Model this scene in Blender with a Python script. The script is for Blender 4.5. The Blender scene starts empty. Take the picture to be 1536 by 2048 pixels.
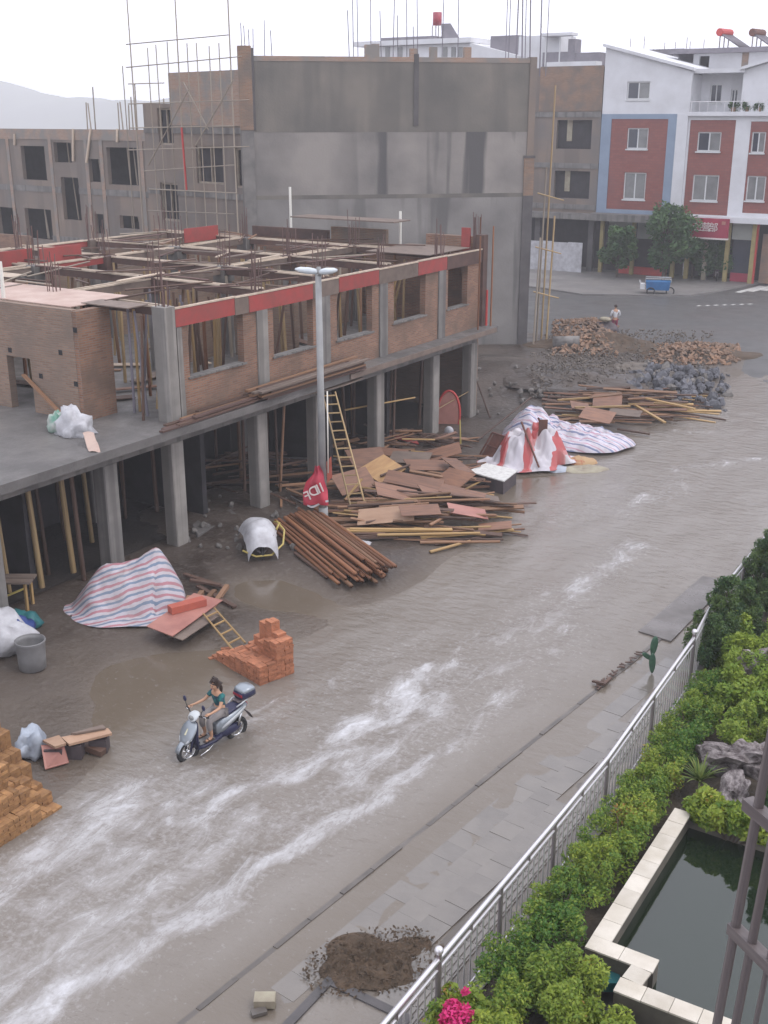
import bpy, bmesh, math, random
import numpy as np
from mathutils import Vector, Matrix, noise

random.seed(7)
scene = bpy.context.scene
COL = scene.collection
R = math.radians

# ------------------------------------------------------------------ camera
# World: +Y runs along the flooded street away from us, +X to our own building, metres.
CAM_F, CAM_YH, CAM_YAW, CAM_H = 2250.0, 235.0, R(32.7), 12.0      # in photograph pixels (1536 x 2048)
CAM_P = math.atan((1024 - CAM_YH) / CAM_F)
cd = bpy.data.cameras.new('camera')
cam = bpy.data.objects.new('camera', cd)
COL.objects.link(cam)
cam.location = (0, 0, CAM_H)
cam.rotation_euler = (math.pi / 2 - CAM_P, 0, CAM_YAW)
cd.sensor_fit = 'VERTICAL'
cd.sensor_height = 24.0
cd.lens = 24.0 * CAM_F / 2048.0
cd.clip_start = 0.1
cd.clip_end = 4000
scene.camera = cam

# ------------------------------------------------------------------ overcast sky and soft sun
SUN_EL, SUN_AZ = R(58), R(78)            # azimuth from +Y towards +X
w = bpy.data.worlds.new('World')
scene.world = w
w.use_nodes = True
nt = w.node_tree
nt.nodes.clear()
sky = nt.nodes.new('ShaderNodeTexSky')
sky.sky_type = 'NISHITA'
sky.sun_disc = False
sky.sun_elevation = SUN_EL
sky.sun_rotation = SUN_AZ
sky.dust_density = 6.0
mx = nt.nodes.new('ShaderNodeMixRGB')     # cloud layer over the blue
mx.inputs[0].default_value = 0.88
mx.inputs[2].default_value = (17.4, 17.8, 20.0, 1)
bg = nt.nodes.new('ShaderNodeBackground')
bg.inputs[1].default_value = 0.15
out = nt.nodes.new('ShaderNodeOutputWorld')
nt.links.new(sky.outputs[0], mx.inputs[1])
nt.links.new(mx.outputs[0], bg.inputs[0])
nt.links.new(bg.outputs[0], out.inputs[0])
sd = bpy.data.lights.new('sun', 'SUN')
sd.energy = 1.5
sd.angle = R(20)
sd.color = (1.0, 0.95, 0.9)
sun = bpy.data.objects.new('sun', sd)
COL.objects.link(sun)
dv = Vector((math.sin(SUN_AZ) * math.cos(SUN_EL), math.cos(SUN_AZ) * math.cos(SUN_EL), math.sin(SUN_EL)))
sun.rotation_euler = dv.to_track_quat('Z', 'Y').to_euler()
sun.location = (30, 10, 40)
vs = scene.view_settings
vs.view_transform = 'Standard'
vs.look = 'None'
vs.exposure = -0.68
vs.gamma = 1.0
vs.use_curve_mapping = False
scene.cycles.max_bounces = 6
scene.cycles.diffuse_bounces = 3
scene.cycles.glossy_bounces = 3
scene.cycles.transparent_max_bounces = 8
scene.cycles.volume_bounces = 2

# ------------------------------------------------------------------ surveying helpers (pixel of the photograph -> place)
_FW = Vector((-math.sin(CAM_YAW) * math.cos(CAM_P), math.cos(CAM_YAW) * math.cos(CAM_P), -math.sin(CAM_P)))
_RT = Vector((math.cos(CAM_YAW), math.sin(CAM_YAW), 0))
_UP = _RT.cross(_FW)
_C = Vector((0, 0, CAM_H))
RT2 = _RT.copy()                                        # level direction running right in the picture
HD2 = Vector((-math.sin(CAM_YAW), math.cos(CAM_YAW), 0))  # level direction running away


def ray(x, y):
    return _FW * CAM_F + _RT * (x - 768) + _UP * (1024 - y)


def G(x, y, z=0.0):
    r = ray(x, y)
    return _C + r * ((z - CAM_H) / r.z)


class Plane:
    """vertical plane through O with level direction d; at(px,py) -> (s, z)"""
    def __init__(s, O, d):
        s.O = Vector((O[0], O[1], 0))
        s.d = Vector((d[0], d[1], 0)).normalized()
        s.n = Vector((s.d.y, -s.d.x, 0))            # faces right-hand side of d: towards the viewer
    def at(s, x, y):
        r = ray(x, y)
        t = (s.O - _C).dot(s.n) / r.dot(s.n)
        p = _C + r * t
        return (p - s.O).dot(s.d), p.z
    def P(s, a, z, out=0.0):
        v = s.O + s.d * a + s.n * out
        return Vector((v.x, v.y, z))
    def rect(s, x0, y0, x1, y1):
        a, b, c, d = s.at(x0, y0), s.at(x1, y0), s.at(x0, y1), s.at(x1, y1)
        return ((a[0] + c[0]) / 2, (b[0] + d[0]) / 2, (c[1] + d[1]) / 2, (a[1] + b[1]) / 2)  # s0,s1,z0,z1


def nz(x, y, z=0.0, s=1.0):
    return noise.noise(Vector((x * s, y * s, z)))


def sm(a, b, x):
    t = min(1, max(0, (x - a) / (b - a)))
    return t * t * (3 - 2 * t)


# ------------------------------------------------------------------ mesh helpers
class MB:
    def __init__(s):
        s.v, s.f, s.m, s.uvf = [], [], [], None
    def add(s, vs, fs, m=0):
        o = len(s.v)
        s.v += [tuple(v) for v in vs]
        s.f += [tuple(i + o for i in f) for f in fs]
        s.m += [m] * len(fs)
        return s
    def box(s, x0, x1, y0, y1, z0, z1, m=0):
        return s.add([(x0, y0, z0), (x1, y0, z0), (x1, y1, z0), (x0, y1, z0), (x0, y0, z1), (x1, y0, z1), (x1, y1, z1), (x0, y1, z1)],
                     [(0, 3, 2, 1), (4, 5, 6, 7), (0, 1, 5, 4), (1, 2, 6, 5), (2, 3, 7, 6), (3, 0, 4, 7)], m)
    def obox(s, c, size, rot, m=0):
        a, b, d = size[0] / 2, size[1] / 2, size[2] / 2
        pts = [Vector(p) for p in ((-a, -b, -d), (a, -b, -d), (a, b, -d), (-a, b, -d), (-a, -b, d), (a, -b, d), (a, b, d), (-a, b, d))]
        return s.add([Vector(c) + rot @ p for p in pts], [(0, 3, 2, 1), (4, 5, 6, 7), (0, 1, 5, 4), (1, 2, 6, 5), (2, 3, 7, 6), (3, 0, 4, 7)], m)
    def beam(s, p, q, wd, h, m=0, up=(0, 0, 1)):
        p, q = Vector(p), Vector(q)
        d = (q - p)
        L = d.length
        x = d.normalized()
        u = Vector(up)
        if abs(x.dot(u)) > 0.98:
            u = Vector((0, 1, 0))
        y = u.cross(x).normalized()
        z = x.cross(y)
        rot = Matrix((x, y, z)).transposed()
        return s.obox((p + q) / 2, (L, wd, h), rot, m)
    def ring(s, c, x, y, rx, ry, n, e=1.0):
        out = []
        for i in range(n):
            a = 2 * math.pi * i / n
            ca, sa = math.cos(a), math.sin(a)
            ca = math.copysign(abs(ca) ** e, ca)
            sa = math.copysign(abs(sa) ** e, sa)
            out.append(Vector(c) + x * (rx * ca) + y * (ry * sa))
        return out
    def loft(s, rings, m=0, cap=True, close=False):
        n = len(rings[0])
        vs = [p for r in rings for p in r]
        fs = []
        k = len(rings)
        for j in range(k if close else k - 1):
            a, b = j * n, ((j + 1) % k) * n
            for i in range(n):
                fs.append((a + i, a + (i + 1) % n, b + (i + 1) % n, b + i))
        if cap and not close:
            fs.append(tuple(range(n - 1, -1, -1)))
            fs.append(tuple(range((k - 1) * n, k * n)))
        return s.add(vs, fs, m)
    def tube(s, p, q, r0, r1=None, n=8, m=0, cap=True):
        p, q = Vector(p), Vector(q)
        r1 = r0 if r1 is None else r1
        z = (q - p).normalized()
        x = z.orthogonal().normalized()
        y = z.cross(x)
        return s.loft([s.ring(p, x, y, r0, r0, n), s.ring(q, x, y, r1, r1, n)], m, cap)
    def path(s, pts, r, n=8, m=0, close=False):
        pts = [Vector(p) for p in pts]
        rs = r if isinstance(r, (list, tuple)) else [r] * len(pts)
        rings = []
        x = None
        for i, p in enumerate(pts):
            a = pts[i - 1] if (i or close) else p
            b = pts[(i + 1) % len(pts)] if (i < len(pts) - 1 or close) else p
            t = (b - a).normalized()
            x = t.orthogonal().normalized() if x is None else (x - t * x.dot(t)).normalized()
            rings.append(s.ring(p, x, t.cross(x), rs[i], rs[i], n))
        return s.loft(rings, m, True, close)
    def ball(s, c, r, m=0, n=10, sc=(1, 1, 1)):
        c = Vector(c)
        k = n // 2 + 1
        vs = [c + Vector((0, 0, -r * sc[2]))]
        for j in range(1, k):
            a = math.pi * j / k
            for i in range(n):
                b = 2 * math.pi * i / n
                vs.append(c + Vector((r * sc[0] * math.sin(a) * math.cos(b), r * sc[1] * math.sin(a) * math.sin(b), -r * sc[2] * math.cos(a))))
        vs.append(c + Vector((0, 0, r * sc[2])))
        fs = [(0, 1 + (i + 1) % n, 1 + i) for i in range(n)]
        for j in range(k - 2):
            for i in range(n):
                a = 1 + j * n
                fs.append((a + i, a + (i + 1) % n, a + n + (i + 1) % n, a + n + i))
        e = len(vs) - 1
        a = 1 + (k - 2) * n
        fs += [(a + i, a + (i + 1) % n, e) for i in range(n)]
        return s.add(vs, fs, m)
    def grid(s, nx, ny, fn, m=0):
        vs = [fn(i / nx, j / ny) for j in range(ny + 1) for i in range(nx + 1)]
        fs = [(j * (nx + 1) + i, j * (nx + 1) + i + 1, (j + 1) * (nx + 1) + i + 1, (j + 1) * (nx + 1) + i) for j in range(ny) for i in range(nx)]
        return s.add(vs, fs, m)
    def wall(s, pl, s0, s1, z0, z1, t, holes=(), m=0, out=0.0, zt=None):
        """wall with real openings on plane pl, thickness t going back; zt(s) optional sloping top"""
        ss = sorted(set([s0, s1] + [min(max(v, s0), s1) for h in holes for v in h[:2]]))
        zz = sorted(set([z0, z1] + [min(max(v, z0), z1) for h in holes for v in h[2:]]))
        def solid(i, j):
            if i < 0 or j < 0 or i >= len(ss) - 1 or j >= len(zz) - 1:
                return False
            a, b = (ss[i] + ss[i + 1]) / 2, (zz[j] + zz[j + 1]) / 2
            return not any(h[0] < a < h[1] and h[2] < b < h[3] for h in holes)
        def top(a, z):
            return zt(a) if zt and abs(z - z1) < 1e-6 else z
        for i in range(len(ss) - 1):
            for j in range(len(zz) - 1):
                if not solid(i, j):
                    continue
                a, b, c, d = ss[i], ss[i + 1], zz[j], zz[j + 1]
                F = [pl.P(a, top(a, c), out), pl.P(b, top(b, c), out), pl.P(b, top(b, d), out), pl.P(a, top(a, d), out)]
                B = [pl.P(a, top(a, c), out - t), pl.P(b, top(b, c), out - t), pl.P(b, top(b, d), out - t), pl.P(a, top(a, d), out - t)]
                fs = [(0, 1, 2, 3), (7, 6, 5, 4)]
                if not solid(i, j - 1): fs.append((4, 5, 1, 0))
                if not solid(i, j + 1): fs.append((3, 2, 6, 7))
                if not solid(i - 1, j): fs.append((4, 0, 3, 7))
                if not solid(i + 1, j): fs.append((1, 5, 6, 2))
                s.add(F + B, fs, m)
        return s
    def mesh(s, name, mats, smooth=False, off=None, uv=True):
        me = bpy.data.meshes.new(name)
        V = np.array(s.v, dtype=np.float64)
        if off is not None:
            V = V - np.array(off)
        me.from_pydata(V.tolist(), [], s.f)
        for mt in (mats if isinstance(mats, (list, tuple)) else [mats]):
            me.materials.append(MT[mt])
        if any(s.m):
            me.polygons.foreach_set('material_index', s.m)
        if smooth:
            me.polygons.foreach_set('use_smooth', [True] * len(me.polygons))
        if uv:
            ul = me.uv_layers.new(name='UVMap')
            N = len(me.loops)
            if s.uvf is not None:
                vi = np.empty(N, dtype=np.int32)
                me.loops.foreach_get('vertex_index', vi)
                uvs = np.array(s.uvf)[vi]
            else:
                nrm = np.empty(len(me.polygons) * 3); me.polygons.foreach_get('normal', nrm); nrm = nrm.reshape(-1, 3)
                tot = np.empty(len(me.polygons), dtype=np.int32); me.polygons.foreach_get('loop_total', tot)
                vi = np.empty(N, dtype=np.int32); me.loops.foreach_get('vertex_index', vi)
                ln = np.repeat(nrm, tot, axis=0)
                P = np.array(s.v)[vi]
                hx = np.stack([-ln[:, 1], ln[:, 0]], 1)
                hl = np.linalg.norm(hx, axis=1)
                flat = np.abs(ln[:, 2]) > 0.7
                hx = np.where(hl[:, None] > 1e-6, hx / np.maximum(hl, 1e-6)[:, None], np.array([[1.0, 0.0]]))
                u = (P[:, :2] * hx).sum(1)
                uvs = np.stack([np.where(flat, P[:, 0], u), np.where(flat, P[:, 1], P[:, 2])], 1)
            ul.data.foreach_set('uv', uvs.astype(np.float32).ravel())
        me.validate()
        return me
    def build(s, name, mats, parent=None, smooth=False, world=False, loc=None, uv=True):
        off = None
        if world and parent is not None:
            off = parent.location
        elif loc is not None:
            off = loc
        me = s.mesh(name, mats, smooth, off, uv)
        o = bpy.data.objects.new(name, me)
        COL.objects.link(o)
        if parent is not None:
            o.parent = parent
        elif loc is not None:
            o.location = loc
        return o


def tag(o, label=None, cat=None, group=None, kind=None):
    if label: o['label'] = label
    if cat: o['category'] = cat
    if group: o['group'] = group
    if kind: o['kind'] = kind
    return o


def thing(name, label, cat, loc=(0, 0, 0), rotz=0.0, group=None):
    o = bpy.data.objects.new(name, None)
    o.empty_display_size = 0.2
    COL.objects.link(o)
    o.location = loc
    o.rotation_euler = (0, 0, rotz)
    return tag(o, label, cat, group)


def inst(name, me, parent=None, loc=(0, 0, 0), rot=None, scale=(1, 1, 1), mat=None):
    o = bpy.data.objects.new(name, me)
    COL.objects.link(o)
    if parent is not None:
        o.parent = parent
        o.location = Vector(loc) - (Vector(parent.location) if mat == 'world' else Vector((0, 0, 0)))
    else:
        o.location = loc
    if rot is not None:
        o.rotation_euler = rot.to_euler() if isinstance(rot, Matrix) else rot
    o.scale = scale
    return o


def xrot(d, up=(0, 0, 1), roll=0.0):
    """rotation matrix whose local x runs along d"""
    x = Vector(d).normalized()
    u = Vector(up)
    if abs(x.dot(u)) > 0.98:
        u = Vector((0, 1, 0))
    y = u.cross(x).normalized()
    z = x.cross(y)
    return Matrix((x, y, z)).transposed() @ Matrix.Rotation(roll, 3, 'X')


# ------------------------------------------------------------------ materials
MT = {}


def lin(c):
    return tuple(((v / 255.0) / 12.92 if v / 255.0 <= 0.04045 else ((v / 255.0 + 0.055) / 1.055) ** 2.4) for v in c)


def base_mat(name):
    m = bpy.data.materials.new(name)
    m.use_nodes = True
    MT[name] = m
    n = m.node_tree.nodes
    return m, n, m.node_tree.links, n['Principled BSDF']


def mk(name, col, col2=None, ns=3.0, rough=0.75, rough2=None, bump=0.0, bs=None, rand=0.0, metal=0.0, spec=0.4, stretch=(1, 1, 1),
       coord='Object', lo=0.35, hi=0.65, detail=5.0, trans=0.0):
    m, n, L, b = base_mat(name)
    b.inputs['Metallic'].default_value = metal
    b.inputs['Specular IOR Level'].default_value = spec
    b.inputs['Roughness'].default_value = rough
    c3 = lambda c: (*c, 1.0)
    tc = n.new('ShaderNodeTexCoord')
    mp = n.new('ShaderNodeMapping')
    mp.inputs['Scale'].default_value = stretch
    oi = n.new('ShaderNodeObjectInfo')
    ad = n.new('ShaderNodeVectorMath'); ad.operation = 'ADD'
    mu = n.new('ShaderNodeVectorMath'); mu.operation = 'SCALE'
    mu.inputs[0].default_value = (17.0, 9.0, 31.0)
    L.new(oi.outputs['Random'], mu.inputs['Scale'])
    L.new(tc.outputs[coord], mp.inputs[0])
    L.new(mp.outputs[0], ad.inputs[0])
    L.new(mu.outputs[0], ad.inputs[1])
    no = n.new('ShaderNodeTexNoise')
    no.inputs['Scale'].default_value = ns
    no.inputs['Detail'].default_value = detail
    no.inputs['Roughness'].default_value = 0.62
    L.new(ad.outputs[0], no.inputs['Vector'])
    mr = n.new('ShaderNodeMapRange')
    mr.inputs[1].default_value = lo
    mr.inputs[2].default_value = hi
    L.new(no.outputs['Fac'], mr.inputs[0])
    if col2 is None:
        col2 = tuple(v * 0.7 for v in col)
    mi = n.new('ShaderNodeMixRGB')
    mi.inputs[1].default_value = c3(col)
    mi.inputs[2].default_value = c3(col2)
    L.new(mr.outputs[0], mi.inputs[0])
    last = mi.outputs[0]
    if rand:
        hs = n.new('ShaderNodeHueSaturation')
        m2 = n.new('ShaderNodeMapRange')
        m2.inputs[3].default_value = 1 - rand
        m2.inputs[4].default_value = 1 + rand
        L.new(oi.outputs['Random'], m2.inputs[0])
        L.new(m2.outputs[0], hs.inputs['Value'])
        L.new(last, hs.inputs['Color'])
        last = hs.outputs[0]
    L.new(last, b.inputs['Base Color'])
    if rough2 is not None:
        m3 = n.new('ShaderNodeMapRange')
        m3.inputs[3].default_value = rough
        m3.inputs[4].default_value = rough2
        L.new(mr.outputs[0], m3.inputs[0])
        L.new(m3.outputs[0], b.inputs['Roughness'])
    if bump:
        nb = n.new('ShaderNodeTexNoise')
        nb.inputs['Scale'].default_value = bs or ns * 4
        nb.inputs['Detail'].default_value = 4
        L.new(ad.outputs[0], nb.inputs['Vector'])
        bp = n.new('ShaderNodeBump')
        bp.inputs['Strength'].default_value = bump
        bp.inputs['Distance'].default_value = 0.05
        L.new(nb.outputs['Fac'], bp.inputs['Height'])
        L.new(bp.outputs[0], b.inputs['Normal'])
    if trans:
        b.inputs['Alpha'].default_value = 1 - trans
    return m


def brick_mat(name, c1, c2, mort, bw=0.25, rh=0.066, ms=0.012, dirt=(0.16, 0.12, 0.10), dlo=0.5, dhi=0.75, rough=0.85, bump=0.6):
    m, n, L, b = base_mat(name)
    b.inputs['Roughness'].default_value = rough
    tc = n.new('ShaderNodeTexCoord')
    br = n.new('ShaderNodeTexBrick')
    br.inputs['Color1'].default_value = (*c1, 1)
    br.inputs['Color2'].default_value = (*c2, 1)
    br.inputs['Mortar'].default_value = (*mort, 1)
    br.inputs['Scale'].default_value = 1.0
    br.inputs['Brick Width'].default_value = bw
    br.inputs['Row Height'].default_value = rh
    br.inputs['Mortar Size'].default_value = ms
    L.new(tc.outputs['UV'], br.inputs['Vector'])
    no = n.new('ShaderNodeTexNoise')
    no.inputs['Scale'].default_value = 0.9
    no.inputs['Detail'].default_value = 6
    L.new(tc.outputs['UV'], no.inputs['Vector'])
    mr = n.new('ShaderNodeMapRange')
    mr.inputs[1].default_value = dlo
    mr.inputs[2].default_value = dhi
    L.new(no.outputs['Fac'], mr.inputs[0])
    mi = n.new('ShaderNodeMixRGB')
    mi.inputs[2].default_value = (*dirt, 1)
    L.new(mr.outputs[0], mi.inputs[0])
    L.new(br.outputs['Color'], mi.inputs[1])
    L.new(mi.outputs[0], b.inputs['Base Color'])
    bp = n.new('ShaderNodeBump')
    bp.inputs['Strength'].default_value = bump
    bp.inputs['Distance'].default_value = 0.02
    bp.invert = True
    L.new(br.outputs['Fac'], bp.inputs['Height'])
    L.new(bp.outputs[0], b.inputs['Normal'])
    return m


def stripe_mat(name, cols, per, wob=0.25):
    """woven plastic sheet: colour bands across the UV u axis"""
    m, n, L, b = base_mat(name)
    b.inputs['Roughness'].default_value = 0.45
    tc = n.new('ShaderNodeTexCoord')
    sx = n.new('ShaderNodeSeparateXYZ')
    L.new(tc.outputs['UV'], sx.inputs[0])
    nw = n.new('ShaderNodeTexNoise'); nw.inputs['Scale'].default_value = 1.6; nw.inputs['Detail'].default_value = 3
    L.new(tc.outputs['UV'], nw.inputs['Vector'])
    wa = n.new('ShaderNodeMath'); wa.operation = 'MULTIPLY_ADD'; wa.inputs[1].default_value = wob
    L.new(nw.outputs['Fac'], wa.inputs[0]); L.new(sx.outputs[0], wa.inputs[2])
    d = n.new('ShaderNodeMath'); d.operation = 'DIVIDE'; d.inputs[1].default_value = per
    L.new(wa.outputs[0], d.inputs[0])
    f = n.new('ShaderNodeMath'); f.operation = 'FRACT'
    L.new(d.outputs[0], f.inputs[0])
    cr = n.new('ShaderNodeValToRGB')
    cr.color_ramp.interpolation = 'CONSTANT'
    el = cr.color_ramp.elements
    while len(el) < len(cols):
        el.new(0.5)
    for e, (p, c) in zip(el, cols):
        e.position = p
        e.color = (*c, 1)
    L.new(f.outputs[0], cr.inputs[0])
    no = n.new('ShaderNodeTexNoise'); no.inputs['Scale'].default_value = 2.2; no.inputs['Detail'].default_value = 5
    L.new(tc.outputs['UV'], no.inputs['Vector'])
    mr = n.new('ShaderNodeMapRange'); mr.inputs[1].default_value = 0.4; mr.inputs[2].default_value = 0.8; mr.inputs[4].default_value = 0.6
    L.new(no.outputs['Fac'], mr.inputs[0])
    mi = n.new('ShaderNodeMixRGB'); mi.inputs[2].default_value = (0.18, 0.15, 0.13, 1)
    L.new(mr.outputs[0], mi.inputs[0]); L.new(cr.outputs[0], mi.inputs[1])
    L.new(mi.outputs[0], b.inputs['Base Color'])
    bp = n.new('ShaderNodeBump'); bp.inputs['Strength'].default_value = 0.4; bp.inputs['Distance'].default_value = 0.05
    n2 = n.new('ShaderNodeTexNoise'); n2.inputs['Scale'].default_value = 5.0; n2.inputs['Detail'].default_value = 3
    L.new(tc.outputs['UV'], n2.inputs['Vector']); L.new(n2.outputs['Fac'], bp.inputs['Height']); L.new(bp.outputs[0], b.inputs['Normal'])
    return m


def streak_wall_mat(name, base, base2, dark, sfreq=1.6, amount=0.75, zfrom=None, zto=None, ns=0.35):
    """rain-streaked cement render; stains run down the wall"""
    m, n, L, b = base_mat(name)
    b.inputs['Roughness'].default_value = 0.8
    tc = n.new('ShaderNodeTexCoord')
    no = n.new('ShaderNodeTexNoise'); no.inputs['Scale'].default_value = ns; no.inputs['Detail'].default_value = 7
    L.new(tc.outputs['UV'], no.inputs['Vector'])
    mi = n.new('ShaderNodeMixRGB'); mi.inputs[1].default_value = (*base, 1); mi.inputs[2].default_value = (*base2, 1)
    mr = n.new('ShaderNodeMapRange'); mr.inputs[1].default_value = 0.35; mr.inputs[2].default_value = 0.65
    L.new(no.outputs['Fac'], mr.inputs[0]); L.new(mr.outputs[0], mi.inputs[0])
    mp = n.new('ShaderNodeMapping'); mp.inputs['Scale'].default_value = (sfreq, 0.07, 1)
    L.new(tc.outputs['UV'], mp.inputs[0])
    n2 = n.new('ShaderNodeTexNoise'); n2.inputs['Scale'].default_value = 1.0; n2.inputs['Detail'].default_value = 3
    L.new(mp.outputs[0], n2.inputs['Vector'])
    m2 = n.new('ShaderNodeMapRange'); m2.inputs[1].default_value = 0.49; m2.inputs[2].default_value = 0.57; m2.inputs[4].default_value = amount
    L.new(n2.outputs['Fac'], m2.inputs[0])
    fac = m2.outputs[0]
    if zfrom is not None:
        sx = n.new('ShaderNodeSeparateXYZ'); L.new(tc.outputs['UV'], sx.inputs[0])
        m3 = n.new('ShaderNodeMapRange'); m3.inputs[1].default_value = zfrom; m3.inputs[2].default_value = zto
        L.new(sx.outputs[0], m3.inputs[0])
        mm = n.new('ShaderNodeMath'); mm.operation = 'MULTIPLY'
        L.new(m3.outputs[0], mm.inputs[0]); L.new(fac, mm.inputs[1])
        fac = mm.outputs[0]
    m4 = n.new('ShaderNodeMixRGB'); m4.inputs[2].default_value = (*dark, 1)
    L.new(fac, m4.inputs[0]); L.new(mi.outputs[0], m4.inputs[1])
    L.new(m4.outputs[0], b.inputs['Base Color'])
    n3 = n.new('ShaderNodeTexNoise'); n3.inputs['Scale'].default_value = 9; n3.inputs['Detail'].default_value = 4
    L.new(tc.outputs['UV'], n3.inputs['Vector'])
    bp = n.new('ShaderNodeBump'); bp.inputs['Strength'].default_value = 0.25; bp.inputs['Distance'].default_value = 0.03
    L.new(n3.outputs['Fac'], bp.inputs['Height']); L.new(bp.outputs[0], b.inputs['Normal'])
    return m


def leaf_mat(name, c1, c2, c3=None, tr=0.25):
    m, n, L, b = base_mat(name)
    at = n.new('ShaderNodeAttribute'); at.attribute_name = 'tint'
    cr = n.new('ShaderNodeValToRGB')
    cr.color_ramp.elements[0].color = (*c1, 1)
    cr.color_ramp.elements[1].color = (*c2, 1)
    if c3:
        e = cr.color_ramp.elements.new(0.93); e.color = (*c2, 1)
        cr.color_ramp.elements[2].color = (*c3, 1)
    L.new(at.outputs['Fac'], cr.inputs[0])
    L.new(cr.outputs[0], b.inputs['Base Color'])
    b.inputs['Roughness'].default_value = 0.5
    b.inputs['Specular IOR Level'].default_value = 0.3
    t = n.new('ShaderNodeBsdfTranslucent')
    L.new(cr.outputs[0], t.inputs[0])
    ms = n.new('ShaderNodeMixShader'); ms.inputs[0].default_value = tr
    L.new(b.outputs[0], ms.inputs[1]); L.new(t.outputs[0], ms.inputs[2])
    L.new(ms.outputs[0], n['Material Output'].inputs['Surface'])
    return m


# palette
streak_wall_mat('concrete', (0.215, 0.20, 0.185), (0.145, 0.137, 0.13), (0.085, 0.078, 0.073), 2.6, 0.55, ns=1.3)
streak_wall_mat('concrete_light', (0.29, 0.268, 0.243), (0.20, 0.187, 0.172), (0.12, 0.11, 0.10), 3.0, 0.55, ns=1.3)
mk('concrete_wet', (0.165, 0.155, 0.148), (0.105, 0.098, 0.094), ns=0.8, rough=0.35, rough2=0.7, bump=0.3, bs=12)
mk('concrete_dark', (0.12, 0.11, 0.11), (0.085, 0.08, 0.08), ns=1.2, rough=0.8, bump=0.2)
brick_mat('brick_wall', (0.215, 0.098, 0.060), (0.32, 0.165, 0.098), (0.23, 0.178, 0.142), dirt=(0.145, 0.098, 0.072), dlo=0.42, dhi=0.7)
brick_mat('brick_wall_tan', (0.225, 0.135, 0.09), (0.31, 0.20, 0.14), (0.235, 0.19, 0.155), dirt=(0.19, 0.145, 0.115), dlo=0.42, dhi=0.7)
brick_mat('brick_far', (0.33, 0.19, 0.13), (0.38, 0.25, 0.18), (0.31, 0.26, 0.22), dirt=(0.24, 0.22, 0.20), dlo=0.42, dhi=0.6)
brick_mat('brick_orange', (0.25, 0.135, 0.08), (0.32, 0.185, 0.115), (0.25, 0.2, 0.16), dirt=(0.18, 0.145, 0.12), dlo=0.4, dhi=0.65)
streak_wall_mat('render_upper', (0.135, 0.126, 0.112), (0.20, 0.178, 0.152), (0.09, 0.085, 0.08), 0.5, 0.4)
streak_wall_mat('render_lower', (0.29, 0.262, 0.238), (0.175, 0.162, 0.152), (0.095, 0.09, 0.088), 0.8, 1.0, 8.0, 10.5)
streak_wall_mat('render_plain', (0.265, 0.248, 0.232), (0.165, 0.155, 0.148), (0.10, 0.095, 0.092), 0.9, 0.7, 7.0, 10.0)
streak_wall_mat('render_patchy', (0.235, 0.18, 0.142), (0.165, 0.145, 0.132), (0.14, 0.115, 0.10), 0.8, 0.55)
mk('brick_single', (0.42, 0.165, 0.085), (0.29, 0.12, 0.065), ns=9, rough=0.85, bump=0.3, bs=60, rand=0.22)
mk('brick_single_ochre', (0.38, 0.205, 0.085), (0.25, 0.13, 0.06), ns=9, rough=0.85, bump=0.3, bs=60, rand=0.25)
mk('rubble_mud', (0.16, 0.135, 0.112), (0.10, 0.085, 0.072), ns=1.1, rough=0.85)
mk('brick_broken', (0.30, 0.18, 0.115), (0.17, 0.125, 0.095), ns=1.3, rough=0.9)
mk('red_formwork', (0.34, 0.055, 0.05), (0.25, 0.06, 0.052), ns=2.5, rough=0.6, rand=0.12)
mk('tan_formwork', (0.19, 0.145, 0.118), (0.14, 0.105, 0.086), ns=2.5, rough=0.75, rand=0.15)
mk('brown_formwork', (0.13, 0.075, 0.06), (0.09, 0.056, 0.048), ns=2.5, rough=0.75, rand=0.15)
mk('timber_edge', (0.60, 0.50, 0.40), (0.46, 0.36, 0.27), ns=4, rough=0.8, rand=0.15)
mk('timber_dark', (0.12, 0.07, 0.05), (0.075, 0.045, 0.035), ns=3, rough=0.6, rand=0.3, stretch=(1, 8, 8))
mk('timber_brown', (0.28, 0.155, 0.085), (0.17, 0.095, 0.06), ns=3, rough=0.6, rand=0.3, stretch=(1, 8, 8))
mk('timber_yellow', (0.44, 0.29, 0.12), (0.30, 0.185, 0.085), ns=3, rough=0.6, rand=0.25, stretch=(1, 8, 8))
mk('plywood', (0.25, 0.128, 0.08), (0.165, 0.088, 0.06), ns=2, rough=0.55, rand=0.22, stretch=(1, 4, 4))
mk('plywood_tan', (0.42, 0.27, 0.18), (0.33, 0.2, 0.13), ns=2, rough=0.55, rand=0.1)
mk('plywood_pink', (0.42, 0.195, 0.155), (0.33, 0.145, 0.12), ns=2, rough=0.5, rand=0.08)
mk('plywood_pale', (0.50, 0.38, 0.32), (0.40, 0.27, 0.22), ns=1.2, rough=0.6, rand=0.1)
mk('plywood_yellow', (0.44, 0.27, 0.12), (0.34, 0.19, 0.085), ns=2, rough=0.55, rand=0.1, stretch=(1, 4, 4))
mk('rust_pole', (0.17, 0.07, 0.04), (0.30, 0.15, 0.06), ns=2.5, rough=0.6, rand=0.35, stretch=(1, 5, 5), lo=0.45, hi=0.72)
mk('bamboo', (0.42, 0.30, 0.15), (0.28, 0.19, 0.10), ns=3, rough=0.55, rand=0.3)
mk('bamboo_grey', (0.33, 0.28, 0.215), (0.24, 0.2, 0.165), ns=3, rough=0.65, rand=0.2)
mk('rebar_steel', (0.17, 0.10, 0.085), (0.11, 0.07, 0.065), ns=5, rough=0.7, rand=0.2)
mk('pole_grey', (0.20, 0.18, 0.21), (0.15, 0.14, 0.16), ns=3, rough=0.6, rand=0.2)
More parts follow.
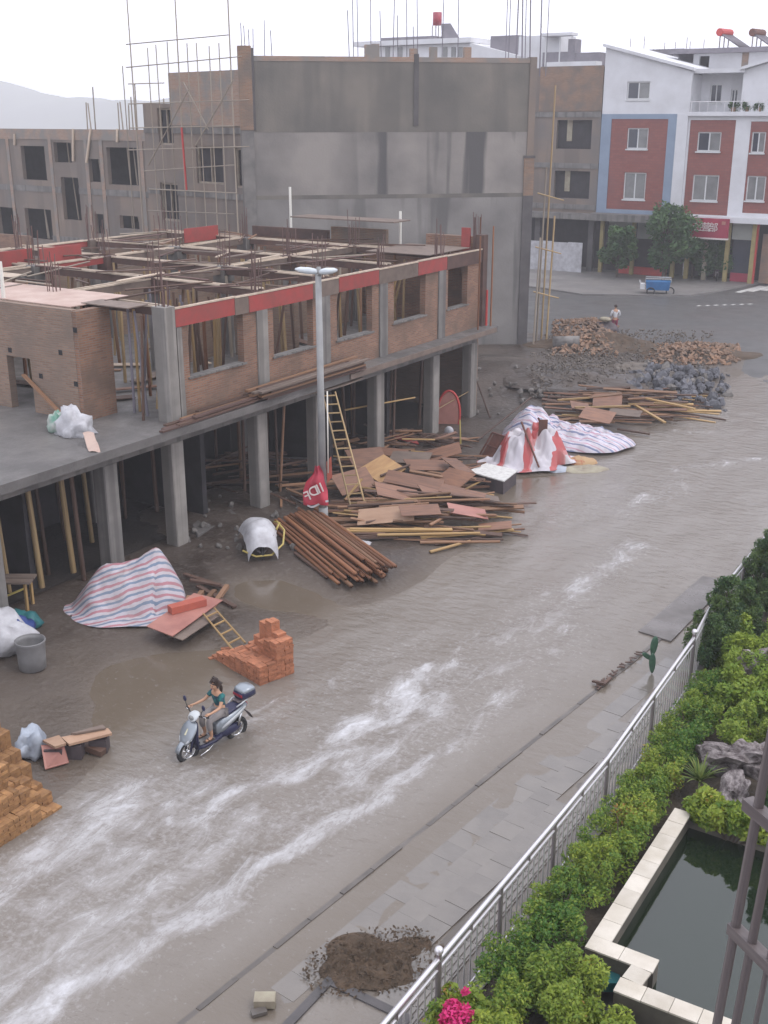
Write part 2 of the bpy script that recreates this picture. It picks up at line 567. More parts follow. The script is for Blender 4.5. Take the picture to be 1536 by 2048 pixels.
mk('white_pipe', (0.78, 0.76, 0.70), (0.70, 0.67, 0.60), ns=4, rough=0.4)
mk('white_wall', (0.68, 0.68, 0.70), (0.58, 0.575, 0.585), ns=0.5, rough=0.75)
mk('blue_wall', (0.25, 0.31, 0.40), (0.21, 0.265, 0.345), ns=0.6, rough=0.7)
brick_mat('red_tile', (0.215, 0.062, 0.05), (0.26, 0.08, 0.062), (0.18, 0.07, 0.06), bw=0.4, rh=0.2, ms=0.015, dirt=(0.18, 0.066, 0.06), dlo=0.5, dhi=0.8, bump=0.2, rough=0.5)
mk('grey_roof', (0.22, 0.20, 0.22), (0.16, 0.15, 0.17), ns=1, rough=0.7)
mk('hole_shade', (0.02, 0.02, 0.022), (0.03, 0.028, 0.03), ns=2, rough=0.9)  # near-black colour painting the shade inside the putlog holes
mk('room_shade', (0.045, 0.04, 0.045), (0.03, 0.028, 0.03), ns=2, rough=0.9)  # near-black colour standing in for the shade of unlit rooms
mk('glass_dark', (0.05, 0.055, 0.075), (0.035, 0.04, 0.055), ns=1, rough=0.12, spec=0.6)
mk('glass_pale', (0.24, 0.24, 0.235), (0.17, 0.17, 0.17), ns=1, rough=0.2, spec=0.5)
mk('frame_white', (0.66, 0.66, 0.66), (0.6, 0.6, 0.6), ns=3, rough=0.5)
mk('sign_red', (0.36, 0.035, 0.07), (0.30, 0.03, 0.06), ns=1.2, rough=0.5)
mk('sign_white', (0.74, 0.66, 0.62), (0.68, 0.6, 0.58), ns=2, rough=0.5)
mk('yellow_paint', (0.36, 0.29, 0.12), (0.28, 0.225, 0.10), ns=2, rough=0.6)
mk('red_paint', (0.50, 0.06, 0.05), (0.42, 0.05, 0.05), ns=2, rough=0.5)
mk('shutter_grey', (0.36, 0.37, 0.34), (0.30, 0.31, 0.29), ns=1, rough=0.5)
mk('asphalt', (0.105, 0.10, 0.097), (0.075, 0.072, 0.07), ns=0.25, rough=0.34, rough2=0.6, bump=0.15, bs=30, spec=0.5)
mk('paving_far', (0.21, 0.195, 0.185), (0.15, 0.14, 0.135), ns=0.4, rough=0.45, rough2=0.7, bump=0.1)
mk('paint_line', (0.62, 0.61, 0.58), (0.40, 0.39, 0.37), ns=2.0, rough=0.55)
mk('paver', (0.17, 0.148, 0.125), (0.13, 0.113, 0.097), ns=0.8, rough=0.05, rough2=0.22, bump=0.10, bs=9, rand=0.04, spec=1.0, coord='Object')
mk('paver_base', (0.14, 0.12, 0.10), (0.11, 0.095, 0.082), ns=2.5, rough=0.15)
mk('ramp_wet', (0.15, 0.132, 0.122), (0.11, 0.098, 0.09), ns=1.2, rough=0.2, rough2=0.5, bump=0.2)
mk('kerb_stone', (0.135, 0.118, 0.105), (0.09, 0.08, 0.072), ns=1.5, rough=0.4, bump=0.2, rand=0.1)
mk('earth', (0.10, 0.065, 0.04), (0.06, 0.042, 0.027), ns=5, rough=0.8, bump=0.8, bs=14)
mk('bay_floor_shade', (0.03, 0.024, 0.02), (0.02, 0.016, 0.014), ns=2, rough=0.85, bump=0.5)  # near-black so the covered ground floor reads as deep shade
mk('garden_earth', (0.075, 0.058, 0.042), (0.05, 0.04, 0.03), ns=3, rough=0.85, bump=0.6, bs=14)
mk('steel', (0.74, 0.72, 0.73), (0.64, 0.62, 0.63), ns=2, rough=0.3, metal=0.7)
mk('frame_brown', (0.17, 0.145, 0.14), (0.12, 0.10, 0.098), ns=2, rough=0.4)
mk('steel_dull', (0.30, 0.265, 0.265), (0.22, 0.19, 0.20), ns=3, rough=0.4, metal=0.6)
mk('ceramic_tile', (0.60, 0.55, 0.47), (0.47, 0.42, 0.34), ns=1.8, rough=0.4, rand=0.08, bump=0.15)
mk('pond_wall', (0.17, 0.15, 0.12), (0.10, 0.09, 0.075), ns=2, rough=0.6)
mk('rock', (0.34, 0.30, 0.29), (0.075, 0.055, 0.055), ns=2.6, rough=0.75, bump=0.8, bs=7, rand=0.15)
mk('rock_blue', (0.13, 0.13, 0.145), (0.08, 0.08, 0.09), ns=2, rough=0.7, bump=0.5, rand=0.3)
mk('rock_grey', (0.20, 0.185, 0.17), (0.13, 0.118, 0.107), ns=2, rough=0.8, bump=0.5, rand=0.25)
mk('bark', (0.10, 0.075, 0.055), (0.06, 0.045, 0.035), ns=6, rough=0.9, bump=0.5)
leaf_mat('leaf_hedge', (0.07, 0.17, 0.028), (0.35, 0.41, 0.055), (0.38, 0.19, 0.05), 0.32)
leaf_mat('leaf_lime', (0.12, 0.22, 0.03), (0.32, 0.38, 0.05))
leaf_mat('leaf_conifer', (0.030, 0.085, 0.045), (0.13, 0.19, 0.045))
leaf_mat('leaf_tree', (0.035, 0.095, 0.040), (0.11, 0.19, 0.06))
leaf_mat('leaf_spiky', (0.07, 0.14, 0.03), (0.24, 0.28, 0.07))
leaf_mat('petal_pink', (0.55, 0.02, 0.13), (0.75, 0.05, 0.25))
mk('cactus_green', (0.055, 0.125, 0.075), (0.035, 0.085, 0.055), ns=6, rough=0.5)
mk('sheet_white', (0.55, 0.55, 0.57), (0.38, 0.37, 0.385), ns=2.5, rough=0.45, bump=0.5, bs=5)
mk('sheet_grey', (0.40, 0.44, 0.50), (0.28, 0.31, 0.36), ns=2.5, rough=0.35, bump=0.5, bs=6)
mk('sheet_red', (0.52, 0.055, 0.085), (0.42, 0.05, 0.08), ns=2.5, rough=0.5)
mk('foam_red', (0.46, 0.12, 0.075), (0.38, 0.10, 0.07), ns=2.5, rough=0.7)
mk('sheet_pinkwhite', (0.58, 0.54, 0.57), (0.50, 0.12, 0.11), ns=1.3, rough=0.45, bump=0.4, bs=5, lo=0.48, hi=0.58)
mk('sheet_green', (0.10, 0.28, 0.20), (0.45, 0.45, 0.42), ns=2.5, rough=0.5)
mk('blue_plastic', (0.03, 0.06, 0.22), (0.02, 0.04, 0.15), ns=2.5, rough=0.4)
mk('teal_plastic', (0.03, 0.16, 0.17), (0.02, 0.11, 0.12), ns=2, rough=0.4)
mk('bucket_plastic', (0.22, 0.215, 0.215), (0.165, 0.16, 0.16), ns=2, rough=0.4)
mk('cardboard', (0.42, 0.28, 0.15), (0.36, 0.13, 0.07), ns=3, rough=0.7, lo=0.5, hi=0.6)
mk('paper_mud', (0.36, 0.33, 0.24), (0.24, 0.2, 0.15), ns=2, rough=0.6)
mk('white_top', (0.66, 0.65, 0.62), (0.42, 0.40, 0.38), ns=6, rough=0.5, lo=0.45, hi=0.75)
mk('box_dark', (0.09, 0.07, 0.075), (0.06, 0.05, 0.055), ns=3, rough=0.6)
mk('rust_frame', (0.16, 0.065, 0.045), (0.10, 0.045, 0.035), ns=3, rough=0.65)
mk('lamp_pole', (0.33, 0.33, 0.325), (0.26, 0.26, 0.26), ns=1.5, rough=0.5)
mk('lamp_glass', (0.62, 0.66, 0.68), (0.5, 0.54, 0.57), ns=2, rough=0.25)
mk('rope_yellow', (0.50, 0.40, 0.12), (0.40, 0.31, 0.10), ns=3, rough=0.5)
mk('scooter_silver', (0.33, 0.36, 0.39), (0.29, 0.32, 0.35), ns=2, rough=0.28, metal=0.45)
mk('scooter_white', (0.55, 0.57, 0.58), (0.5, 0.52, 0.53), ns=2, rough=0.3)
mk('scooter_navy', (0.025, 0.027, 0.07), (0.02, 0.02, 0.05), ns=3, rough=0.4)
mk('rubber', (0.02, 0.02, 0.022), (0.03, 0.03, 0.03), ns=5, rough=0.7)
mk('chrome', (0.7, 0.7, 0.7), (0.6, 0.6, 0.6), ns=2, rough=0.2, metal=1.0)
mk('red_lens', (0.35, 0.02, 0.04), (0.28, 0.02, 0.04), ns=2, rough=0.25)
mk('decal_cream', (0.62, 0.60, 0.42), (0.55, 0.52, 0.36), ns=2, rough=0.4)
mk('skin', (0.47, 0.27, 0.17), (0.43, 0.24, 0.15), ns=4, rough=0.55)
mk('hair', (0.03, 0.018, 0.015), (0.045, 0.026, 0.02), ns=8, rough=0.5)
mk('cloth_teal', (0.02, 0.16, 0.15), (0.015, 0.045, 0.07), ns=7, rough=0.8, lo=0.46, hi=0.56)
mk('cloth_grey', (0.27, 0.245, 0.235), (0.22, 0.2, 0.195), ns=6, rough=0.85)
mk('cloth_white', (0.62, 0.62, 0.63), (0.55, 0.55, 0.57), ns=5, rough=0.85)
mk('cloth_maroon', (0.24, 0.03, 0.07), (0.19, 0.025, 0.06), ns=5, rough=0.85)
mk('sandal', (0.07, 0.045, 0.035), (0.05, 0.035, 0.03), ns=5, rough=0.6)
mk('cart_blue', (0.03, 0.16, 0.38), (0.025, 0.12, 0.30), ns=2, rough=0.4)
mk('window_teal', (0.03, 0.17, 0.19), (0.02, 0.13, 0.15), ns=1, rough=0.1, spec=0.6)
mk('wood_bare', (0.45, 0.29, 0.15), (0.36, 0.22, 0.11), ns=4, rough=0.7, rand=0.15)
mk('hill', (0.10, 0.12, 0.09), (0.08, 0.095, 0.08), ns=0.02, rough=0.9)
stripe_mat('tarp_stripes', [(0.0, (0.50, 0.46, 0.50)), (0.30, (0.17, 0.225, 0.31)), (0.52, (0.51, 0.47, 0.50)), (0.76, (0.42, 0.19, 0.22))], 0.29)
stripe_mat('tarp_fine', [(0.0, (0.58, 0.55, 0.61)), (0.45, (0.17, 0.2, 0.33)), (0.66, (0.58, 0.55, 0.6)), (0.84, (0.5, 0.3, 0.37))], 0.34)
stripe_mat('tarp_redwhite', [(0.0, (0.56, 0.53, 0.57)), (0.42, (0.45, 0.07, 0.07)), (0.66, (0.55, 0.2, 0.2)), (0.74, (0.58, 0.55, 0.58))], 0.95, 0.7)


def mud_material():
    m, n, L, b = base_mat('mud')
    tc = n.new('ShaderNodeTexCoord')
    no = n.new('ShaderNodeTexNoise'); no.inputs['Scale'].default_value = 0.45; no.inputs['Detail'].default_value = 8
    L.new(tc.outputs['Object'], no.inputs['Vector'])
    cr = n.new('ShaderNodeValToRGB')
    cr.color_ramp.elements[0].position = 0.3; cr.color_ramp.elements[0].color = (0.038, 0.029, 0.024, 1)
    cr.color_ramp.elements[1].position = 0.7; cr.color_ramp.elements[1].color = (0.082, 0.062, 0.049, 1)
    L.new(no.outputs['Fac'], cr.inputs[0])
    n2 = n.new('ShaderNodeTexNoise'); n2.inputs['Scale'].default_value = 6; n2.inputs['Detail'].default_value = 6
    L.new(tc.outputs['Object'], n2.inputs['Vector'])
    mr = n.new('ShaderNodeMapRange'); mr.inputs[1].default_value = 0.55; mr.inputs[2].default_value = 0.75
    L.new(n2.outputs['Fac'], mr.inputs[0])
    mi = n.new('ShaderNodeMixRGB'); mi.inputs[2].default_value = (0.125, 0.105, 0.09, 1)
    L.new(mr.outputs[0], mi.inputs[0]); L.new(cr.outputs[0], mi.inputs[1])
    ge = n.new('ShaderNodeNewGeometry'); sz = n.new('ShaderNodeSeparateXYZ'); L.new(ge.outputs['Position'], sz.inputs[0])
    wt = n.new('ShaderNodeMapRange'); wt.inputs[1].default_value = 0.13; wt.inputs[2].default_value = 0.0
    L.new(sz.outputs[2], wt.inputs[0])
    silt = n.new('ShaderNodeMixRGB'); silt.inputs[2].default_value = (0.115, 0.091, 0.070, 1)      # fresh silt left by the flood
    L.new(wt.outputs[0], silt.inputs[0]); L.new(mi.outputs[0], silt.inputs[1])
    L.new(silt.outputs[0], b.inputs['Base Color'])
    m3 = n.new('ShaderNodeMapRange'); m3.inputs[1].default_value = 0.4; m3.inputs[2].default_value = 0.62; m3.inputs[3].default_value = 0.28; m3.inputs[4].default_value = 0.75
    L.new(no.outputs['Fac'], m3.inputs[0]); L.new(m3.outputs[0], b.inputs['Roughness'])
    bp = n.new('ShaderNodeBump'); bp.inputs['Strength'].default_value = 0.7; bp.inputs['Distance'].default_value = 0.06
    L.new(n2.outputs['Fac'], bp.inputs['Height']); L.new(bp.outputs[0], b.inputs['Normal'])


def water_material():
    m, n, L, b = base_mat('flood_water')
    tc = n.new('ShaderNodeTexCoord')
    # turbid colour
    mp0 = n.new('ShaderNodeMapping'); mp0.inputs['Scale'].default_value = (0.9, 0.35, 1)
    L.new(tc.outputs['Object'], mp0.inputs[0])
    n0 = n.new('ShaderNodeTexNoise'); n0.inputs['Scale'].default_value = 1.0; n0.inputs['Detail'].default_value = 4
    L.new(mp0.outputs[0], n0.inputs['Vector'])
    mi = n.new('ShaderNodeMixRGB'); mi.inputs[1].default_value = (0.150, 0.124, 0.098, 1); mi.inputs[2].default_value = (0.240, 0.217, 0.193, 1)
    L.new(n0.outputs['Fac'], mi.inputs[0])
    # calm shallow margins are browner
    at2 = n.new('ShaderNodeAttribute'); at2.attribute_name = 'calm'
    mc = n.new('ShaderNodeMixRGB'); mc.inputs[2].default_value = (0.130, 0.102, 0.074, 1)
    L.new(at2.outputs['Fac'], mc.inputs[0]); L.new(mi.outputs[0], mc.inputs[1])
    # foam: streaky noise thresholded by the local amount of foam
    at = n.new('ShaderNodeAttribute'); at.attribute_name = 'foam'
    mp = n.new('ShaderNodeMapping'); mp.inputs['Scale'].default_value = (1.7, 0.75, 1)
    mp.inputs['Rotation'].default_value = (0, 0, R(7))
    L.new(tc.outputs['Object'], mp.inputs[0])
    n1 = n.new('ShaderNodeTexNoise'); n1.inputs['Scale'].default_value = 1.0; n1.inputs['Detail'].default_value = 9; n1.inputs['Roughness'].default_value = 0.68
    n1.inputs['Distortion'].default_value = 0.75
    L.new(mp.outputs[0], n1.inputs['Vector'])
    ad = n.new('ShaderNodeMath'); ad.operation = 'ADD'
    L.new(n1.outputs['Fac'], ad.inputs[0]); L.new(at.outputs['Fac'], ad.inputs[1])
    mr = n.new('ShaderNodeMapRange'); mr.inputs[1].default_value = 0.76; mr.inputs[2].default_value = 1.12; mr.inputs[4].default_value = 0.86
    L.new(ad.outputs[0], mr.inputs[0])
    # fine lace of bubbles
    n4 = n.new('ShaderNodeTexNoise'); n4.inputs['Scale'].default_value = 8.0; n4.inputs['Detail'].default_value = 5; n4.inputs['Roughness'].default_value = 0.7
    L.new(tc.outputs['Object'], n4.inputs['Vector'])
    a4 = n.new('ShaderNodeMath'); a4.operation = 'MULTIPLY_ADD'; a4.inputs[1].default_value = 0.45
    L.new(at.outputs['Fac'], a4.inputs[0]); L.new(n4.outputs['Fac'], a4.inputs[2])
    r4 = n.new('ShaderNodeMapRange'); r4.inputs[1].default_value = 0.60; r4.inputs[2].default_value = 0.92; r4.inputs[4].default_value = 0.34
    L.new(a4.outputs[0], r4.inputs[0])
    n5 = n.new('ShaderNodeTexNoise'); n5.inputs['Scale'].default_value = 1.0; n5.inputs['Detail'].default_value = 7; n5.inputs['Roughness'].default_value = 0.72; n5.inputs['Distortion'].default_value = 0.5
    mp5 = n.new('ShaderNodeMapping'); mp5.inputs['Scale'].default_value = (7.0, 3.6, 1)
    L.new(tc.outputs['Object'], mp5.inputs[0]); L.new(mp5.outputs[0], n5.inputs['Vector'])
    r5 = n.new('ShaderNodeMapRange'); r5.inputs[1].default_value = 0.34; r5.inputs[2].default_value = 0.62; r5.inputs[3].default_value = 0.42
    L.new(n5.outputs['Fac'], r5.inputs[0])
    br5 = n.new('ShaderNodeMath'); br5.operation = 'MULTIPLY'
    L.new(mr.outputs[0], br5.inputs[0]); L.new(r5.outputs[0], br5.inputs[1])
    mxx = n.new('ShaderNodeMath'); mxx.operation = 'MAXIMUM'
    L.new(br5.outputs[0], mxx.inputs[0]); L.new(r4.outputs[0], mxx.inputs[1])
    mf = n.new('ShaderNodeMixRGB'); mf.inputs[2].default_value = (0.66, 0.66, 0.68, 1)
    L.new(mxx.outputs[0], mf.inputs[0]); L.new(mc.outputs[0], mf.inputs[1])
    L.new(mf.outputs[0], b.inputs['Base Color'])
    rr = n.new('ShaderNodeMapRange'); rr.inputs[3].default_value = 0.10; rr.inputs[4].default_value = 0.7
    L.new(mxx.outputs[0], rr.inputs[0]); L.new(rr.outputs[0], b.inputs['Roughness'])
    b.inputs['IOR'].default_value = 1.5
    b.inputs['Specular IOR Level'].default_value = 0.5
    # ripples
    mp2 = n.new('ShaderNodeMapping'); mp2.inputs['Scale'].default_value = (2.2, 4.2, 1); mp2.inputs['Rotation'].default_value = (0, 0, R(-18))
    L.new(tc.outputs['Object'], mp2.inputs[0])
    n2 = n.new('ShaderNodeTexNoise'); n2.inputs['Scale'].default_value = 1.0; n2.inputs['Detail'].default_value = 5; n2.inputs['Roughness'].default_value = 0.6
    L.new(mp2.outputs[0], n2.inputs['Vector'])
    sc = n.new('ShaderNodeMath'); sc.operation = 'MULTIPLY'
    cl = n.new('ShaderNodeMath'); cl.operation = 'SUBTRACT'; cl.inputs[0].default_value = 1.0
    L.new(at2.outputs['Fac'], cl.inputs[1])
    L.new(cl.outputs[0], sc.inputs[0]); sc.inputs[1].default_value = 1.0
    bp = n.new('ShaderNodeBump'); bp.inputs['Distance'].default_value = 0.055
    L.new(sc.outputs[0], bp.inputs['Strength'])
    L.new(n2.outputs['Fac'], bp.inputs['Height'])
    bp2 = n.new('ShaderNodeBump'); bp2.inputs['Distance'].default_value = 0.03; bp2.inputs['Strength'].default_value = 0.5
    L.new(mxx.outputs[0], bp2.inputs['Height']); L.new(bp.outputs[0], bp2.inputs['Normal'])
    L.new(bp2.outputs[0], b.inputs['Normal'])


def pond_material():
    m, n, L, b = base_mat('pond_water')
    b.inputs['Base Color'].default_value = (0.010, 0.018, 0.009, 1)
    b.inputs['Roughness'].default_value = 0.04
    b.inputs['IOR'].default_value = 1.7
    tc = n.new('ShaderNodeTexCoord')
    n2 = n.new('ShaderNodeTexNoise'); n2.inputs['Scale'].default_value = 5; n2.inputs['Detail'].default_value = 2
    L.new(tc.outputs['Object'], n2.inputs['Vector'])
    bp = n.new('ShaderNodeBump'); bp.inputs['Distance'].default_value = 0.01; bp.inputs['Strength'].default_value = 0.15
    L.new(n2.outputs['Fac'], bp.inputs['Height']); L.new(bp.outputs[0], b.inputs['Normal'])


mud_material()
water_material()
pond_material()

# ================================================================== THE SETTING
def shore(y):
    return -14.95 + 0.55 * nz(y, 3.3, 0, 0.23) + 0.2 * nz(y, 8.3, 0, 0.9) - 1.5 * math.exp(-((y - 16.6) / 2.6) ** 2) - 0.7 * math.exp(-((y - 33.2) / 1.6) ** 2)


DIPS = [(-17.4, 21.6, 1.5, 0.9, 0.24), (-17.2, 16.2, 1.9, 1.5, 0.13), (-15.9, 33.4, 1.0, 1.2, 0.2), (-17.6, 13.2, 1.3, 1.2, 0.06)]
BUMPS = [(-16.1, 25.0, 1.0, 1.2, 0.20), (-23.0, 25.5, 2.0, 2.0, 0.12), (-20.5, 24.5, 1.6, 1.0, 0.10), (-24, 48, 4, 4, 0.5), (-20, 49, 4, 3.5, 0.35), (-30, 47, 5, 5, 0.3)]


def hgt(x, y):
    d = shore(y) - x
    h = max(-0.14, 0.16 * d) if d < 0 else 0.10 * sm(0, 1.8, d) + 0.10 * sm(2, 8, d)
    if d > 0.2:
        h += (0.035 * nz(x, y, 1, 0.7) + 0.022 * nz(x, y, 2, 2.1)) * sm(0.2, 1.5, d)
    for cx, cy, rx, ry, a in DIPS:
        q = ((x - cx) / rx) ** 2 + ((y - cy) / ry) ** 2
        if q < 6: h -= a * math.exp(-q)
    for cx, cy, rx, ry, a in BUMPS:
        q = ((x - cx) / rx) ** 2 + ((y - cy) / ry) ** 2
        if q < 6: h += a * math.exp(-q)
    return h


def terrain(name, mat, x0, x1, y0, y1, step, fn, label):
    nx, ny = int((x1 - x0) / step), int((y1 - y0) / step)
    b = MB().grid(nx, ny, lambda u, v: (x0 + u * (x1 - x0), y0 + v * (y1 - y0), fn(x0 + u * (x1 - x0), y0 + v * (y1 - y0))))
    o = b.build(name, mat, smooth=True, uv=False)
    return tag(o, label, 'ground', kind='structure')


# broad ground to the horizon
b = MB()
b.add([(-1510, -112, -0.4), (812, -112, -0.4), (812, 992, -0.4), (-1510, 992, -0.4)], [(0, 1, 2, 3)])
tag(b.build('ground', 'mud', uv=False), 'bare earth ground stretching to the far hills', 'ground', kind='structure')
terrain('mud_lot', 'mud', -46, -13.4, 2, 60.6, 0.22, lambda x, y: hgt(x, y) if y < 58 else hgt(x, 58) * (60.6 - y) / 2.6 + 0.0, 'wet muddy building lot beside the flooded street')


def road_z(x, y):
    return -0.13 + 0.16 * sm(46, 60, y)


b = MB().grid(10, 60, lambda u, v: (-15.5 + u * 16.5, -15 + v * 75, road_z(0, -15 + v * 75)))
tag(b.build('street', 'asphalt', smooth=True), 'flooded street bed running between the lot and the pavement', 'street', kind='structure')
b = MB().grid(20, 6, lambda u, v: (-110 + u * 170, 60 + v * 31, 0.03 - 0.0 * v))
tag(b.build('road', 'asphalt'), 'wet grey asphalt road crossing at the end of the street', 'road', kind='structure')

# flood water -------------------------------------------------------
FOAM = [  # (x0,y0,x1,y1,width,amount) streaks of foam along the current
    (-11.85, 14.8, -11.7, 20.2, 0.42, 0.50), (-11.5, 18.6, -11.3, 20.6, 0.5, 0.40), (-12.3, 12.6, -11.8, 15.6, 0.55, 0.40), (-11.2, 15.6, -11.2, 19.6, 0.5, 0.32), (-11.0, 18.6, -10.8, 20.8, 0.35, 0.36),
    (-9.4, 20.4, -9.6, 16.9, 0.42, 0.34), (-9.6, 16.9, -10.05, 14.6, 0.34, 0.46), (-10.0, 14.6, -10.4, 12.4, 0.36, 0.50), (-10.4, 12.4, -10.75, 9.4, 0.42, 0.50), (-10.75, 9.4, -11.1, 6.0, 0.5, 0.50),
    (-13.8, 12.8, -13.7, 9.2, 0.85, 0.46), (-13.5, 9.2, -13.2, 5, 1.0, 0.46), (-12.9, 13.8, -12.6, 10.2, 0.8, 0.36),
    (-11.5, 13.0, -11.8, 6.0, 1.3, 0.33), (-10.6, 18.8, -10.6, 13.5, 0.9, 0.33), (-12.2, 12.0, -12.4, 6.0, 1.2, 0.33), (-10.3, 21, -10.6, 16, 0.9, 0.26),
    (-10.75, 26.3, -10.55, 30.4, 0.55, 0.38), (-10.2, 24.0, -10.5, 26.0, 0.7, 0.28), (-11.3, 21.0, -10.9, 25.5, 0.9, 0.24),
    (-12.3, 38.4, -10.0, 41.6, 0.55, 0.30), (-9.6, 41.4, -8.2, 42.6, 0.5, 0.32), (-12.0, 33.0, -11.3, 37.0, 1.0, 0.25), (-14.0, 43.5, -12.6, 44.0, 0.5, 0.26),
    (-13.2, 16.0, -12.6, 21.5, 0.9, 0.21), (-10.4, 20.5, -10.2, 24.0, 1.0, 0.23), (-13.6, 31, -12.8, 36, 0.9, 0.2), (-14.2, 13.5, -13.6, 16, 0.6, 0.2), (-13.78, 14.2, -13.82, 14.5, 0.25, 0.42), (-13.8, 15.6, -13.75, 17.2, 0.22, 0.36), (-13.55, 15.2, -13.2, 17.0, 0.18, 0.3),
]
fx0, fx1, fy0, fy1, fs = -20.5, -6.2, 2.0, 60.0, 0.11
nx, ny = int((fx1 - fx0) / fs), int((fy1 - fy0) / fs)
X, Y = np.meshgrid(np.linspace(fx0, fx1, nx + 1), np.linspace(fy0, fy1, ny + 1))
foam = np.zeros_like(X)
wx_ = np.array([noise.noise(Vector((a * 0.5, c * 0.42, 7))) * 0.55 + noise.noise(Vector((a * 1.3, c * 1.1, 9))) * 0.28 for a, c in zip(X.ravel(), Y.ravel())]).reshape(X.shape)
Xw = X + wx_
for x0, y0, x1, y1, wd, am in FOAM:
    dx, dy = x1 - x0, y1 - y0
    t = np.clip(((Xw - x0) * dx + (Y - y0) * dy) / (dx * dx + dy * dy), 0, 1)
    d2 = (Xw - x0 - t * dx) ** 2 + ((Y - y0 - t * dy)) ** 2
    foam = np.maximum(foam, am * np.exp(-d2 / wd ** 2))
kerbx = lambda y: -9.26 + 0.0908 * (y - 8.93)
foam *= 1 / (1 + np.exp((X - (kerbx(Y) - 0.15)) * 12))
calm = np.clip((-14.3 - X) / 1.6, 0, 1) * 0.9
calm = np.maximum(calm, np.clip((X - kerbx(Y) + 0.7) / 0.7, 0, 1) * 0.55 * (Y < 34))
calm = calm * (1 - np.clip(foam * 3, 0, 1))
wob = np.zeros_like(X)
fl = X.ravel(); gl = Y.ravel()
wob = np.array([noise.noise(Vector((a * 1.1, c * 0.55, 0))) + 0.55 * noise.noise(Vector((a * 2.6, c * 1.5, 4))) for a, c in zip(fl, gl)]).reshape(X.shape)
Z = 0.026 * wob * (1 - calm) + 0.045 * foam * (0.6 + wob) - 0.004
b = MB()
b.v = list(zip(X.ravel().tolist(), Y.ravel().tolist(), Z.ravel().tolist()))
W1 = nx + 1
b.f = [(j * W1 + i, j * W1 + i + 1, (j + 1) * W1 + i + 1, (j + 1) * W1 + i) for j in range(ny) for i in range(nx)]
b.m = [0] * len(b.f)
fw = b.build('flood_water', 'flood_water', smooth=True, uv=False)
for nme, arr in (('foam', foam), ('calm', calm)):
    a = fw.data.attributes.new(nme, 'FLOAT', 'POINT')
    a.data.foreach_set('value', arr.ravel().astype(np.float32))
tag(fw, 'brown flood water with white foam streaming down the street', 'water', kind='structure')

# near pavement -----------------------------------------------------
KD = Vector((0.0908, 1, 0)).normalized()
KN = Vector((KD.y, -KD.x, 0))
K0 = Vector((-9.26, 8.93, 0))
railx = lambda y: -6.02 - 0.05 * max(0, y - 16.5) * 1.0 if y < 29 else -6.65
b = MB()
ys = [4 + i * 1.0 for i in range(36)]
vs, fs = [], []
for y in ys:
    vs += [(kerbx(y) + 0.02, y, -0.035), (-5.2, y, 0.016), (kerbx(y) + 0.02, y, -0.2), (-5.2, y, -0.2)]
for i in range(len(ys) - 1):
    a = 4 * i
    fs += [(a, a + 1, a + 5, a + 4), (a + 2, a, a + 4, a + 6)]
b.add(vs, fs)
sidewalk = b.build('sidewalk', 'paver_base')
tag(sidewalk, 'wet paved sidewalk between the flood and the steel railing', 'sidewalk', kind='structure')
pv = MB().box(-0.2235, 0.2235, -0.2235, 0.2235, -0.03, 0.0).mesh('paver', 'paver')
tb = MB().box(-0.196, 0.196, -0.196, 0.196, -0.03, -0.006)
for k in range(4):
    tb.box(-0.165 + k * 0.095, -0.12 + k * 0.095, -0.19, 0.19, -0.004, 0.014)
tp = tb.mesh('tactile_paver', 'paver')
ks = MB().box(-0.045, 0.045, -0.392, 0.392, -0.16, 0.03).mesh('kerb_stone', 'kerb_stone')
ka = math.atan2(-KD.x, KD.y)
for j in range(-5, 34):
    p = K0 + KD * (j * 0.8) + KN * 0.08
    if p.y < 27.5:
        o = inst('kerb_stone', ks, sidewalk, (p.x, p.y, -0.022 + random.uniform(-0.012, 0.014)), (0, 0, ka + random.uniform(-0.01, 0.01)))
PIT = (-7.8, -6.6, 8.8, 10.7)      # an open pit in the paving
cnt = 0
for i in range(9):
    for j in range(-6, 44):
        p = K0 + KD * (j * 0.45 + (0.22 if i % 2 else 0)) + KN * (0.385 + i * 0.45)
        if p.y < 7.6 or p.y > 25.5 or p.x > railx(p.y) - 0.74 or cnt > 296:
            continue
        if PIT[0] - 0.15 < p.x < PIT[1] + 0.15 and PIT[2] - 0.15 < p.y < PIT[3] + 0.15:
            continue
        cnt += 1
        inst('paver', pv, sidewalk, (p.x, p.y, -0.012 + 0.0115 * i + random.uniform(-0.004, 0.004)), (random.uniform(-0.008, 0.008), random.uniform(-0.008, 0.008), ka))
for j in range(40):
    y = 8.0 + j * 0.402
    if y > 21.5 or (PIT[2] - 0.2 < y < PIT[3] + 0.2 and False):
        continue
    inst('tactile_paver', tp, sidewalk, (railx(y) - 0.55, y, 0.030), (0, 0, 0.0 if y < 16.5 else 0.05))
b = MB()
q = [G(1277, 1262, 0.04), G(1405, 1152, 0.04), G(1460, 1160, 0.04), G(1342, 1282, 0.04)]
b.add([(p.x, p.y, 0.04) for p in q] + [(p.x, p.y, -0.05) for p in q], [(3, 2, 1, 0), (0, 1, 5, 4), (1, 2, 6, 5), (2, 3, 7, 6), (3, 0, 4, 7)])
tag(b.build('ramp', 'ramp_wet'), 'low dark wet concrete ramp on the pavement near the cactus', 'ramp', kind='structure')

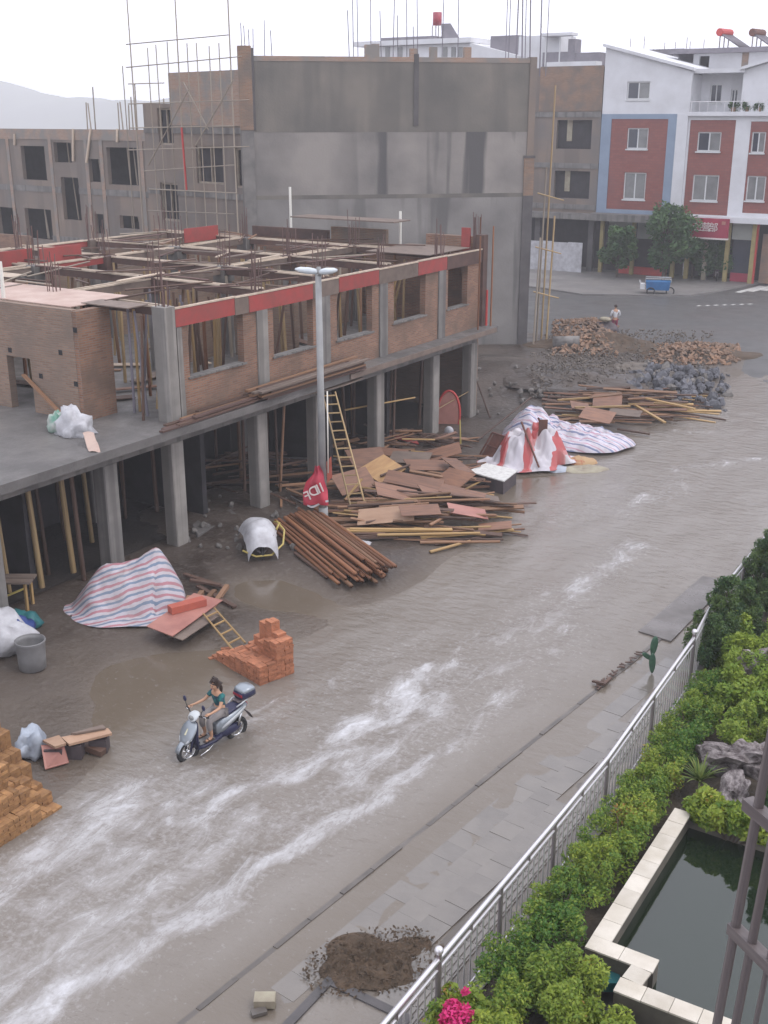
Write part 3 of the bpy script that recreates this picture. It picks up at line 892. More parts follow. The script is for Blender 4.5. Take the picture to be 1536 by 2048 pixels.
# garden bed and plinth
b = MB()
b.add([(-6.02, 6, 0.06), (-4.4, 6, 0.06), (-4.4, 40, 0.06), (-6.65, 40, 0.06), (-6.65, 29, 0.06), (-6.02, 16.5, 0.06)], [(0, 1, 2, 3, 4, 5)])
b.add([(-4.4, 6, 0.062), (6, 6, 0.062), (6, 12.3, 0.062), (-4.4, 12.3, 0.062)], [(0, 1, 2, 3)])
b.add([(-4.4, 17.3, 0.062), (6, 17.3, 0.062), (6, 40, 0.062), (-4.4, 40, 0.062)], [(0, 1, 2, 3)])
tag(b.build('garden_bed', 'garden_earth'), 'dark earth of the planted bed inside the railing', 'ground', kind='structure')

# far pavement, crossing stripes ------------------------------------
fp = [G(1085, 575, 0.15), G(1165, 588, 0.15), G(1380, 590, 0.15), G(1440, 580, 0.15), G(1560, 556, 0.15)]
poly = [(p.x, p.y) for p in fp]
poly = [(-70, poly[0][1] + 3)] + poly + [(10, 92), (10, 93), (-70, 93)]
b = MB()
n = len(poly)
b.add([(x, y, 0.15) for x, y in poly] + [(x, y, 0.0) for x, y in poly], [tuple(range(n))] + [(i + n, (i + 1) % n + n, (i + 1) % n, i) for i in range(n)])
tag(b.build('far_pavement', 'paving_far'), 'raised pavement with kerb in front of the shops', 'pavement', kind='structure')
zb = MB()
for k in range(5):
    a = G(1475 + k * 26, 585 - k * 2, 0.034)
    c = G(1525 + k * 26, 572 - k * 2, 0.034)
    d = (c - a).normalized()
    nn = Vector((d.y, -d.x, 0)) * 0.24
    zb.add([a - nn, a + nn, c + nn, c - nn], [(0, 1, 2, 3)])
for k in range(7):
    a = G(1395 + k * 17, 612 - k * 0.6, 0.034)
    d = Vector((0.35, 0.94, 0)) * 0.35
    nn = Vector((0.94, -0.35, 0)) * 0.12
    zb.add([a - nn, a + nn, a + d + nn, a + d - nn], [(0, 1, 2, 3)])
tag(zb.build('road_marking', 'paint_line'), 'worn white crossing stripes on the far road', 'marking', kind='structure')

# hills --------------------------------------------------------------
b = MB()
def hillf(u, v):
    x = -1500 + u * 2300
    y = 760 + v * 220
    r = math.sin(math.pi * v) ** 0.7
    base = 30 + 8 * nz(x, 1.7, 0, 0.005) + 5 * nz(x, 4.7, 0, 0.02)
    base += 26 * math.exp(-((x + 1120) / 110) ** 2)
    return (x, y, -1 + max(2, base) * r + 0.8 * nz(x, y, 0, 0.08))
b.grid(150, 12, hillf)
tag(b.build('hills', 'hill', smooth=True, uv=False), 'faint blue hills dissolving in the wet haze', 'hills', kind='structure')

# ================================================================== BUILDINGS
def col_box(cx, cy, wx, wy, z0, z1):
    return MB().box(cx - wx / 2, cx + wx / 2, cy - wy / 2, cy + wy / 2, z0, z1)


def bevel_box(cx, cy, wx, wy, z0, z1, c=0.03):
    x0, x1, y0, y1 = cx - wx / 2, cx + wx / 2, cy - wy / 2, cy + wy / 2
    ring = [(x0 + c, y0), (x1 - c, y0), (x1, y0 + c), (x1, y1 - c), (x1 - c, y1), (x0 + c, y1), (x0, y1 - c), (x0, y0 + c)]
    return MB().loft([[Vector((x, y, z0)) for x, y in ring], [Vector((x, y, z1)) for x, y in ring]])


def bands(pl, s0, s1, z0, z1, t, holes, out, mat, parent):
    '''a level band broken where openings cut it, each length a piece of its own'''
    cuts = sorted((max(h[0], s0), min(h[1], s1)) for h in holes if h[2] < z1 and h[3] > z0 and h[1] > s0 and h[0] < s1)
    a = s0
    for c, d in cuts + [(s1, s1)]:
        if c - a > 0.05:
            MB().wall(pl, a, c, z0, z1, t, out=out).build('floor_band', mat, parent, world=True)
        a = max(a, d)


CYL = MB().tube((0, 0, 0), (1, 0, 0), 1.0, 0.86, 7).mesh('pole', 'bamboo', smooth=True)
UB = MB().box(0, 1, -0.5, 0.5, -0.5, 0.5)
_cache = {}


def unit(kind, mat):
    """shared unit meshes along local x: 'pole' (round) or 'board' (square)"""
    k = (kind, mat)
    if k not in _cache:
        if kind == 'pole':
            _cache[k] = MB().tube((0, 0, 0), (1, 0, 0), 1.0, 0.85, 7).mesh('pole', mat, smooth=True)
        elif kind == 'bar':
            _cache[k] = MB().tube((0, 0, 0), (1, 0, 0), 1.0, 1.0, 5).mesh('bar', mat, smooth=True)
        else:
            _cache[k] = UB.mesh('board', mat)
    return _cache[k]


def stick(name, kind, mat, p, q, r, r2=None, parent=None, roll=0.0):
    p, q = Vector(p), Vector(q)
    L = (q - p).length
    rot = xrot(q - p, roll=roll)
    loc = p - Vector(parent.location) if parent is not None else p
    sc = (L, r, r) if kind != 'board' else (L, r, r2 if r2 else r)
    o = bpy.data.objects.new(name, unit(kind, mat))
    COL.objects.link(o)
    if parent is not None:
        o.parent = parent
    o.location = loc
    o.rotation_euler = rot.to_euler()
    o.scale = sc
    return o


# ------------------------------------------------------------------ the two-storey shell on the lot
B1 = thing('unfinished_building', 'two storey brick and concrete shell under construction beside the flooded lot', 'building', (-21.8, 31, 0))
XF = -21.8
GY = [12.2, 16.2, 20.15, 22.75, 26.6, 29.7, 33.4, 37.4, 40.5]
UY = [22.75, 26.85, 30.15, 33.7, 37.85]
ROWS = [-26.8, -32.6, -37.6]
slab = MB().box(-38, -21.02, 6, 41.45, 3.66, 3.9).build('floor_slab', 'concrete_wet', B1, world=True)
MB().box(-22.0, -21.6, 6, 40.7, 3.30, 3.66).build('edge_beam', 'concrete', B1, world=True)
MB().box(-21.02, -20.96, 30.6, 41.2, 3.70, 3.88).build('slab_edge_form', 'tan_formwork', B1, world=True)
for y in GY:
    bevel_box(XF, y, 0.46, 0.5, 0.02, 3.66 if y < 12 else 3.30).build('column', 'concrete_light' if y > 22 else 'concrete', B1, world=True)
for x in (-25.2,):
    for y in GY[1::2]:
        bevel_box(x, y, 0.45, 0.45, 0.0, 3.66).build('column', 'concrete', B1, world=True)
MB().box(-26.2, -26.0, 6, 41.1, 0, 3.66).build('shade_back_wall', 'room_shade', B1, world=True)  # added close behind the columns, near-black to deepen the shade of the bays
MB().box(-28.1, -21.9, 41.15, 41.4, 0, 3.66).build('end_wall', 'brick_wall_tan', B1, world=True)
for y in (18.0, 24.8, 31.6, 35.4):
    MB().box(-25.98, -22.6, y, y + 0.2, 0, 3.66).build('shade_party_wall', 'room_shade', B1, world=True)  # dark walls added to help the ground-floor bays read as shaded
for y in GY[2:]:
    MB().box(-25.98, -22.0, y - 0.13, y + 0.13, 3.32, 3.655).build('cross_beam', 'concrete', B1, world=True)

MB().box(-25.98, -22.02, 6, 41.1, 3.62, 3.655).build('shade_soffit', 'timber_dark', B1, world=True)  # dark sheet added under the slab to cut bounced light in the bays
MB().add([(-25.99, 6, 0.24), (-22.3, 6, 0.22), (-22.3, 41.1, 0.24), (-25.99, 41.1, 0.26)], [(0, 1, 2, 3)]).build('shade_floor', 'bay_floor_shade', B1, world=True)  # near-black sheet added over the mud to paint in the bay shade
# upper storey front wall: brick panels between columns with window openings
plF = Plane((-21.68, 0), (0, 1))      # s = Y, faces +X
plF.n = Vector((1, 0, 0))
HO = [(23.55, 25.97, 4.98, 6.5), (27.42, 29.5, 4.90, 6.5), (30.85, 33.0, 4.86, 6.5), (34.42, 36.65, 4.93, 6.56), (38.35, 39.92, 4.9, 6.5)]
edges = [(23.02, 26.58), (27.1, 29.9), (30.4, 33.43), (33.97, 37.58), (38.1, 40.95)]
for (a, c), h in zip(edges, HO):
    MB().wall(plF, a, c, 3.9, 6.5 if h[3] < 6.52 else 6.56, 0.24, [h]).build('brick_panel', 'brick_wall', B1, world=True)
    sill = MB()
    k = 0
    y = h[0] - 0.08
    while y < h[1] + 0.05:
        sill.box(-21.92, -21.64 + random.uniform(0, 0.02), y, min(y + 0.22, h[1] + 0.1), h[2] - 0.004 - random.uniform(0.0, 0.01), h[2] + 0.05)
        y += 0.235
    sill.build('window_sill', 'concrete', B1, world=True)
for y in UY:
    bevel_box(-21.80, y, 0.36 if y > 23 else 0.5, 0.52 if y > 23 else 0.42, 3.9, 6.52 if y > 23 else 7.12, 0.02).build('upper_column', 'concrete_light' if y < 30 else 'concrete', B1, world=True)
MB().box(-22.1, -21.62, 23.05, 23.25, 3.9, 6.5).build('upper_column', 'concrete_light', B1, world=True)
# formwork boards of the front beam
FB = [(23.02, 25.55, 'red_formwork'), (25.57, 26.2, 'tan_formwork'), (26.22, 29.45, 'red_formwork'), (29.47, 30.9, 'tan_formwork'), (30.92, 33.35, 'red_formwork'), (33.37, 36.0, 'tan_formwork'), (36.02, 38.15, 'red_formwork'), (38.17, 40.98, 'brown_formwork')]
for a, c, m in FB:
    dz = random.uniform(-0.02, 0.02)
    MB().box(-21.66, -21.615, a, c, 6.50 + dz, 6.98 + dz).build('formwork_board', m, B1, world=True)
    MB().box(-22.02, -21.975, a, c, 6.55, 6.99).build('formwork_board', 'brown_formwork', B1, world=True)
    MB().beam((-21.64, a, 7.02 + dz), (-21.63, c, 7.02 + dz), 0.07, 0.05).build('formwork_rail', 'timber_edge', B1, world=True)
MB().box(-22.0, -21.68, 23.0, 40.9, 6.52, 6.56).build('beam_soffit', 'tan_formwork', B1, world=True)


def trough(p, q, m='brown_formwork', wd=0.26, h=0.22, zt=7.0):
    """a beam mould: two side boards with pale rails on top"""
    p, q = Vector((p[0], p[1], 0)), Vector((q[0], q[1], 0))
    d = (q - p).normalized()
    nn = Vector((d.y, -d.x, 0))
    for s in (-1, 1):
        a, c = p + nn * s * wd / 2, q + nn * s * wd / 2
        MB().beam(a + Vector((0, 0, zt - h / 2 - 0.03)), c + Vector((0, 0, zt - h / 2 - 0.03)), 0.03, h).build('beam_mould', m if s > 0 else 'brown_formwork', B1, world=True)
        MB().beam(a + Vector((0, 0, zt)), c + Vector((0, 0, zt + random.uniform(-0.03, 0.03))), 0.075, 0.05).build('formwork_rail', 'timber_edge', B1, world=True)
    MB().beam(p + Vector((0, 0, zt - h)), q + Vector((0, 0, zt - h)), wd, 0.03).build('beam_mould', 'brown_formwork', B1, world=True)


CY = [23.3, 27.5, 31.0, 34.9, 39.3]
for y in CY:
    trough((-22.2, y), (-26.6, y + 0.1))
    trough((-27.0, y + 0.15), (-32.4, y + 0.3))
    trough((-32.8, y + 0.3), (-37.5, y + 0.4), 'red_formwork' if y in (27.5, 34.9) else 'brown_formwork')
for i, x in enumerate(ROWS):
    for y0, y1 in zip(CY[:-1], CY[1:]):
        trough((x, y0 + 0.25), (x - 0.05, y1 - 0.1), 'red_formwork' if (i == 1 and y0 in (27.5,)) or (i == 2 and y0 in (31.0,)) else 'tan_formwork')
for x in ROWS:
    for y in CY:
        bevel_box(x, y + 0.15, 0.42, 0.42, 3.9, 6.6, 0.02).build('upper_column', 'concrete', B1, world=True)
        MB().box(x - 0.26, x + 0.26, y - 0.12, y + 0.42, 6.5, 7.02).build('column_mould', random.choice(['concrete', 'tan_formwork', 'brown_formwork']), B1, world=True)
# red side boards seen on the rear moulds
for px, py, L in ((122, 512, 2.0), (403, 470, 2.2), (30, 520, 1.6)):
    p = G(px, py, 7.1)
    MB().beam((p.x, p.y - L / 2, 7.15), (p.x, p.y + L / 2, 7.15), 0.05, 0.6).build('formwork_board', 'red_formwork', B1, world=True)
# brick partitions of the upper storey
for x, y0, y1, hs in ((-26.9, 28.0, 30.6, []), (-26.9, 35.2, 39.0, []), (-32.7, 24.0, 27.2, []), (-32.7, 31.5, 34.4, []), (-37.7, 23.0, 40.8, [])):
    MB().box(x - 0.12, x + 0.12, y0, y1, 3.9, 6.5).build('partition', 'brick_wall_tan', B1, world=True)
for y, x0, x1 in ((31.15, -26.3, -23.6), (39.45, -36.5, -27.2), (34.95, -32.0, -28.0)):
    MB().box(x0, x1, y - 0.12, y + 0.12, 3.9, 6.5).build('partition', 'brick_wall_tan', B1, world=True)
# end wall of the upper storey, with the stair head above it
plE = Plane((-40, 41.1), (1, 0))
MB().wall(plE, 0.3, 18.25, 3.9, 6.9, 0.24).build('end_wall', 'brick_wall', B1, world=True)
MB().box(-21.95, -21.55, 40.98, 41.34, 3.9, 7.55).build('corner_column', 'brown_formwork', B1, world=True)
for x0, y0, x1, y1, m in ((505, 456, 655, 500, 'brown_formwork'), (662, 456, 772, 486, 'brick_orange'), (852, 470, 945, 498, 'brick_wall')):
    r = plE.rect(x0, y0, x1, y1)
    MB().wall(plE, r[0], r[1], 6.91, r[3], 0.2).build('stair_wall', m, B1, world=True)
p = plE.rect(925, 455, 942, 500)
MB().wall(plE, p[0], p[1], 6.9, p[3], 0.08, out=0.1).build('formwork_board', 'red_formwork', B1, world=True)
MB().box(-30.5, -25.2, 40.0, 41.3, 7.92, 7.97).build('deck_board', 'tan_formwork', B1, world=True)

# brick wall at the left with a doorway, facing us
plL = Plane((-34.5, 21.35), (1, 0))
d0 = plL.rect(20, 715, 66, 832)
ytop = lambda a: 7.0
MB().wall(plL, 0, 10.62, 3.9, 7.02, 0.24, [(d0[0], d0[1], 3.7, d0[3])]).build('gable_wall', 'brick_wall_tan', B1, world=True)
for px, py in ((150, 660), (121, 705), (82, 752), (152, 768), (20, 700)):
    s, z = plL.at(px, py)
    MB().wall(plL, s - 0.07, s + 0.07, z - 0.07, z + 0.07, 0.02, out=0.012).build('putlog_shade_plate', 'hole_shade', B1, world=True)  # dark plates laid on the brick, painting the shade of each hole
MB().box(-23.95, -23.72, 21.36, 22.6, 3.9, 7.0).build('return_wall', 'brick_wall', B1, world=True)
MB().box(-30.2, -24.2, 21.6, 24.0, 7.03, 7.06).build('deck_board', 'plywood_pale', B1, world=True)
MB().box(-24.4, -22.6, 22.2, 23.0, 7.05, 7.08).build('deck_board', 'tan_formwork', B1, world=True)
MB().box(-34.5, -30.6, 22.0, 25.6, 7.02, 7.05).build('deck_board', 'timber_edge', B1, world=True)
MB().box(-34.4, -29.9, 21.7, 21.74, 7.06, 7.5).build('parapet_form', 'concrete', B1, world=True)
MB().box(-25.0, -22.1, 37.6, 40.9, 7.03, 7.06).build('deck_board', 'tan_formwork', B1, world=True)

# props
rp = random.Random(3)
np_ = 0
for x in np.arange(-36.5, -22.2, 1.3):
    for y in np.arange(22.2, 40.6, 1.25):
        xx, yy = x + rp.uniform(-0.5, 0.5), y + rp.uniform(-0.55, 0.55)
        if abs(xx + 26.8) < 0.35 or abs(xx + 32.6) < 0.35 or rp.random() < 0.12:
            continue
        m = rp.choice(['bamboo', 'timber_brown', 'timber_dark', 'bamboo_grey', 'rust_pole', 'bamboo'])
        stick('prop', 'pole', m, (xx, yy, 3.9), (xx + rp.uniform(-0.25, 0.25), yy + rp.uniform(-0.25, 0.25), 6.55 + rp.uniform(0, 0.3)), 0.045 + rp.uniform(0, 0.025), parent=B1)
for h in HO:                       # props right behind the window openings
    for k in range(5):
        yy = h[0] + (h[1] - h[0]) * (k + 0.5) / 5 + rp.uniform(-0.15, 0.15)
        stick('prop', 'pole', rp.choice(['bamboo', 'timber_dark', 'timber_dark', 'timber_yellow']), (-22.6 - rp.uniform(0, 0.8), yy, 3.9), (-22.5 - rp.uniform(0, 0.5), yy + rp.uniform(-0.3, 0.3), 6.6), 0.05, parent=B1)
for k in range(34):
    yy = 21.9 + rp.uniform(0, 5.5)
    xx = -26.0 + rp.uniform(0, 3.6)
    stick('prop', 'pole', rp.choice(['bamboo', 'timber_dark', 'timber_dark', 'pole_grey', 'timber_yellow']), (xx, yy, 3.9), (xx + rp.uniform(-0.3, 0.3), yy + rp.uniform(-0.2, 0.2), 6.9), 0.045, parent=B1)
for x in np.arange(-25.4, -22.3, 1.0):
    for y in np.arange(8.0, 40.4, 1.1):
        xx, yy = x + rp.uniform(-0.4, 0.4), y + rp.uniform(-0.5, 0.5)
        if rp.random() < 0.55 or x < -25.7:
            continue
        stick('prop', 'pole', rp.choice(['timber_brown', 'timber_dark', 'timber_dark', 'timber_dark']), (xx, yy, 0.1), (xx + rp.uniform(-0.2, 0.2), yy + rp.uniform(-0.2, 0.2), 3.66), 0.05 + rp.uniform(0, 0.025), parent=B1)  # dark woods picked here to put the shade of the bays into the colour
for a in ((20, 1190, 0.065), (85, 1180, 0.085), (148, 1150, 0.085), (185, 1090, 0.075)):
    p = G(a[0], a[1], 0.15)
    stick('prop', 'pole', 'bamboo', (p.x, p.y, 0.1), (p.x - 0.05, p.y - 0.12, 3.66), a[2], parent=B1)
# battens and poles strewn across the moulds
for k in range(60):
    x, y, a = rp.uniform(-37, -22.6), rp.uniform(22.5, 40.4), rp.choice([0.0, 1.57]) + rp.gauss(0, 0.35)
    L_ = rp.uniform(1.2, 3.6)
    d = Vector((math.cos(a), math.sin(a), 0)) * L_ / 2
    z = 7.06 + rp.uniform(0, 0.06)
    p, q = Vector((min(x - d.x, -22.1), y - d.y, z)), Vector((min(x + d.x, -22.1), y + d.y, z + rp.uniform(-0.05, 0.1)))
    if rp.random() < 0.5:
        stick('batten', 'board', rp.choice(['timber_brown', 'timber_dark', 'tan_formwork', 'timber_edge']), p, q, rp.uniform(0.06, 0.2), 0.04, parent=B1)
    else:
        stick('batten', 'pole', rp.choice(['bamboo_grey', 'timber_dark', 'rebar_steel']), p, q, 0.03, parent=B1)
# rebar starters over the columns
for x, ylist in ((-21.85, UY + [41.1]), (-26.8, CY), (-32.6, CY), (-37.6, CY)):
    for y in ylist:
        nb = 8
        for k in range(nb):
            px, py = x + rp.uniform(-0.2, 0.2), y + rp.uniform(-0.2, 0.2) + (0.15 if x < -25 else 0)
            stick('rebar', 'bar', 'rebar_steel', (px, py, 6.4), (px + rp.uniform(-0.08, 0.08), py + rp.uniform(-0.08, 0.08), 7.9 + rp.uniform(-0.3, 0.6)), 0.016, parent=B1)
# white service pipes
for px, py, z0, hh in ((566, 375, 7.0, 1.35), (788, 424, 7.0, 0.95), (8, 545, 7.0, 1.1)):
    s_, zt_ = plE.at(px, py)
    p = plE.P(s_, 0, -0.5 if px > 100 else 0)
    if px < 100:
        p = G(px, 600, 7.0); zt_ = 8.1
    stick('vent_pipe', 'bar', 'white_pipe', (p.x, p.y, 6.6), (p.x, p.y, zt_), 0.06, parent=B1)
# corner scaffold tie poles at the far end of the front
for k, (yy, xx) in enumerate(((40.2, -21.3), (41.3, -21.3), (41.5, -22.0))):
    stick('corner_pole', 'pole', 'rust_pole', (xx, yy, 3.9), (xx, yy, 7.6 + 0.3 * k), 0.04, parent=B1)
stick('corner_pole', 'pole', 'red_paint', (-21.35, 41.0, 3.95), (-21.35, 41.0, 5.4), 0.05, parent=B1)
stick('diagonal_pole', 'pole', 'timber_yellow', G(690, 820, 2.0), G(830, 795, 2.0), 0.035, parent=B1)
stick('ground_rail', 'pole', 'bamboo', (-21.6, 37.2, 1.1), (-21.7, 40.4, 1.3), 0.02, parent=B1)

# ------------------------------------------------------------------ the tall raw block behind it
dG = Vector((0.735, 0.678, 0))
BR = G(1048, 695)                               # foot of the right-hand corner
O = BR - dG * 14.75
plG = Plane((O.x, O.y), (dG.x, dG.y))           # s = 0 at the left corner, 14.75 at the right
B2 = thing('unfinished_building', 'tall raw cement gable block with streaked grey end wall', 'building', (O.x, O.y, 0))
LW = 14.75
MB().wall(plG, 0.3, LW - 0.3, 0, 8.05, 0.3).build('gable_wall', 'render_plain', B2, world=True)
MB().wall(plG, 0.3, LW - 0.3, 8.05, 8.25, 0.31, out=0.008).build('floor_band', 'render_upper', B2, world=True)
MB().wall(plG, 0.3, LW - 0.3, 8.25, 11.3, 0.3).build('gable_wall', 'render_lower', B2, world=True)
MB().wall(plG, 0.3, LW - 0.3, 11.3, 11.55, 0.31, out=0.008).build('floor_band', 'render_upper', B2, world=True)
MB().wall(plG, 0.3, LW - 0.3, 11.55, 14.62, 0.3).build('gable_wall', 'render_upper', B2, world=True)
MB().wall(plG, 0.3, LW - 0.3, 14.62, 14.85, 0.3, out=0.02).build('brick_coping', 'brick_far', B2, world=True)
MB().wall(plG, LW - 0.42, LW + 0.12, 0, 8.1, 0.6, out=0.08).build('corner_pillar', 'concrete_dark', B2, world=True)
MB().wall(plG, LW - 0.42, LW + 0.12, 8.1, 10.0, 0.6, out=0.08).build('corner_pillar', 'brick_orange', B2, world=True)
MB().wall(plG, LW - 0.45, LW + 0.15, 10.0, 10.12, 0.64, out=0.1).build('pillar_band', 'concrete_dark', B2, world=True)
MB().wall(plG, LW - 0.3, LW + 0.06, 10.12, 14.9, 0.6, out=0.05).build('corner_pillar', 'render_patchy', B2, world=True)
MB().wall(plG, -0.35, 0.3, 0, 11.4, 0.6, out=0.06).build('corner_pillar', 'concrete', B2, world=True)
MB().wall(plG, -0.35, 0.3, 11.4, 15.3, 0.6, out=0.08).build('corner_pillar', 'brick_orange', B2, world=True)
MB().wall(plG, 0.3, 0.42, 11.4, 15.2, 0.4, out=0.07).build('pillar_edge', 'concrete_dark', B2, world=True)
a = plG.at(832, 180)[0]
MB().wall(plG, a - 0.11, a + 0.13, 11.6, 15.0, 0.2, out=0.05).build('downpipe_chase', 'concrete_dark', B2, world=True)
for x in (738, 752, 828, 868, 936):
    s = plG.at(x, 110)[0]
    MB().wall(plG, s - 0.18, s + 0.18, 14.85, 15.35 + rp.uniform(-0.1, 0.1), 0.36, out=-0.02).build('parapet_stub', 'brick_far', B2, world=True)
# left face
dL = Vector((-0.978, 0.208, 0))
EL = Plane((O.x + dL.x * 12, O.y + dL.y * 12), (-dL.x, -dL.y))   # s runs towards the corner (s=12 at the corner)
wins = [EL.rect(316, 216, 346, 290), EL.rect(322, 366, 357, 442), EL.rect(393, 292, 446, 368), EL.rect(470, 296, 492, 376)]
s0 = EL.at(340, 200)[0]
sl = EL.at(288, 250)[0]
ztop = 14.1
MB().wall(EL, s0, 11.66, 0, ztop, 0.3, [w for w in wins]).build('side_wall', 'render_patchy', B2, world=True)
MB().wall(EL, sl, s0 - 0.005, 0, 12.7, 0.3, [w for w in wins]).build('side_wall', 'render_patchy', B2, world=True)
r = EL.rect(342, 135, 485, 205)
MB().wall(EL, s0 + 0.02, 11.5, 11.6, 14.22, 0.06, out=0.05).build('brick_panel', 'brick_far', B2, world=True)
for z in (4.3, 8.0, 11.2):
    bands(EL, sl, 11.66, z, z + 0.3, 0.06, wins, 0.055, 'concrete', B2)
for i, r in enumerate(wins):
    wn = MB().wall(EL, r[0] + 0.002, r[1] - 0.002, r[2] + 0.002, r[3] - 0.002, 0.1, [(r[0] + 0.1, (r[0] + r[1]) / 2 - 0.04, r[2] + 0.1, r[3] - 0.1), ((r[0] + r[1]) / 2 + 0.04, r[1] - 0.1, r[2] + 0.1, r[3] - 0.1)], out=-0.12)
    wo = wn.build('window', 'bamboo_grey', B2, world=True)
    MB().wall(EL, r[0], r[1], r[2], r[3], 0.02, out=-0.24).build('pane', 'room_shade', wo, world=False)
    wo.children[0].location = -Vector(B2.location)
# body behind the faces
q = [plG.P(0.0, 0, -0.65), plG.P(LW - 0.3, 0, -0.65), plG.P(LW - 0.3, 0, -0.65) + Vector((-6, 9, 0)), EL.P(sl + 0.2, 0, -6), EL.P(sl + 0.2, 0, -0.4)]
MB().loft([[Vector((p.x, p.y, 0)) for p in q], [Vector((p.x, p.y, 12.4)) for p in q]]).build('core', 'render_patchy', B2, world=True)
# starter bars standing on the gable
for x in (700, 708, 717, 743, 764, 787, 797, 815, 829, 837, 885, 917):
    s, z = plG.at(x, 118)
    stick('rebar', 'bar', 'pole_grey', plG.P(s, 14.5, -0.15), plG.P(s + rp.uniform(-0.1, 0.1), 14.9 + (rp.uniform(1.2, 2.2) if x in (700, 764, 797, 829) else rp.uniform(3.4, 4.4)), -0.15), 0.022, parent=B2)
for x in (1013, 1019, 1034, 1047, 1053, 1063, 1083, 1095):
    s, z = plG.at(x, 118)
    stick('rebar', 'bar', 'pole_grey', plG.P(s, 14.0, -0.2), plG.P(s + rp.uniform(-0.15, 0.05), 18.8, -0.2), 0.035 if x in (1034, 1047, 1063, 1083) else 0.022, parent=B2)
for x in (485, 492, 500, 507, 530, 545):
    s, z = plG.at(x, 118)
    stick('rebar', 'bar', 'pole_grey', plG.P(s, 14.6, -0.2), plG.P(s + rp.uniform(-0.05, 0.05), 15.2 + rp.uniform(0.8, 1.5), -0.2), 0.02, parent=B2)

# bamboo scaffold against its left face
ES = Plane(EL.P(0, 0, 1.2), EL.d)
SC = thing('bamboo_scaffold', 'bamboo pole scaffold climbing the side of the tall raw block', 'scaffold', EL.P(6, 0, 1.2))
xs = [258, 276, 308, 326, 345, 365, 384, 406, 427, 447, 470]
for x in xs:
    s, z = ES.at(x, 300)
    top = {258: 14.6, 276: 18.5, 365: 18.6, 470: 18.4}.get(x, 15.4 + rp.uniform(-0.2, 0.3))
    stick('standard', 'pole', 'bamboo_grey', ES.P(s, 0, 0), ES.P(s + rp.uniform(-0.15, 0.15), top, 0), 0.04 if top > 18 else 0.032, parent=SC)
for px0, py0, px1, py1 in ((254, 89, 458, 70), (254, 135, 485, 113), (258, 168, 330, 166), (258, 208, 500, 200), (258, 300, 500, 293), (262, 256, 470, 252), (300, 378, 475, 386), (296, 421, 470, 428), (290, 342, 470, 330)):
    a, c = ES.at(px0, py0), ES.at(px1, py1)
    stick('ledger', 'pole', 'bamboo_grey', ES.P(a[0], a[1], 0.05), ES.P(c[0], c[1], 0.05), 0.03, parent=SC)
for px0, py0, px1, py1 in ((370, 165, 420, 260), (395, 290, 470, 160), (300, 330, 380, 180)):
    a, c = ES.at(px0, py0), ES.at(px1, py1)
    stick('brace', 'pole', 'bamboo_grey', ES.P(a[0], a[1], 0.1), ES.P(c[0], c[1], 0.1), 0.035, parent=SC)
for x, y0 in ((367, 255),):
    a, c = ES.at(x, y0), ES.at(x + 10, 380)
    stick('standard', 'pole', 'red_paint', ES.P(a[0], a[1], 0.12), ES.P(c[0], c[1], 0.12), 0.06, parent=SC)

# scaffold poles at the right-hand corner of the gable
S2 = thing('corner_scaffold', 'yellowish bamboo poles tied at the foot of the gable corner', 'scaffold', G(1085, 690))
for px, py, z1, m in ((1072, 690, 9.5, 'bamboo_grey'), (1082, 685, 13.6, 'bamboo'), (1092, 690, 7.0, 'bamboo'), (1066, 700, 6.0, 'bamboo_grey')):
    p = G(px, py)
    stick('standard', 'pole', m, p, p + Vector((0.1, 0.1, z1)), 0.055, parent=S2)
for z in (3.0, 5.4, 8.2):
    p = G(1062, 692); q = G(1100, 690)
    stick('ledger', 'pole', 'bamboo', p + Vector((0, 0, z)), q + Vector((0.3, 0.2, z - 0.4)), 0.04, parent=S2)

# ------------------------------------------------------------------ raw brick row at the left rear
dR = Vector((0.975, -0.06, 0))
plR = Plane((-75, 57.5), (dR.x, dR.y))
B3 = thing('unfinished_building', 'long low raw brick row with open windows behind the shell', 'building', plR.P(10, 0))
ho = [plR.rect(*r) for r in ((44, 292, 92, 360), (108, 285, 143, 325), (125, 355, 160, 440), (215, 295, 275, 370), (178, 318, 200, 364), (-2, 415, 36, 482), (52, 418, 104, 478), (190, 428, 208, 468), (240, 432, 278, 458))]
s1 = plR.at(296, 300)[0]
MB().wall(plR, -6, s1, 0, 11.15, 0.3, ho).build('front_wall', 'render_patchy', B3, world=True)
for z0, z1, m in ((10.55, 11.25, 'brick_far'), (7.0, 7.4, 'concrete'), (3.6, 4.0, 'concrete')):
    bands(plR, -6, s1, z0, z1, 0.06, ho, 0.05, m, B3)
for x in (20, 104, 175, 205, 285):
    s = plR.at(x, 330)[0]
    MB().wall(plR, s - 0.16, s + 0.16, 0, 11.2, 0.05, out=0.06).build('pilaster', 'brick_far', B3, world=True)
for x, y0, y1 in ((32, 268, 290), (149, 258, 322), (176, 258, 325), (237, 258, 284)):
    s, z = plR.at(x, y1)
    s2, z2 = plR.at(x - (0 if x != 176 else -8), y0)
    stick('prop', 'pole', 'timber_edge', plR.P(s, z, 0.12), plR.P(s2, z2, 0.12), 0.1, parent=B3)
for r in ho:
    for k in range(2):
        ss = r[0] + (r[1] - r[0]) * rp.uniform(0.2, 0.8)
        stick('prop', 'pole', 'bamboo_grey', plR.P(ss, r[2], -0.6), plR.P(ss + rp.uniform(-0.2, 0.2), r[3], -0.5), 0.05, parent=B3)
MB().wall(plR, -6, s1 - 0.1, 0, 10.5, 0.1, out=-3.2).build('rear_wall', 'room_shade', B3, world=True)
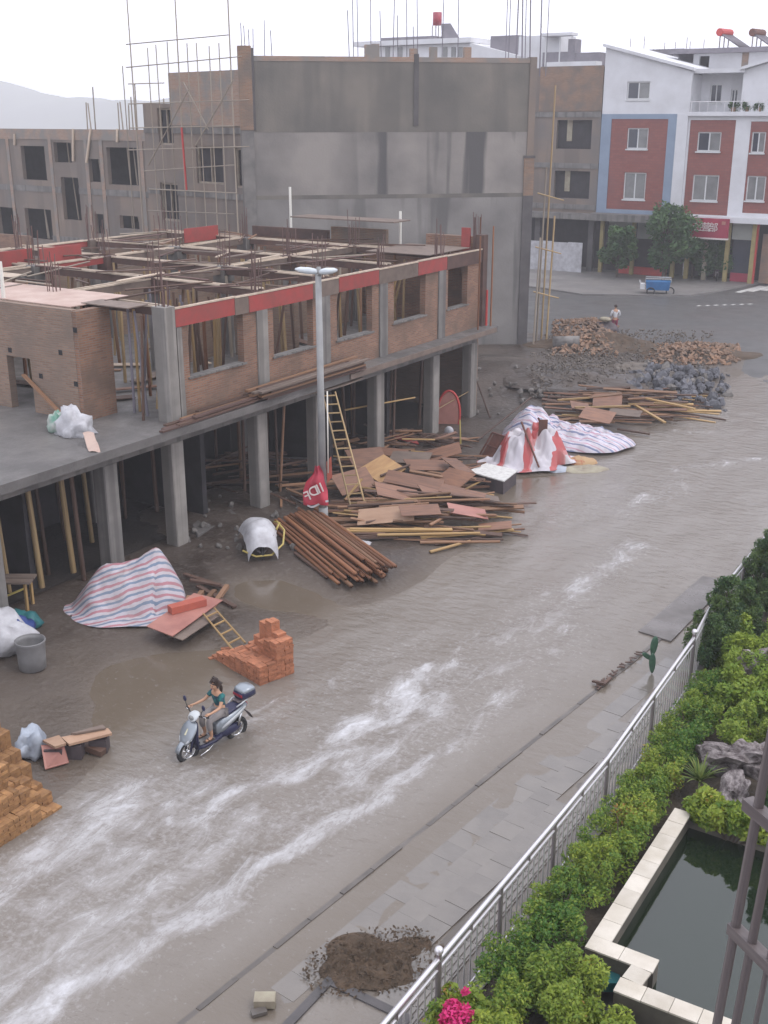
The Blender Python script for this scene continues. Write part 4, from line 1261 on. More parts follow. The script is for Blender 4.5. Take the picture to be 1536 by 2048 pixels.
MB().loft([[plR.P(-6, 10.55, -0.31), plR.P(s1 - 0.05, 10.55, -0.31), plR.P(s1 - 0.05, 10.55, -9), plR.P(-6, 10.55, -9)], [plR.P(-6, 10.8, -0.31), plR.P(s1 - 0.05, 10.8, -0.31), plR.P(s1 - 0.05, 10.8, -9), plR.P(-6, 10.8, -9)]]).build('roof_slab', 'concrete', B3, world=True)
for x in (84, 92, 100, 148, 156, 168, 176, 184, 240):
    s = plR.at(x, 258)[0]
    stick('rebar', 'bar', 'bamboo_grey', plR.P(s, 10.7, -4), plR.P(s + rp.uniform(-0.2, 0.1), 12.6 + rp.uniform(0, 1.6), -4), 0.05, parent=B3)
# low red-boarded walls between the shell and the row
for k, (x0, y0, x1, y1, yy) in enumerate(((0, 470, 60, 520, 47.5), (430, 432, 500, 470, 47.0))):
    pl = Plane((-60, yy), (1, 0)); r = pl.rect(x0, y0, x1, y1)
    MB().wall(pl, r[0], r[1], 0, r[3], 0.2).build('low_wall', 'brick_wall', B3, world=True)

# ------------------------------------------------------------------ across the far road
YF = 87.5
plA = Plane((-60, YF), (1, 0))
plA.n = Vector((0, -1, 0))
RA = lambda x0, y0, x1, y1: plA.rect(x0, y0, x1, y1)


def win(parent, pl, r, left='glass_dark', right='glass_pale', fr='frame_white', out=-0.1, split=0.5):
    f = 0.09
    m = r[0] + (r[1] - r[0]) * split
    wo = MB().wall(pl, r[0] + 0.003, r[1] - 0.003, r[2] + 0.003, r[3] - 0.003, 0.08, [(r[0] + f, m - f / 2, r[2] + f, r[3] - f), (m + f / 2, r[1] - f, r[2] + f, r[3] - f)], out=out).build('window', fr, parent, world=True)
    for a, c, mt in ((r[0] + f, m - f / 2, left), (m + f / 2, r[1] - f, right)):
        o = MB().wall(pl, a - 0.01, c + 0.01, r[2] + f - 0.01, r[3] - f + 0.01, 0.02, out=out - 0.03).build('pane', mt, wo)
        o.location = -Vector(parent.location)
    MB().wall(pl, r[0] - 0.06, r[1] + 0.06, r[2] - 0.1, r[2], 0.3, out=0.08).build('window_sill', fr, parent, world=True)
    return wo


# raw brick block beside the tiled house
B4 = thing('unfinished_building', 'raw brick block with empty windows beside the blue trimmed house', 'building', plA.P(21, 0))
x0, x1 = plA.at(1040, 300)[0], plA.at(1197, 330)[0]
ho = [RA(1113, 240, 1183, 298), RA(1108, 342, 1179, 397)]
zt = plA.at(1140, 135)[1]
zs = plA.at(1140, 425)[1]
MB().wall(plA, x0, x1, zs, zt, 0.3, ho).build('front_wall', 'render_patchy', B4, world=True)
r = RA(1080, 137, 1197, 222)
MB().wall(plA, r[0], x1 - 0.02, r[2], zt + 0.1, 0.06, out=0.05).build('brick_panel', 'brick_orange', B4, world=True)
for y in (228, 330, 412):
    z = plA.at(1140, y)[1]
    bands(plA, x0, x1, z - 0.25, z + 0.15, 0.08, ho, 0.07, 'concrete', B4)
for r in ho:
    MB().wall(plA, r[0], r[1], r[2], r[3], 0.05, out=-0.8).build('room_wall', 'room_shade', B4, world=True)
    s = r[0] + (r[1] - r[0]) * 0.33
    MB().wall(plA, s - 0.22, s + 0.22, r[3] - 1.6, r[3], 0.06, out=-0.3).build('hanging_board', 'paper_mud', B4, world=True)
z = plA.at(1140, 440)[1]
MB().wall(plA, x0, x1 + 0.02, zs - 0.45, zs, 1.2, out=0.9).build('canopy_slab', 'concrete', B4, world=True)
MB().wall(plA, x0, x1, 0.15, zs - 0.45, 0.1, out=-2.5).build('shop_back', 'room_shade', B4, world=True)
for x in (1075, 1182):
    s = plA.at(x, 470)[0]
    MB().wall(plA, s - 0.22, s + 0.22, 0.15, zs - 0.45, 0.4, out=0.1).build('shop_column', 'concrete_dark', B4, world=True)
q = [plA.P(x0, 0, -0.4), plA.P(x1, 0, -0.4), plA.P(x1, 0, -9), plA.P(x0, 0, -9)]
MB().loft([[Vector((p.x, p.y, zs)) for p in q], [Vector((p.x, p.y, zt - 0.3)) for p in q]]).build('core', 'room_shade', B4, world=True)
WH = RA(1062, 496, 1175, 549)
hd = thing('hoarding', 'white sheet hoarding closing the shop of the raw brick block', 'hoarding', plA.P(WH[0], 0.15, 1.2))
for k in range(4):
    a = WH[0] + (WH[1] - WH[0]) * k / 4
    c = WH[0] + (WH[1] - WH[0]) * (k + 1) / 4
    MB().wall(plA, a + 0.01, c - 0.01, 0.16, 2.45 + 0.05 * (k % 2), 0.05, out=1.2 + 0.02 * (k % 2)).build('panel', 'sheet_white', hd, world=True)

# blue trimmed house with red tiles
B5 = thing('tiled_house', 'white house with blue frame around a red tiled front', 'house', plA.P(25, 0))
a0, a1 = plA.at(1200, 300)[0], plA.at(1350, 300)[0]
ae = plA.at(1372, 300)[0]
zt0, zt1 = plA.at(1204, 95)[1], plA.at(1366, 143)[1]
zb = plA.at(1270, 228)[1]
zc = plA.at(1270, 428)[1]
w1 = RA(1254, 163, 1300, 199); w2 = RA(1254, 256, 1296, 298); w3 = RA(1247, 345, 1291, 399)
rf = lambda s: zt0 + (zt1 - zt0) * (s - a0) / (ae - a0)
MB().wall(plA, a0, ae, zb, zt0, 0.3, [w1], zt=rf).build('attic_wall', 'white_wall', B5, world=True)
pr = RA(1218, 238, 1330, 420)
MB().wall(plA, a0, a1, zc, zb, 0.3, [(pr[0], pr[1], pr[2], pr[3])], out=0.05).build('blue_frame', 'blue_wall', B5, world=True)
MB().wall(plA, pr[0] + 0.002, pr[1] - 0.002, pr[2] + 0.002, pr[3] - 0.002, 0.25, [w2, w3]).build('tiled_wall', 'red_tile', B5, world=True)
MB().wall(plA, a1 + 0.002, ae, zc - 0.3, zb, 0.4, out=0.12).build('pilaster', 'white_wall', B5, world=True)
for r, l, rr in ((w1, 'glass_dark', 'glass_pale'), (w2, 'glass_dark', 'glass_pale'), (w3, 'glass_pale', 'glass_pale')):
    win(B5, plA, r, l, rr)
rb = MB()
for o1 in (0.35,):
    P0, P1 = plA.P(a0 - 0.15, zt0 + 0.05, o1), plA.P(ae + 0.2, zt1 + 0.03, o1)
    Q0, Q1 = plA.P(a0 - 0.15, zt0 + 0.05, -9), plA.P(ae + 0.2, zt1 + 0.03, -9)
    up = Vector((0, 0, 0.22))
    rb.add([P0, P1, Q1, Q0, P0 + up, P1 + up, Q1 + up, Q0 + up], [(0, 3, 2, 1), (4, 5, 6, 7), (0, 1, 5, 4), (1, 2, 6, 5), (2, 3, 7, 6), (3, 0, 4, 7)])
rb.build('roof', 'white_wall', B5, world=True)
q = [plA.P(a0, 0, -0.4), plA.P(ae, 0, -0.4), plA.P(ae, 0, -9), plA.P(a0, 0, -9)]
MB().loft([[Vector((p.x, p.y, zc)) for p in q], [Vector((p.x, p.y, zt1 - 0.2)) for p in q]]).build('core', 'white_wall', B5, world=True)
MB().wall(plA, a0, ae, zc - 0.55, zc - 0.002, 1.6, out=1.2).build('canopy_slab', 'concrete', B5, world=True)
MB().wall(plA, a0, ae, 0.15, zc - 0.55, 0.1, out=-1.6).build('shop_back', 'room_shade', B5, world=True)
r = RA(1212, 446, 1262, 492)
MB().wall(plA, r[0], r[1], r[2] - 0.3, zc - 0.55, 0.08, out=-0.5).build('shutter', 'shutter_grey', B5, world=True)
r = RA(1270, 446, 1340, 480)
MB().wall(plA, r[0], r[1], r[2], zc - 0.56, 0.08, out=-0.5).build('shutter', 'shutter_grey', B5, world=True)
r = RA(1236, 530, 1330, 544)
MB().wall(plA, r[0], r[1], 0.16, 0.75, 0.3, out=-0.1).build('shop_counter', 'red_paint', B5, world=True)
for x, m in ((1203, 'yellow_paint'), (1266, 'yellow_paint'), (1348, 'yellow_paint')):
    s = plA.at(x, 500)[0]
    MB().wall(plA, s - 0.14, s + 0.14, 0.15, zc - 0.55, 0.28, out=0.2).build('shop_post', m, B5, world=True)

# the balcony house next to it
B6 = thing('tiled_house', 'white house with balcony and solar heaters above red tiled panels', 'house', plA.P(35, 0))
c0, c1 = ae + 0.004, plA.at(1640, 300)[0]
zbal = plA.at(1440, 232)[1]
zlow = plA.at(1440, 432)[1]
pA, pB = RA(1373, 240, 1463, 430), RA(1493, 243, 1580, 428)
wA = [RA(1394, 264, 1441, 303), RA(1384, 350, 1436, 402)]
wB = [RA(1502, 264, 1530, 306), RA(1492, 352, 1530, 402)]
MB().wall(plA, c0, c1, zlow, zbal, 0.3, [pA, pB]).build('front_wall', 'white_wall', B6, world=True)
for p_, ws in ((pA, wA), (pB, wB)):
    MB().wall(plA, p_[0] + 0.002, p_[1] - 0.002, p_[2] + 0.002, p_[3] - 0.002, 0.2, ws, out=-0.06).build('tiled_wall', 'red_tile', B6, world=True)
    for k, r in enumerate(ws):
        win(B6, plA, r, 'glass_dark' if k == 0 else 'glass_pale', 'glass_pale', out=-0.15)
MB().wall(plA, c0, c1, zbal, zbal + 0.3, 3.0, out=0.35).build('balcony_slab', 'white_wall', B6, world=True)
rw = [plA.rect(1375, 166, 1390, 208), plA.rect(1420, 168, 1444, 206), plA.rect(1461, 178, 1475, 222)]
plC = Plane((-60, YF + 2.4), (1, 0)); plC.n = Vector((0, -1, 0))
rw = [plC.rect(1375, 166, 1390, 208), plC.rect(1420, 168, 1444, 206), plC.rect(1461, 178, 1475, 222)]
ze = plC.at(1430, 148)[1]
MB().wall(plC, c0, c1, zbal + 0.3, ze, 0.25, rw).build('recessed_wall', 'white_wall', B6, world=True)
for r in rw:
    win(B6, plC, r, 'glass_dark', 'glass_dark', out=-0.08)
zr = plA.at(1440, 203)[1]
bal = MB()
bal.beam(plA.P(c0 + 0.1, zr, 0.2), plA.P(c1, zr, 0.2), 0.06, 0.06)
bal.build('balcony_rail', 'steel', B6, world=True)
for k in range(14):
    s = c0 + 0.2 + k * 0.62
    stick('baluster', 'bar', 'steel', plA.P(s, zbal + 0.3, 0.2), plA.P(s, zr, 0.2), 0.025, parent=B6)
MB().wall(plC, c0 - 0.1, plC.at(1505, 150)[0], ze, ze + 0.3, 5.0, out=2.2).build('roof', 'white_wall', B6, world=True)
sg = plC.at(1502, 150)[0]
gb = lambda s: ze + 0.15 + (s - sg) * 0.28
MB().wall(plC, sg, c1, zbal + 0.3, ze + 2, 0.3, zt=gb, out=1.9).build('side_gable', 'white_wall', B6, world=True)
rr_ = MB()
P0, P1 = plC.P(sg - 0.2, gb(sg), 2.4), plC.P(c1, gb(c1), 2.4)
Q0, Q1 = plC.P(sg - 0.2, gb(sg), -6), plC.P(c1, gb(c1), -6)
up = Vector((0, 0, 0.2))
rr_.add([P0, P1, Q1, Q0, P0 + up, P1 + up, Q1 + up, Q0 + up], [(0, 3, 2, 1), (4, 5, 6, 7), (0, 1, 5, 4), (1, 2, 6, 5), (2, 3, 7, 6), (3, 0, 4, 7)])
rr_.build('roof', 'white_wall', B6, world=True)
plD = Plane((-60, YF + 5.5), (1, 0)); plD.n = Vector((0, -1, 0))
at = plD.rect(1386, 106, 1540, 145)
MB().wall(plD, at[0], at[1], at[2] - 0.6, at[3], 0.3, [plD.rect(1398, 112, 1418, 140)]).build('attic_wall', 'white_wall', B6, world=True)
s, z = plD.at(1408, 125)
MB().wall(plD, s - 0.6, s + 0.6, z - 1, z + 1, 0.1, out=-0.5).build('room_wall', 'room_shade', B6, world=True)
s, z = plD.at(1490, 125)
MB().wall(plD, s - 0.25, s + 0.25, at[2] - 0.6, at[3], 0.1, out=0.05).build('pilaster', 'brick_far', B6, world=True)
top = plD.rect(1345, 96, 1545, 107)
MB().wall(plD, top[0], at[1] + 0.4, at[3], at[3] + 0.35, 5.0, out=0.9).build('roof', 'grey_roof', B6, world=True)
MB().wall(plD, top[0], at[0], at[2] - 0.5, at[3], 0.2, out=-1.5).build('attic_side', 'grey_roof', B6, world=True)
q = [plA.P(c0, 0, -3.2), plA.P(c1, 0, -3.2), plA.P(c1, 0, -11), plA.P(c0, 0, -11)]
MB().loft([[Vector((p.x, p.y, zlow)) for p in q], [Vector((p.x, p.y, ze - 0.02)) for p in q]]).build('core', 'white_wall', B6, world=True)
MB().wall(plA, c0, c1, zlow - 0.4, zlow, 1.6, out=0.9).build('canopy_slab', 'white_wall', B6, world=True)
MB().wall(plA, c0, c1, 0.15, zlow - 0.4, 0.1, out=-1.8).build('shop_back', 'room_shade', B6, world=True)
r = RA(1464, 450, 1505, 480)
MB().wall(plA, r[0], r[1], r[2], zlow - 0.42, 0.1, out=-0.1).build('shutter', 'shutter_grey', B6, world=True)
r = RA(1462, 480, 1506, 545)
MB().wall(plA, r[0], r[1], 0.16, r[3], 0.1, out=-0.35).build('shop_door', 'glass_dark', B6, world=True)
MB().wall(plA, r[0], r[1], 0.16, 0.8, 0.06, out=-0.28).build('door_panel', 'sign_red', B6, world=True)
r = RA(1520, 470, 1570, 545)
MB().wall(plA, r[0], r[1], 0.16, r[3], 0.1, out=-0.35).build('shop_door', 'brick_orange', B6, world=True)
for x, m in ((1376, 'yellow_paint'), (1412, 'paper_mud'), (1455, 'yellow_paint'), (1510, 'red_paint'), (1507, 'yellow_paint')):
    s = plA.at(x, 500)[0]
    MB().wall(plA, s - 0.15, s + 0.15, 0.15, zlow - 0.42, 0.28, out=0.2 if x != 1507 else 0.3).build('shop_post', m, B6, world=True)

# shop sign with its lettering
r = RA(1366, 434, 1466, 472)
SG = thing('shop_sign', 'red shop signboard with pale characters under the balcony house', 'sign', plA.P(r[0], r[2], 1.0))
MB().wall(plA, r[0], r[1], r[2], r[3], 0.25, out=1.2).build('board', 'sign_red', SG, world=True)
MB().wall(plA, r[0], r[1] + 0.02, r[2] - 0.12, r[2], 0.3, out=1.22).build('lower_trim', 'sign_white', SG, world=True)


def text_mesh(txt, mat, size):
    cu = bpy.data.curves.new('lettering', 'FONT')
    cu.body = txt
    cu.size = size
    cu.extrude = 0.02
    cu.align_x = 'CENTER'
    cu.align_y = 'CENTER'
    to = bpy.data.objects.new('lettering', cu)
    COL.objects.link(to)
    dg = bpy.context.evaluated_depsgraph_get()
    me = bpy.data.meshes.new_from_object(to.evaluated_get(dg))
    bpy.data.objects.remove(to)
    bpy.data.curves.remove(cu)
    me.materials.clear()
    me.materials.append(MT[mat])
    return me


for k, ch in enumerate('宁安经营部'):
    me = text_mesh(ch, 'sign_white', 0.72)
    s, z = plA.at(1379.5 + k * 14.3, 450 + k * 0.9)
    p = plA.P(s, z, 1.24)
    o = inst('character', me, SG, p - Vector(SG.location), (math.pi / 2, 0, 0))
s, z = plA.at(1457, 444)
o = MB().wall(plA, s - 0.14, s + 0.14, z - 0.12, z + 0.12, 0.03, out=1.24).build('emblem', 'plywood_pink', SG, world=True)

# solar water heaters
def heater(px, py, pl, flip, lab, tank='red_paint', sc=1.0, panel='grey_roof'):
    s, z = pl.at(px, py)
    p = pl.P(s, z)
    t = thing('solar_heater', lab, 'water heater', p, R(78))
    f = -1 if flip else 1
    MB().tube((-0.9 * sc, 0, 1.15 * sc), (0.9 * sc, 0, 1.15 * sc), 0.30 * sc, n=12).build('tank', tank, t, smooth=False)
    for x in (-0.7, 0.0, 0.7):
        MB().beam((x * sc, 0, 0), (x * sc, 0, 0.9 * sc), 0.07, 0.07).build('leg', 'steel_dull', t)
    pn = MB()
    for k in range(9):
        x = (-0.8 + k * 0.2) * sc
        pn.tube((x, -0.15 * sc, 1.0 * sc), (x + 1.2 * sc * f, -1.3 * sc, 0.02), 0.07 * sc, n=6)
    pn.build('collector_tubes', panel, t, smooth=True)
    return t


heater(1447, 96, plD, False, 'solar water heater with red tank on the balcony house roof', sc=0.95)
heater(1512, 97, plD, False, 'solar water heater at the right edge of the balcony house roof', 'rust_frame', sc=0.95)

# distant roofs ------------------------------------------------------
plH = Plane((-80, 118), (1, 0)); plH.n = Vector((0, -1, 0))
B7 = thing('distant_house', 'pale house with flat roof and water tank rising behind the gable', 'house', plH.P(20, 0))
r = plH.rect(735, 90, 960, 130)
MB().wall(plH, r[0], r[1], 0, r[3], 8).build('wall', 'white_wall', B7, world=True)
r2 = plH.rect(715, 80, 948, 90)
MB().wall(plH, r2[0], r2[1], r2[2], r2[3], 8.5, out=0.8).build('roof', 'white_wall', B7, world=True)
r2 = plH.rect(765, 74, 870, 81)
MB().wall(plH, r2[0], r2[1], r2[2], r2[3], 3, out=0.3).build('roof_parapet', 'grey_roof', B7, world=True)
for x in (752, 775, 800, 890, 907, 920):
    q_ = plH.rect(x - 4, 94, x + 5, 114)
    MB().wall(plH, q_[0], q_[1], q_[2], q_[3], 0.1, out=0.06).build('window', 'glass_pale', B7, world=True)
# tank on stand
s, z = plH.at(865, 82)
tk = thing('water_tank', 'red cylindrical water tank on a stand on the distant roof', 'water tank', plH.P(s, z, -1))
sc = 1 / 20.5
MB().tube((0, 0, 34 * sc), (0, 0, 62 * sc), 0.52, 0.52, 14).build('tank', 'red_lens', tk, smooth=True)
for dx in (-0.4, 0.4):
    for dy in (-0.4, 0.4):
        MB().beam((dx, dy, 0), (dx, dy, 34 * sc), 0.09, 0.09).build('leg', 'steel_dull', tk)
s, z = plH.at(897, 80)
sp = thing('solar_collector', 'sloping grey solar panel beside the distant water tank', 'solar panel', plH.P(s, z, -0.5))
MB().add([(-1.1, 0, 0), (1.2, 0, 0), (-0.1, 0, 1.75), (-1.3, 0, 1.75), (-1.1, 0.12, 0), (1.2, 0.12, 0), (-0.1, 0.12, 1.75), (-1.3, 0.12, 1.75)], [(0, 1, 2, 3), (7, 6, 5, 4), (0, 4, 5, 1), (1, 5, 6, 2), (2, 6, 7, 3), (3, 7, 4, 0)]).build('panel', 'grey_roof', sp)
MB().beam((-1.2, 0.5, 0), (-1.2, 0.2, 1.7), 0.08, 0.08).build('leg', 'steel_dull', sp)
# gable roofed one
plH2 = Plane((-80, 112), (1, 0)); plH2.n = Vector((0, -1, 0))
B8 = thing('distant_house', 'white walled house with sloping gable behind the raw brick block', 'house', plH2.P(30, 0))
a, c = plH2.at(940, 90), plH2.at(1035, 115)
MB().wall(plH2, a[0], c[0], 0, a[1] + 0.2, 6, zt=lambda s: a[1] + 0.2 + (c[1] - a[1]) * (s - a[0]) / (c[0] - a[0])).build('wall', 'white_wall', B8, world=True)
r = plH2.rect(972, 70, 1028, 88)
MB().wall(plH2, r[0], r[1], r[2] - 2, r[3], 4, out=-1).build('stair_tower', 'grey_roof', B8, world=True)
r = plH2.rect(1028, 70, 1110, 130)
MB().wall(plH2, r[0], r[1], 0, r[3], 4, out=-1).build('rear_wall', 'white_wall', B8, world=True)
B9 = thing('distant_house', 'low pale parapet roofs behind the raw brick block', 'house', plH2.P(38, 0))
for x0_, y0_, x1_, y1_, m, o_ in ((1085, 66, 1148, 72, 'white_wall', 0.5), (1085, 104, 1148, 128, 'grey_roof', 0), (1138, 78, 1152, 100, 'grey_roof', 0.2), (1150, 105, 1200, 130, 'grey_roof', 0.1), (1100, 124, 1200, 134, 'white_wall', 1.0)):
    r = plH2.rect(x0_, y0_, x1_, y1_)
    MB().wall(plH2, r[0], r[1], r[2] if y0_ < 70 else r[2] - 3, r[3], 1.5, out=o_).build('parapet', m, B9, world=True)
r = plH2.rect(1090, 68, 1094, 110)
for x in (1092, 1120, 1144):
    s = plH2.at(x, 90)[0]
    stick('roof_post', 'bar', 'frame_white', plH2.P(s, r[2] - 2, 0), plH2.P(s, r[3], 0), 0.08, parent=B9)
for x in (1230, 1258, 1300, 1322, 1345, 1352, 1380):
    s, z = plH2.at(x, 98)
    stick('rebar', 'bar', 'rebar_steel', plH2.P(s, z - 3, -4), plH2.P(s, z + rp.uniform(0.6, 1.8), -4), 0.03, parent=B9)
r = plH2.rect(1215, 96, 1345, 130)
MB().wall(plH2, r[0], r[1], r[2] - 6, r[3], 3, out=-3).build('rear_parapet', 'grey_roof', B9, world=True)

# boards strewn on the upper floor
for k in range(46):
    x, y, a = rp.uniform(-35, -22.8), rp.uniform(22.0, 40), rp.uniform(0, 3.1)
    L_ = rp.uniform(0.8, 2.6)
    d = Vector((math.cos(a), math.sin(a), 0)) * L_ / 2
    c = Vector((min(x, -22.6 - abs(d.x)), min(max(y, 22.2 + abs(d.y)), 40.6 - abs(d.y)), 3.93 + 0.03 * (k % 3)))
    stick('loose_board', 'board', rp.choice(['timber_brown', 'timber_dark', 'tan_formwork', 'timber_edge', 'plywood']), c - d, c + d, rp.uniform(0.1, 0.5), 0.03)
    o_ = COL.objects[-1]
    lk = {'timber_brown': 'brown', 'timber_dark': 'dark', 'tan_formwork': 'tan', 'timber_edge': 'pale', 'plywood': 'reddish'}[o_.data.materials[0].name]
    tag(o_, f"{lk} {'broad' if o_.scale[1] > 0.3 else 'narrow'} {'long' if L_ > 1.7 else 'short'} board on the upper floor, {'front' if c.x > -26.8 else ('middle' if c.x > -31 else 'rear')} bays, {'near' if c.y < 31 else 'far'} end", 'board', 'loose boards on the upper floor')
# plants on the balcony of the house across the road

# ================================================================== THINGS ON THE LOT
ro = random.Random(11)


def gz(x, y):
    return max(hgt(x, y), -0.14)


def on(px, py):
    """ground point of the lot seen at that place"""
    p = G(px, py, 0.1)
    for _ in range(3):
        p = G(px, py, gz(p.x, p.y))
    return p


def heap_mesh(c, ru, rv, h, ang, amp, nsc, prof=1.6, rings=16, segs=40, seed=0.0, base=-0.06, uvs=None, edge=0.12, fn=None):
    ca, sa = math.cos(ang), math.sin(ang)
    b = MB()
    vs, uv = [], []
    for i in range(rings + 1):
        r = i / rings
        for j in range(segs):
            a = 2 * math.pi * j / segs
            e = 1 + edge * 2 * noise.noise(Vector((math.cos(a) * 1.3 + seed, math.sin(a) * 1.3, seed)))
            u, v = ru * r * e * math.cos(a), rv * r * e * math.sin(a)
            hh = h * max(0, 1 - r ** prof)
            if fn:
                hh = fn(u / ru, v / rv, r)
            x, y = c[0] + u * ca - v * sa, c[1] + u * sa + v * ca
            z = c[2] + hh + amp * (1 - r ** 3) * noise.noise(Vector((x * nsc, y * nsc, seed))) + 0.5 * amp * (1 - r ** 3) * noise.noise(Vector((x * nsc * 2.7, y * nsc * 2.7, seed + 5)))
            if i == rings:
                z = c[2] + base
            vs.append((x, y, z))
            uv.append((u, v))
    fs = []
    for i in range(rings):
        for j in range(segs):
            k = (j + 1) % segs
            fs.append((i * segs + j, (i + 1) * segs + j, (i + 1) * segs + k, i * segs + k))
    b.add(vs, fs)
    if uvs:
        b.uvf = [(p[0] * uvs, p[1] * uvs) for p in uv]
    return b


def blob(c, rx, ry, rz, amp, nsc, seed, ang=0.0, n=22, flat=0.35):
    '''crumpled bag or bundle resting on its flattened underside'''
    b = MB().ball((0, 0, 0), 1.0, 0, n)
    ca, sa = math.cos(ang), math.sin(ang)
    out_ = []
    for v in b.v:
        v = Vector(v)
        k = 1 + amp * noise.noise(v * nsc + Vector((seed, 0, seed))) + 0.5 * amp * noise.noise(v * nsc * 2.6 + Vector((0, seed, 0)))
        x, y, z = v.x * k * rx, v.y * k * ry, max(v.z * k, -flat) * rz
        out_.append((c[0] + x * ca - y * sa, c[1] + x * sa + y * ca, c[2] + z + flat * rz))
    b.v = out_
    return b


def rock_mesh(seed, mat, amp=0.35, n=10):
    b = MB().ball((0, 0, 0), 1.0, 0, n)
    b.v = [tuple(Vector(v) * (1 + amp * noise.noise(Vector(v) * 1.3 + Vector((seed * 7.1, seed, 0))) + amp * 0.5 * noise.noise(Vector(v) * 3.1 + Vector((seed, 0, seed))))) for v in b.v]
    return b.mesh('stone', mat, smooth=False)


# ------------------------------------------------------------------ street lamp
lp = on(647, 1045)
LAMP = thing('street_lamp', 'tall pale grey street lamp post with twin white heads on the lot', 'street lamp', lp)
pl = Plane((lp.x, lp.y), (RT2.x, RT2.y))
ltop = pl.at(640, 548)[1]
MB().tube(lp - Vector((0, 0, 0.1)), (lp.x - 0.02, lp.y, ltop), 0.125, 0.09, 14).build('pole', 'lamp_pole', LAMP, smooth=True, world=True)
MB().tube(lp - Vector((0, 0, 0.1)), (lp.x, lp.y, lp.z + 0.5), 0.15, 0.145, 14).build('base', 'lamp_pole', LAMP, smooth=True, world=True)
dA = Vector((0.93, 0.36, 0)).normalized()
for s, L in ((-1, 0.7), (1, 0.55)):
    b = MB()
    rings = []
    c0 = Vector((lp.x, lp.y, ltop + 0.06))
    for t, wd, hh in ((0.02, 0.06, 0.06), (0.15, 0.11, 0.08), (0.4, 0.15, 0.10), (0.8, 0.14, 0.08), (1.0, 0.05, 0.03)):
        c = c0 + dA * (s * L * t) + Vector((0, 0, 0.06 * t))
        rings.append(b.ring(c, Vector((-dA.y, dA.x, 0)), Vector((0, 0, 1)), wd, hh, 12, 0.8))
    b.loft(rings)
    b.build('lamp_head', 'lamp_glass', LAMP, smooth=True, world=True)
MB().tube((lp.x, lp.y, ltop - 0.05), (lp.x, lp.y, ltop + 0.2), 0.09, 0.06, 10).build('cap', 'lamp_pole', LAMP, smooth=True, world=True)
pa, pb = pl.at(655, 780), pl.at(657, 942)
cab = MB().tube(pl.P(pa[0], pa[1], 0.17), pl.P(pb[0], pb[1], 0.19), 0.022, n=6).build('conduit', 'white_pipe', LAMP, smooth=True, world=True)

# red banner tied to the lamp post
bn = thing('banner', 'torn red banner with white letters tied around the lamp post', 'banner', pl.P(-0.1, pl.at(630, 1005)[1], 0.22))
pts = {}
def bfn(u, v):
    # u across, v up the cloth; outline follows the hanging rag
    yl = 1005 - v * 78
    wl = [(0.0, 608, 658), (0.35, 607, 656), (0.6, 613, 650), (0.8, 628, 648), (1.0, 631, 641)]
    for (a, l0, r0), (c, l1, r1) in zip(wl[:-1], wl[1:]):
        if a <= v <= c:
            t = (v - a) / (c - a)
            L_, R_ = l0 + (l1 - l0) * t, r0 + (r1 - r0) * t
            break
    s, z = pl.at(L_ + (R_ - L_) * u, yl)
    return pl.P(s, z, 0.24 + 0.05 * math.sin(u * 9 + v * 4) + 0.03 * math.sin(v * 13))
MB().grid(14, 18, bfn).build('cloth', 'sheet_red', bn, smooth=True, world=True)
s, z = pl.at(668, 930)
MB().grid(4, 8, lambda u, v: pl.P(*[pl.at(655 + u * 10 - 2 * v, 965 - v * 42)[0], pl.at(655, 965 - v * 42 - u * 12)[1]], 0.05 + 0.03 * math.sin(v * 9))).build('cloth', 'foam_red', bn, smooth=True, world=True)
for k in range(2):
    MB().grid(8, 2, lambda u, v: pl.P(pl.at(612 + 46 * u, 1002)[0], pl.at(630, 1004 - 4 * v - 12 * u * k + 6 * math.sin(u * 5))[1], 0.26 + 0.05 * math.sin(u * 9))).build('hem', 'sheet_white', bn, world=True) if k == 0 else None
for ch, px, py in (('I', 644.5, 969), ('I', 638, 972.5), ('D', 628.5, 977), ('F', 616.5, 986)):
    me = text_mesh(ch, 'sign_white', 0.42)
    s, z = pl.at(px, py)
    rot = Matrix((pl.d, Vector((0, 0, 1)), pl.n)).transposed() @ Matrix.Rotation(R(22), 3, 'Z') @ Matrix.Diagonal((-1.0, 1.0, 1.0))
    me.transform(rot.to_4x4())
    me.flip_normals()
    inst('letter', me, bn, pl.P(s, z, 0.31) - Vector(bn.location))


# ------------------------------------------------------------------ ladders
def ladder(lab, p, q, wv, n, r, mat, name='ladder'):
    p, q = Vector(p), Vector(q)
    wv = Vector(wv)
    t = thing(name, lab, 'ladder', p)
    for s in (-0.5, 0.5):
        stick('rail', 'pole', mat, p + wv * s, q + wv * s * 0.9, r, parent=t)
    for k in range(n):
        f = (k + 0.6) / n
        c = p + (q - p) * f
        stick('rung', 'board', mat, c - wv * 0.5, c + wv * 0.5, r * 1.3, r * 1.1, parent=t)
    return t


pb_ = on(722, 1035)
ptop = Vector((-20.92, 29.25, 3.55))
ladder('brown pole ladder leaning up to the slab edge behind the lamp post', pb_, ptop, (0.34, 0.33, 0), 14, 0.032, 'bamboo')

# ------------------------------------------------------------------ brick stacks
bk = MB().box(-0.118, 0.118, -0.056, 0.056, -0.026, 0.026)
bk_r, bk_o = bk.mesh('brick', 'brick_single'), bk.mesh('brick', 'brick_single_ochre')


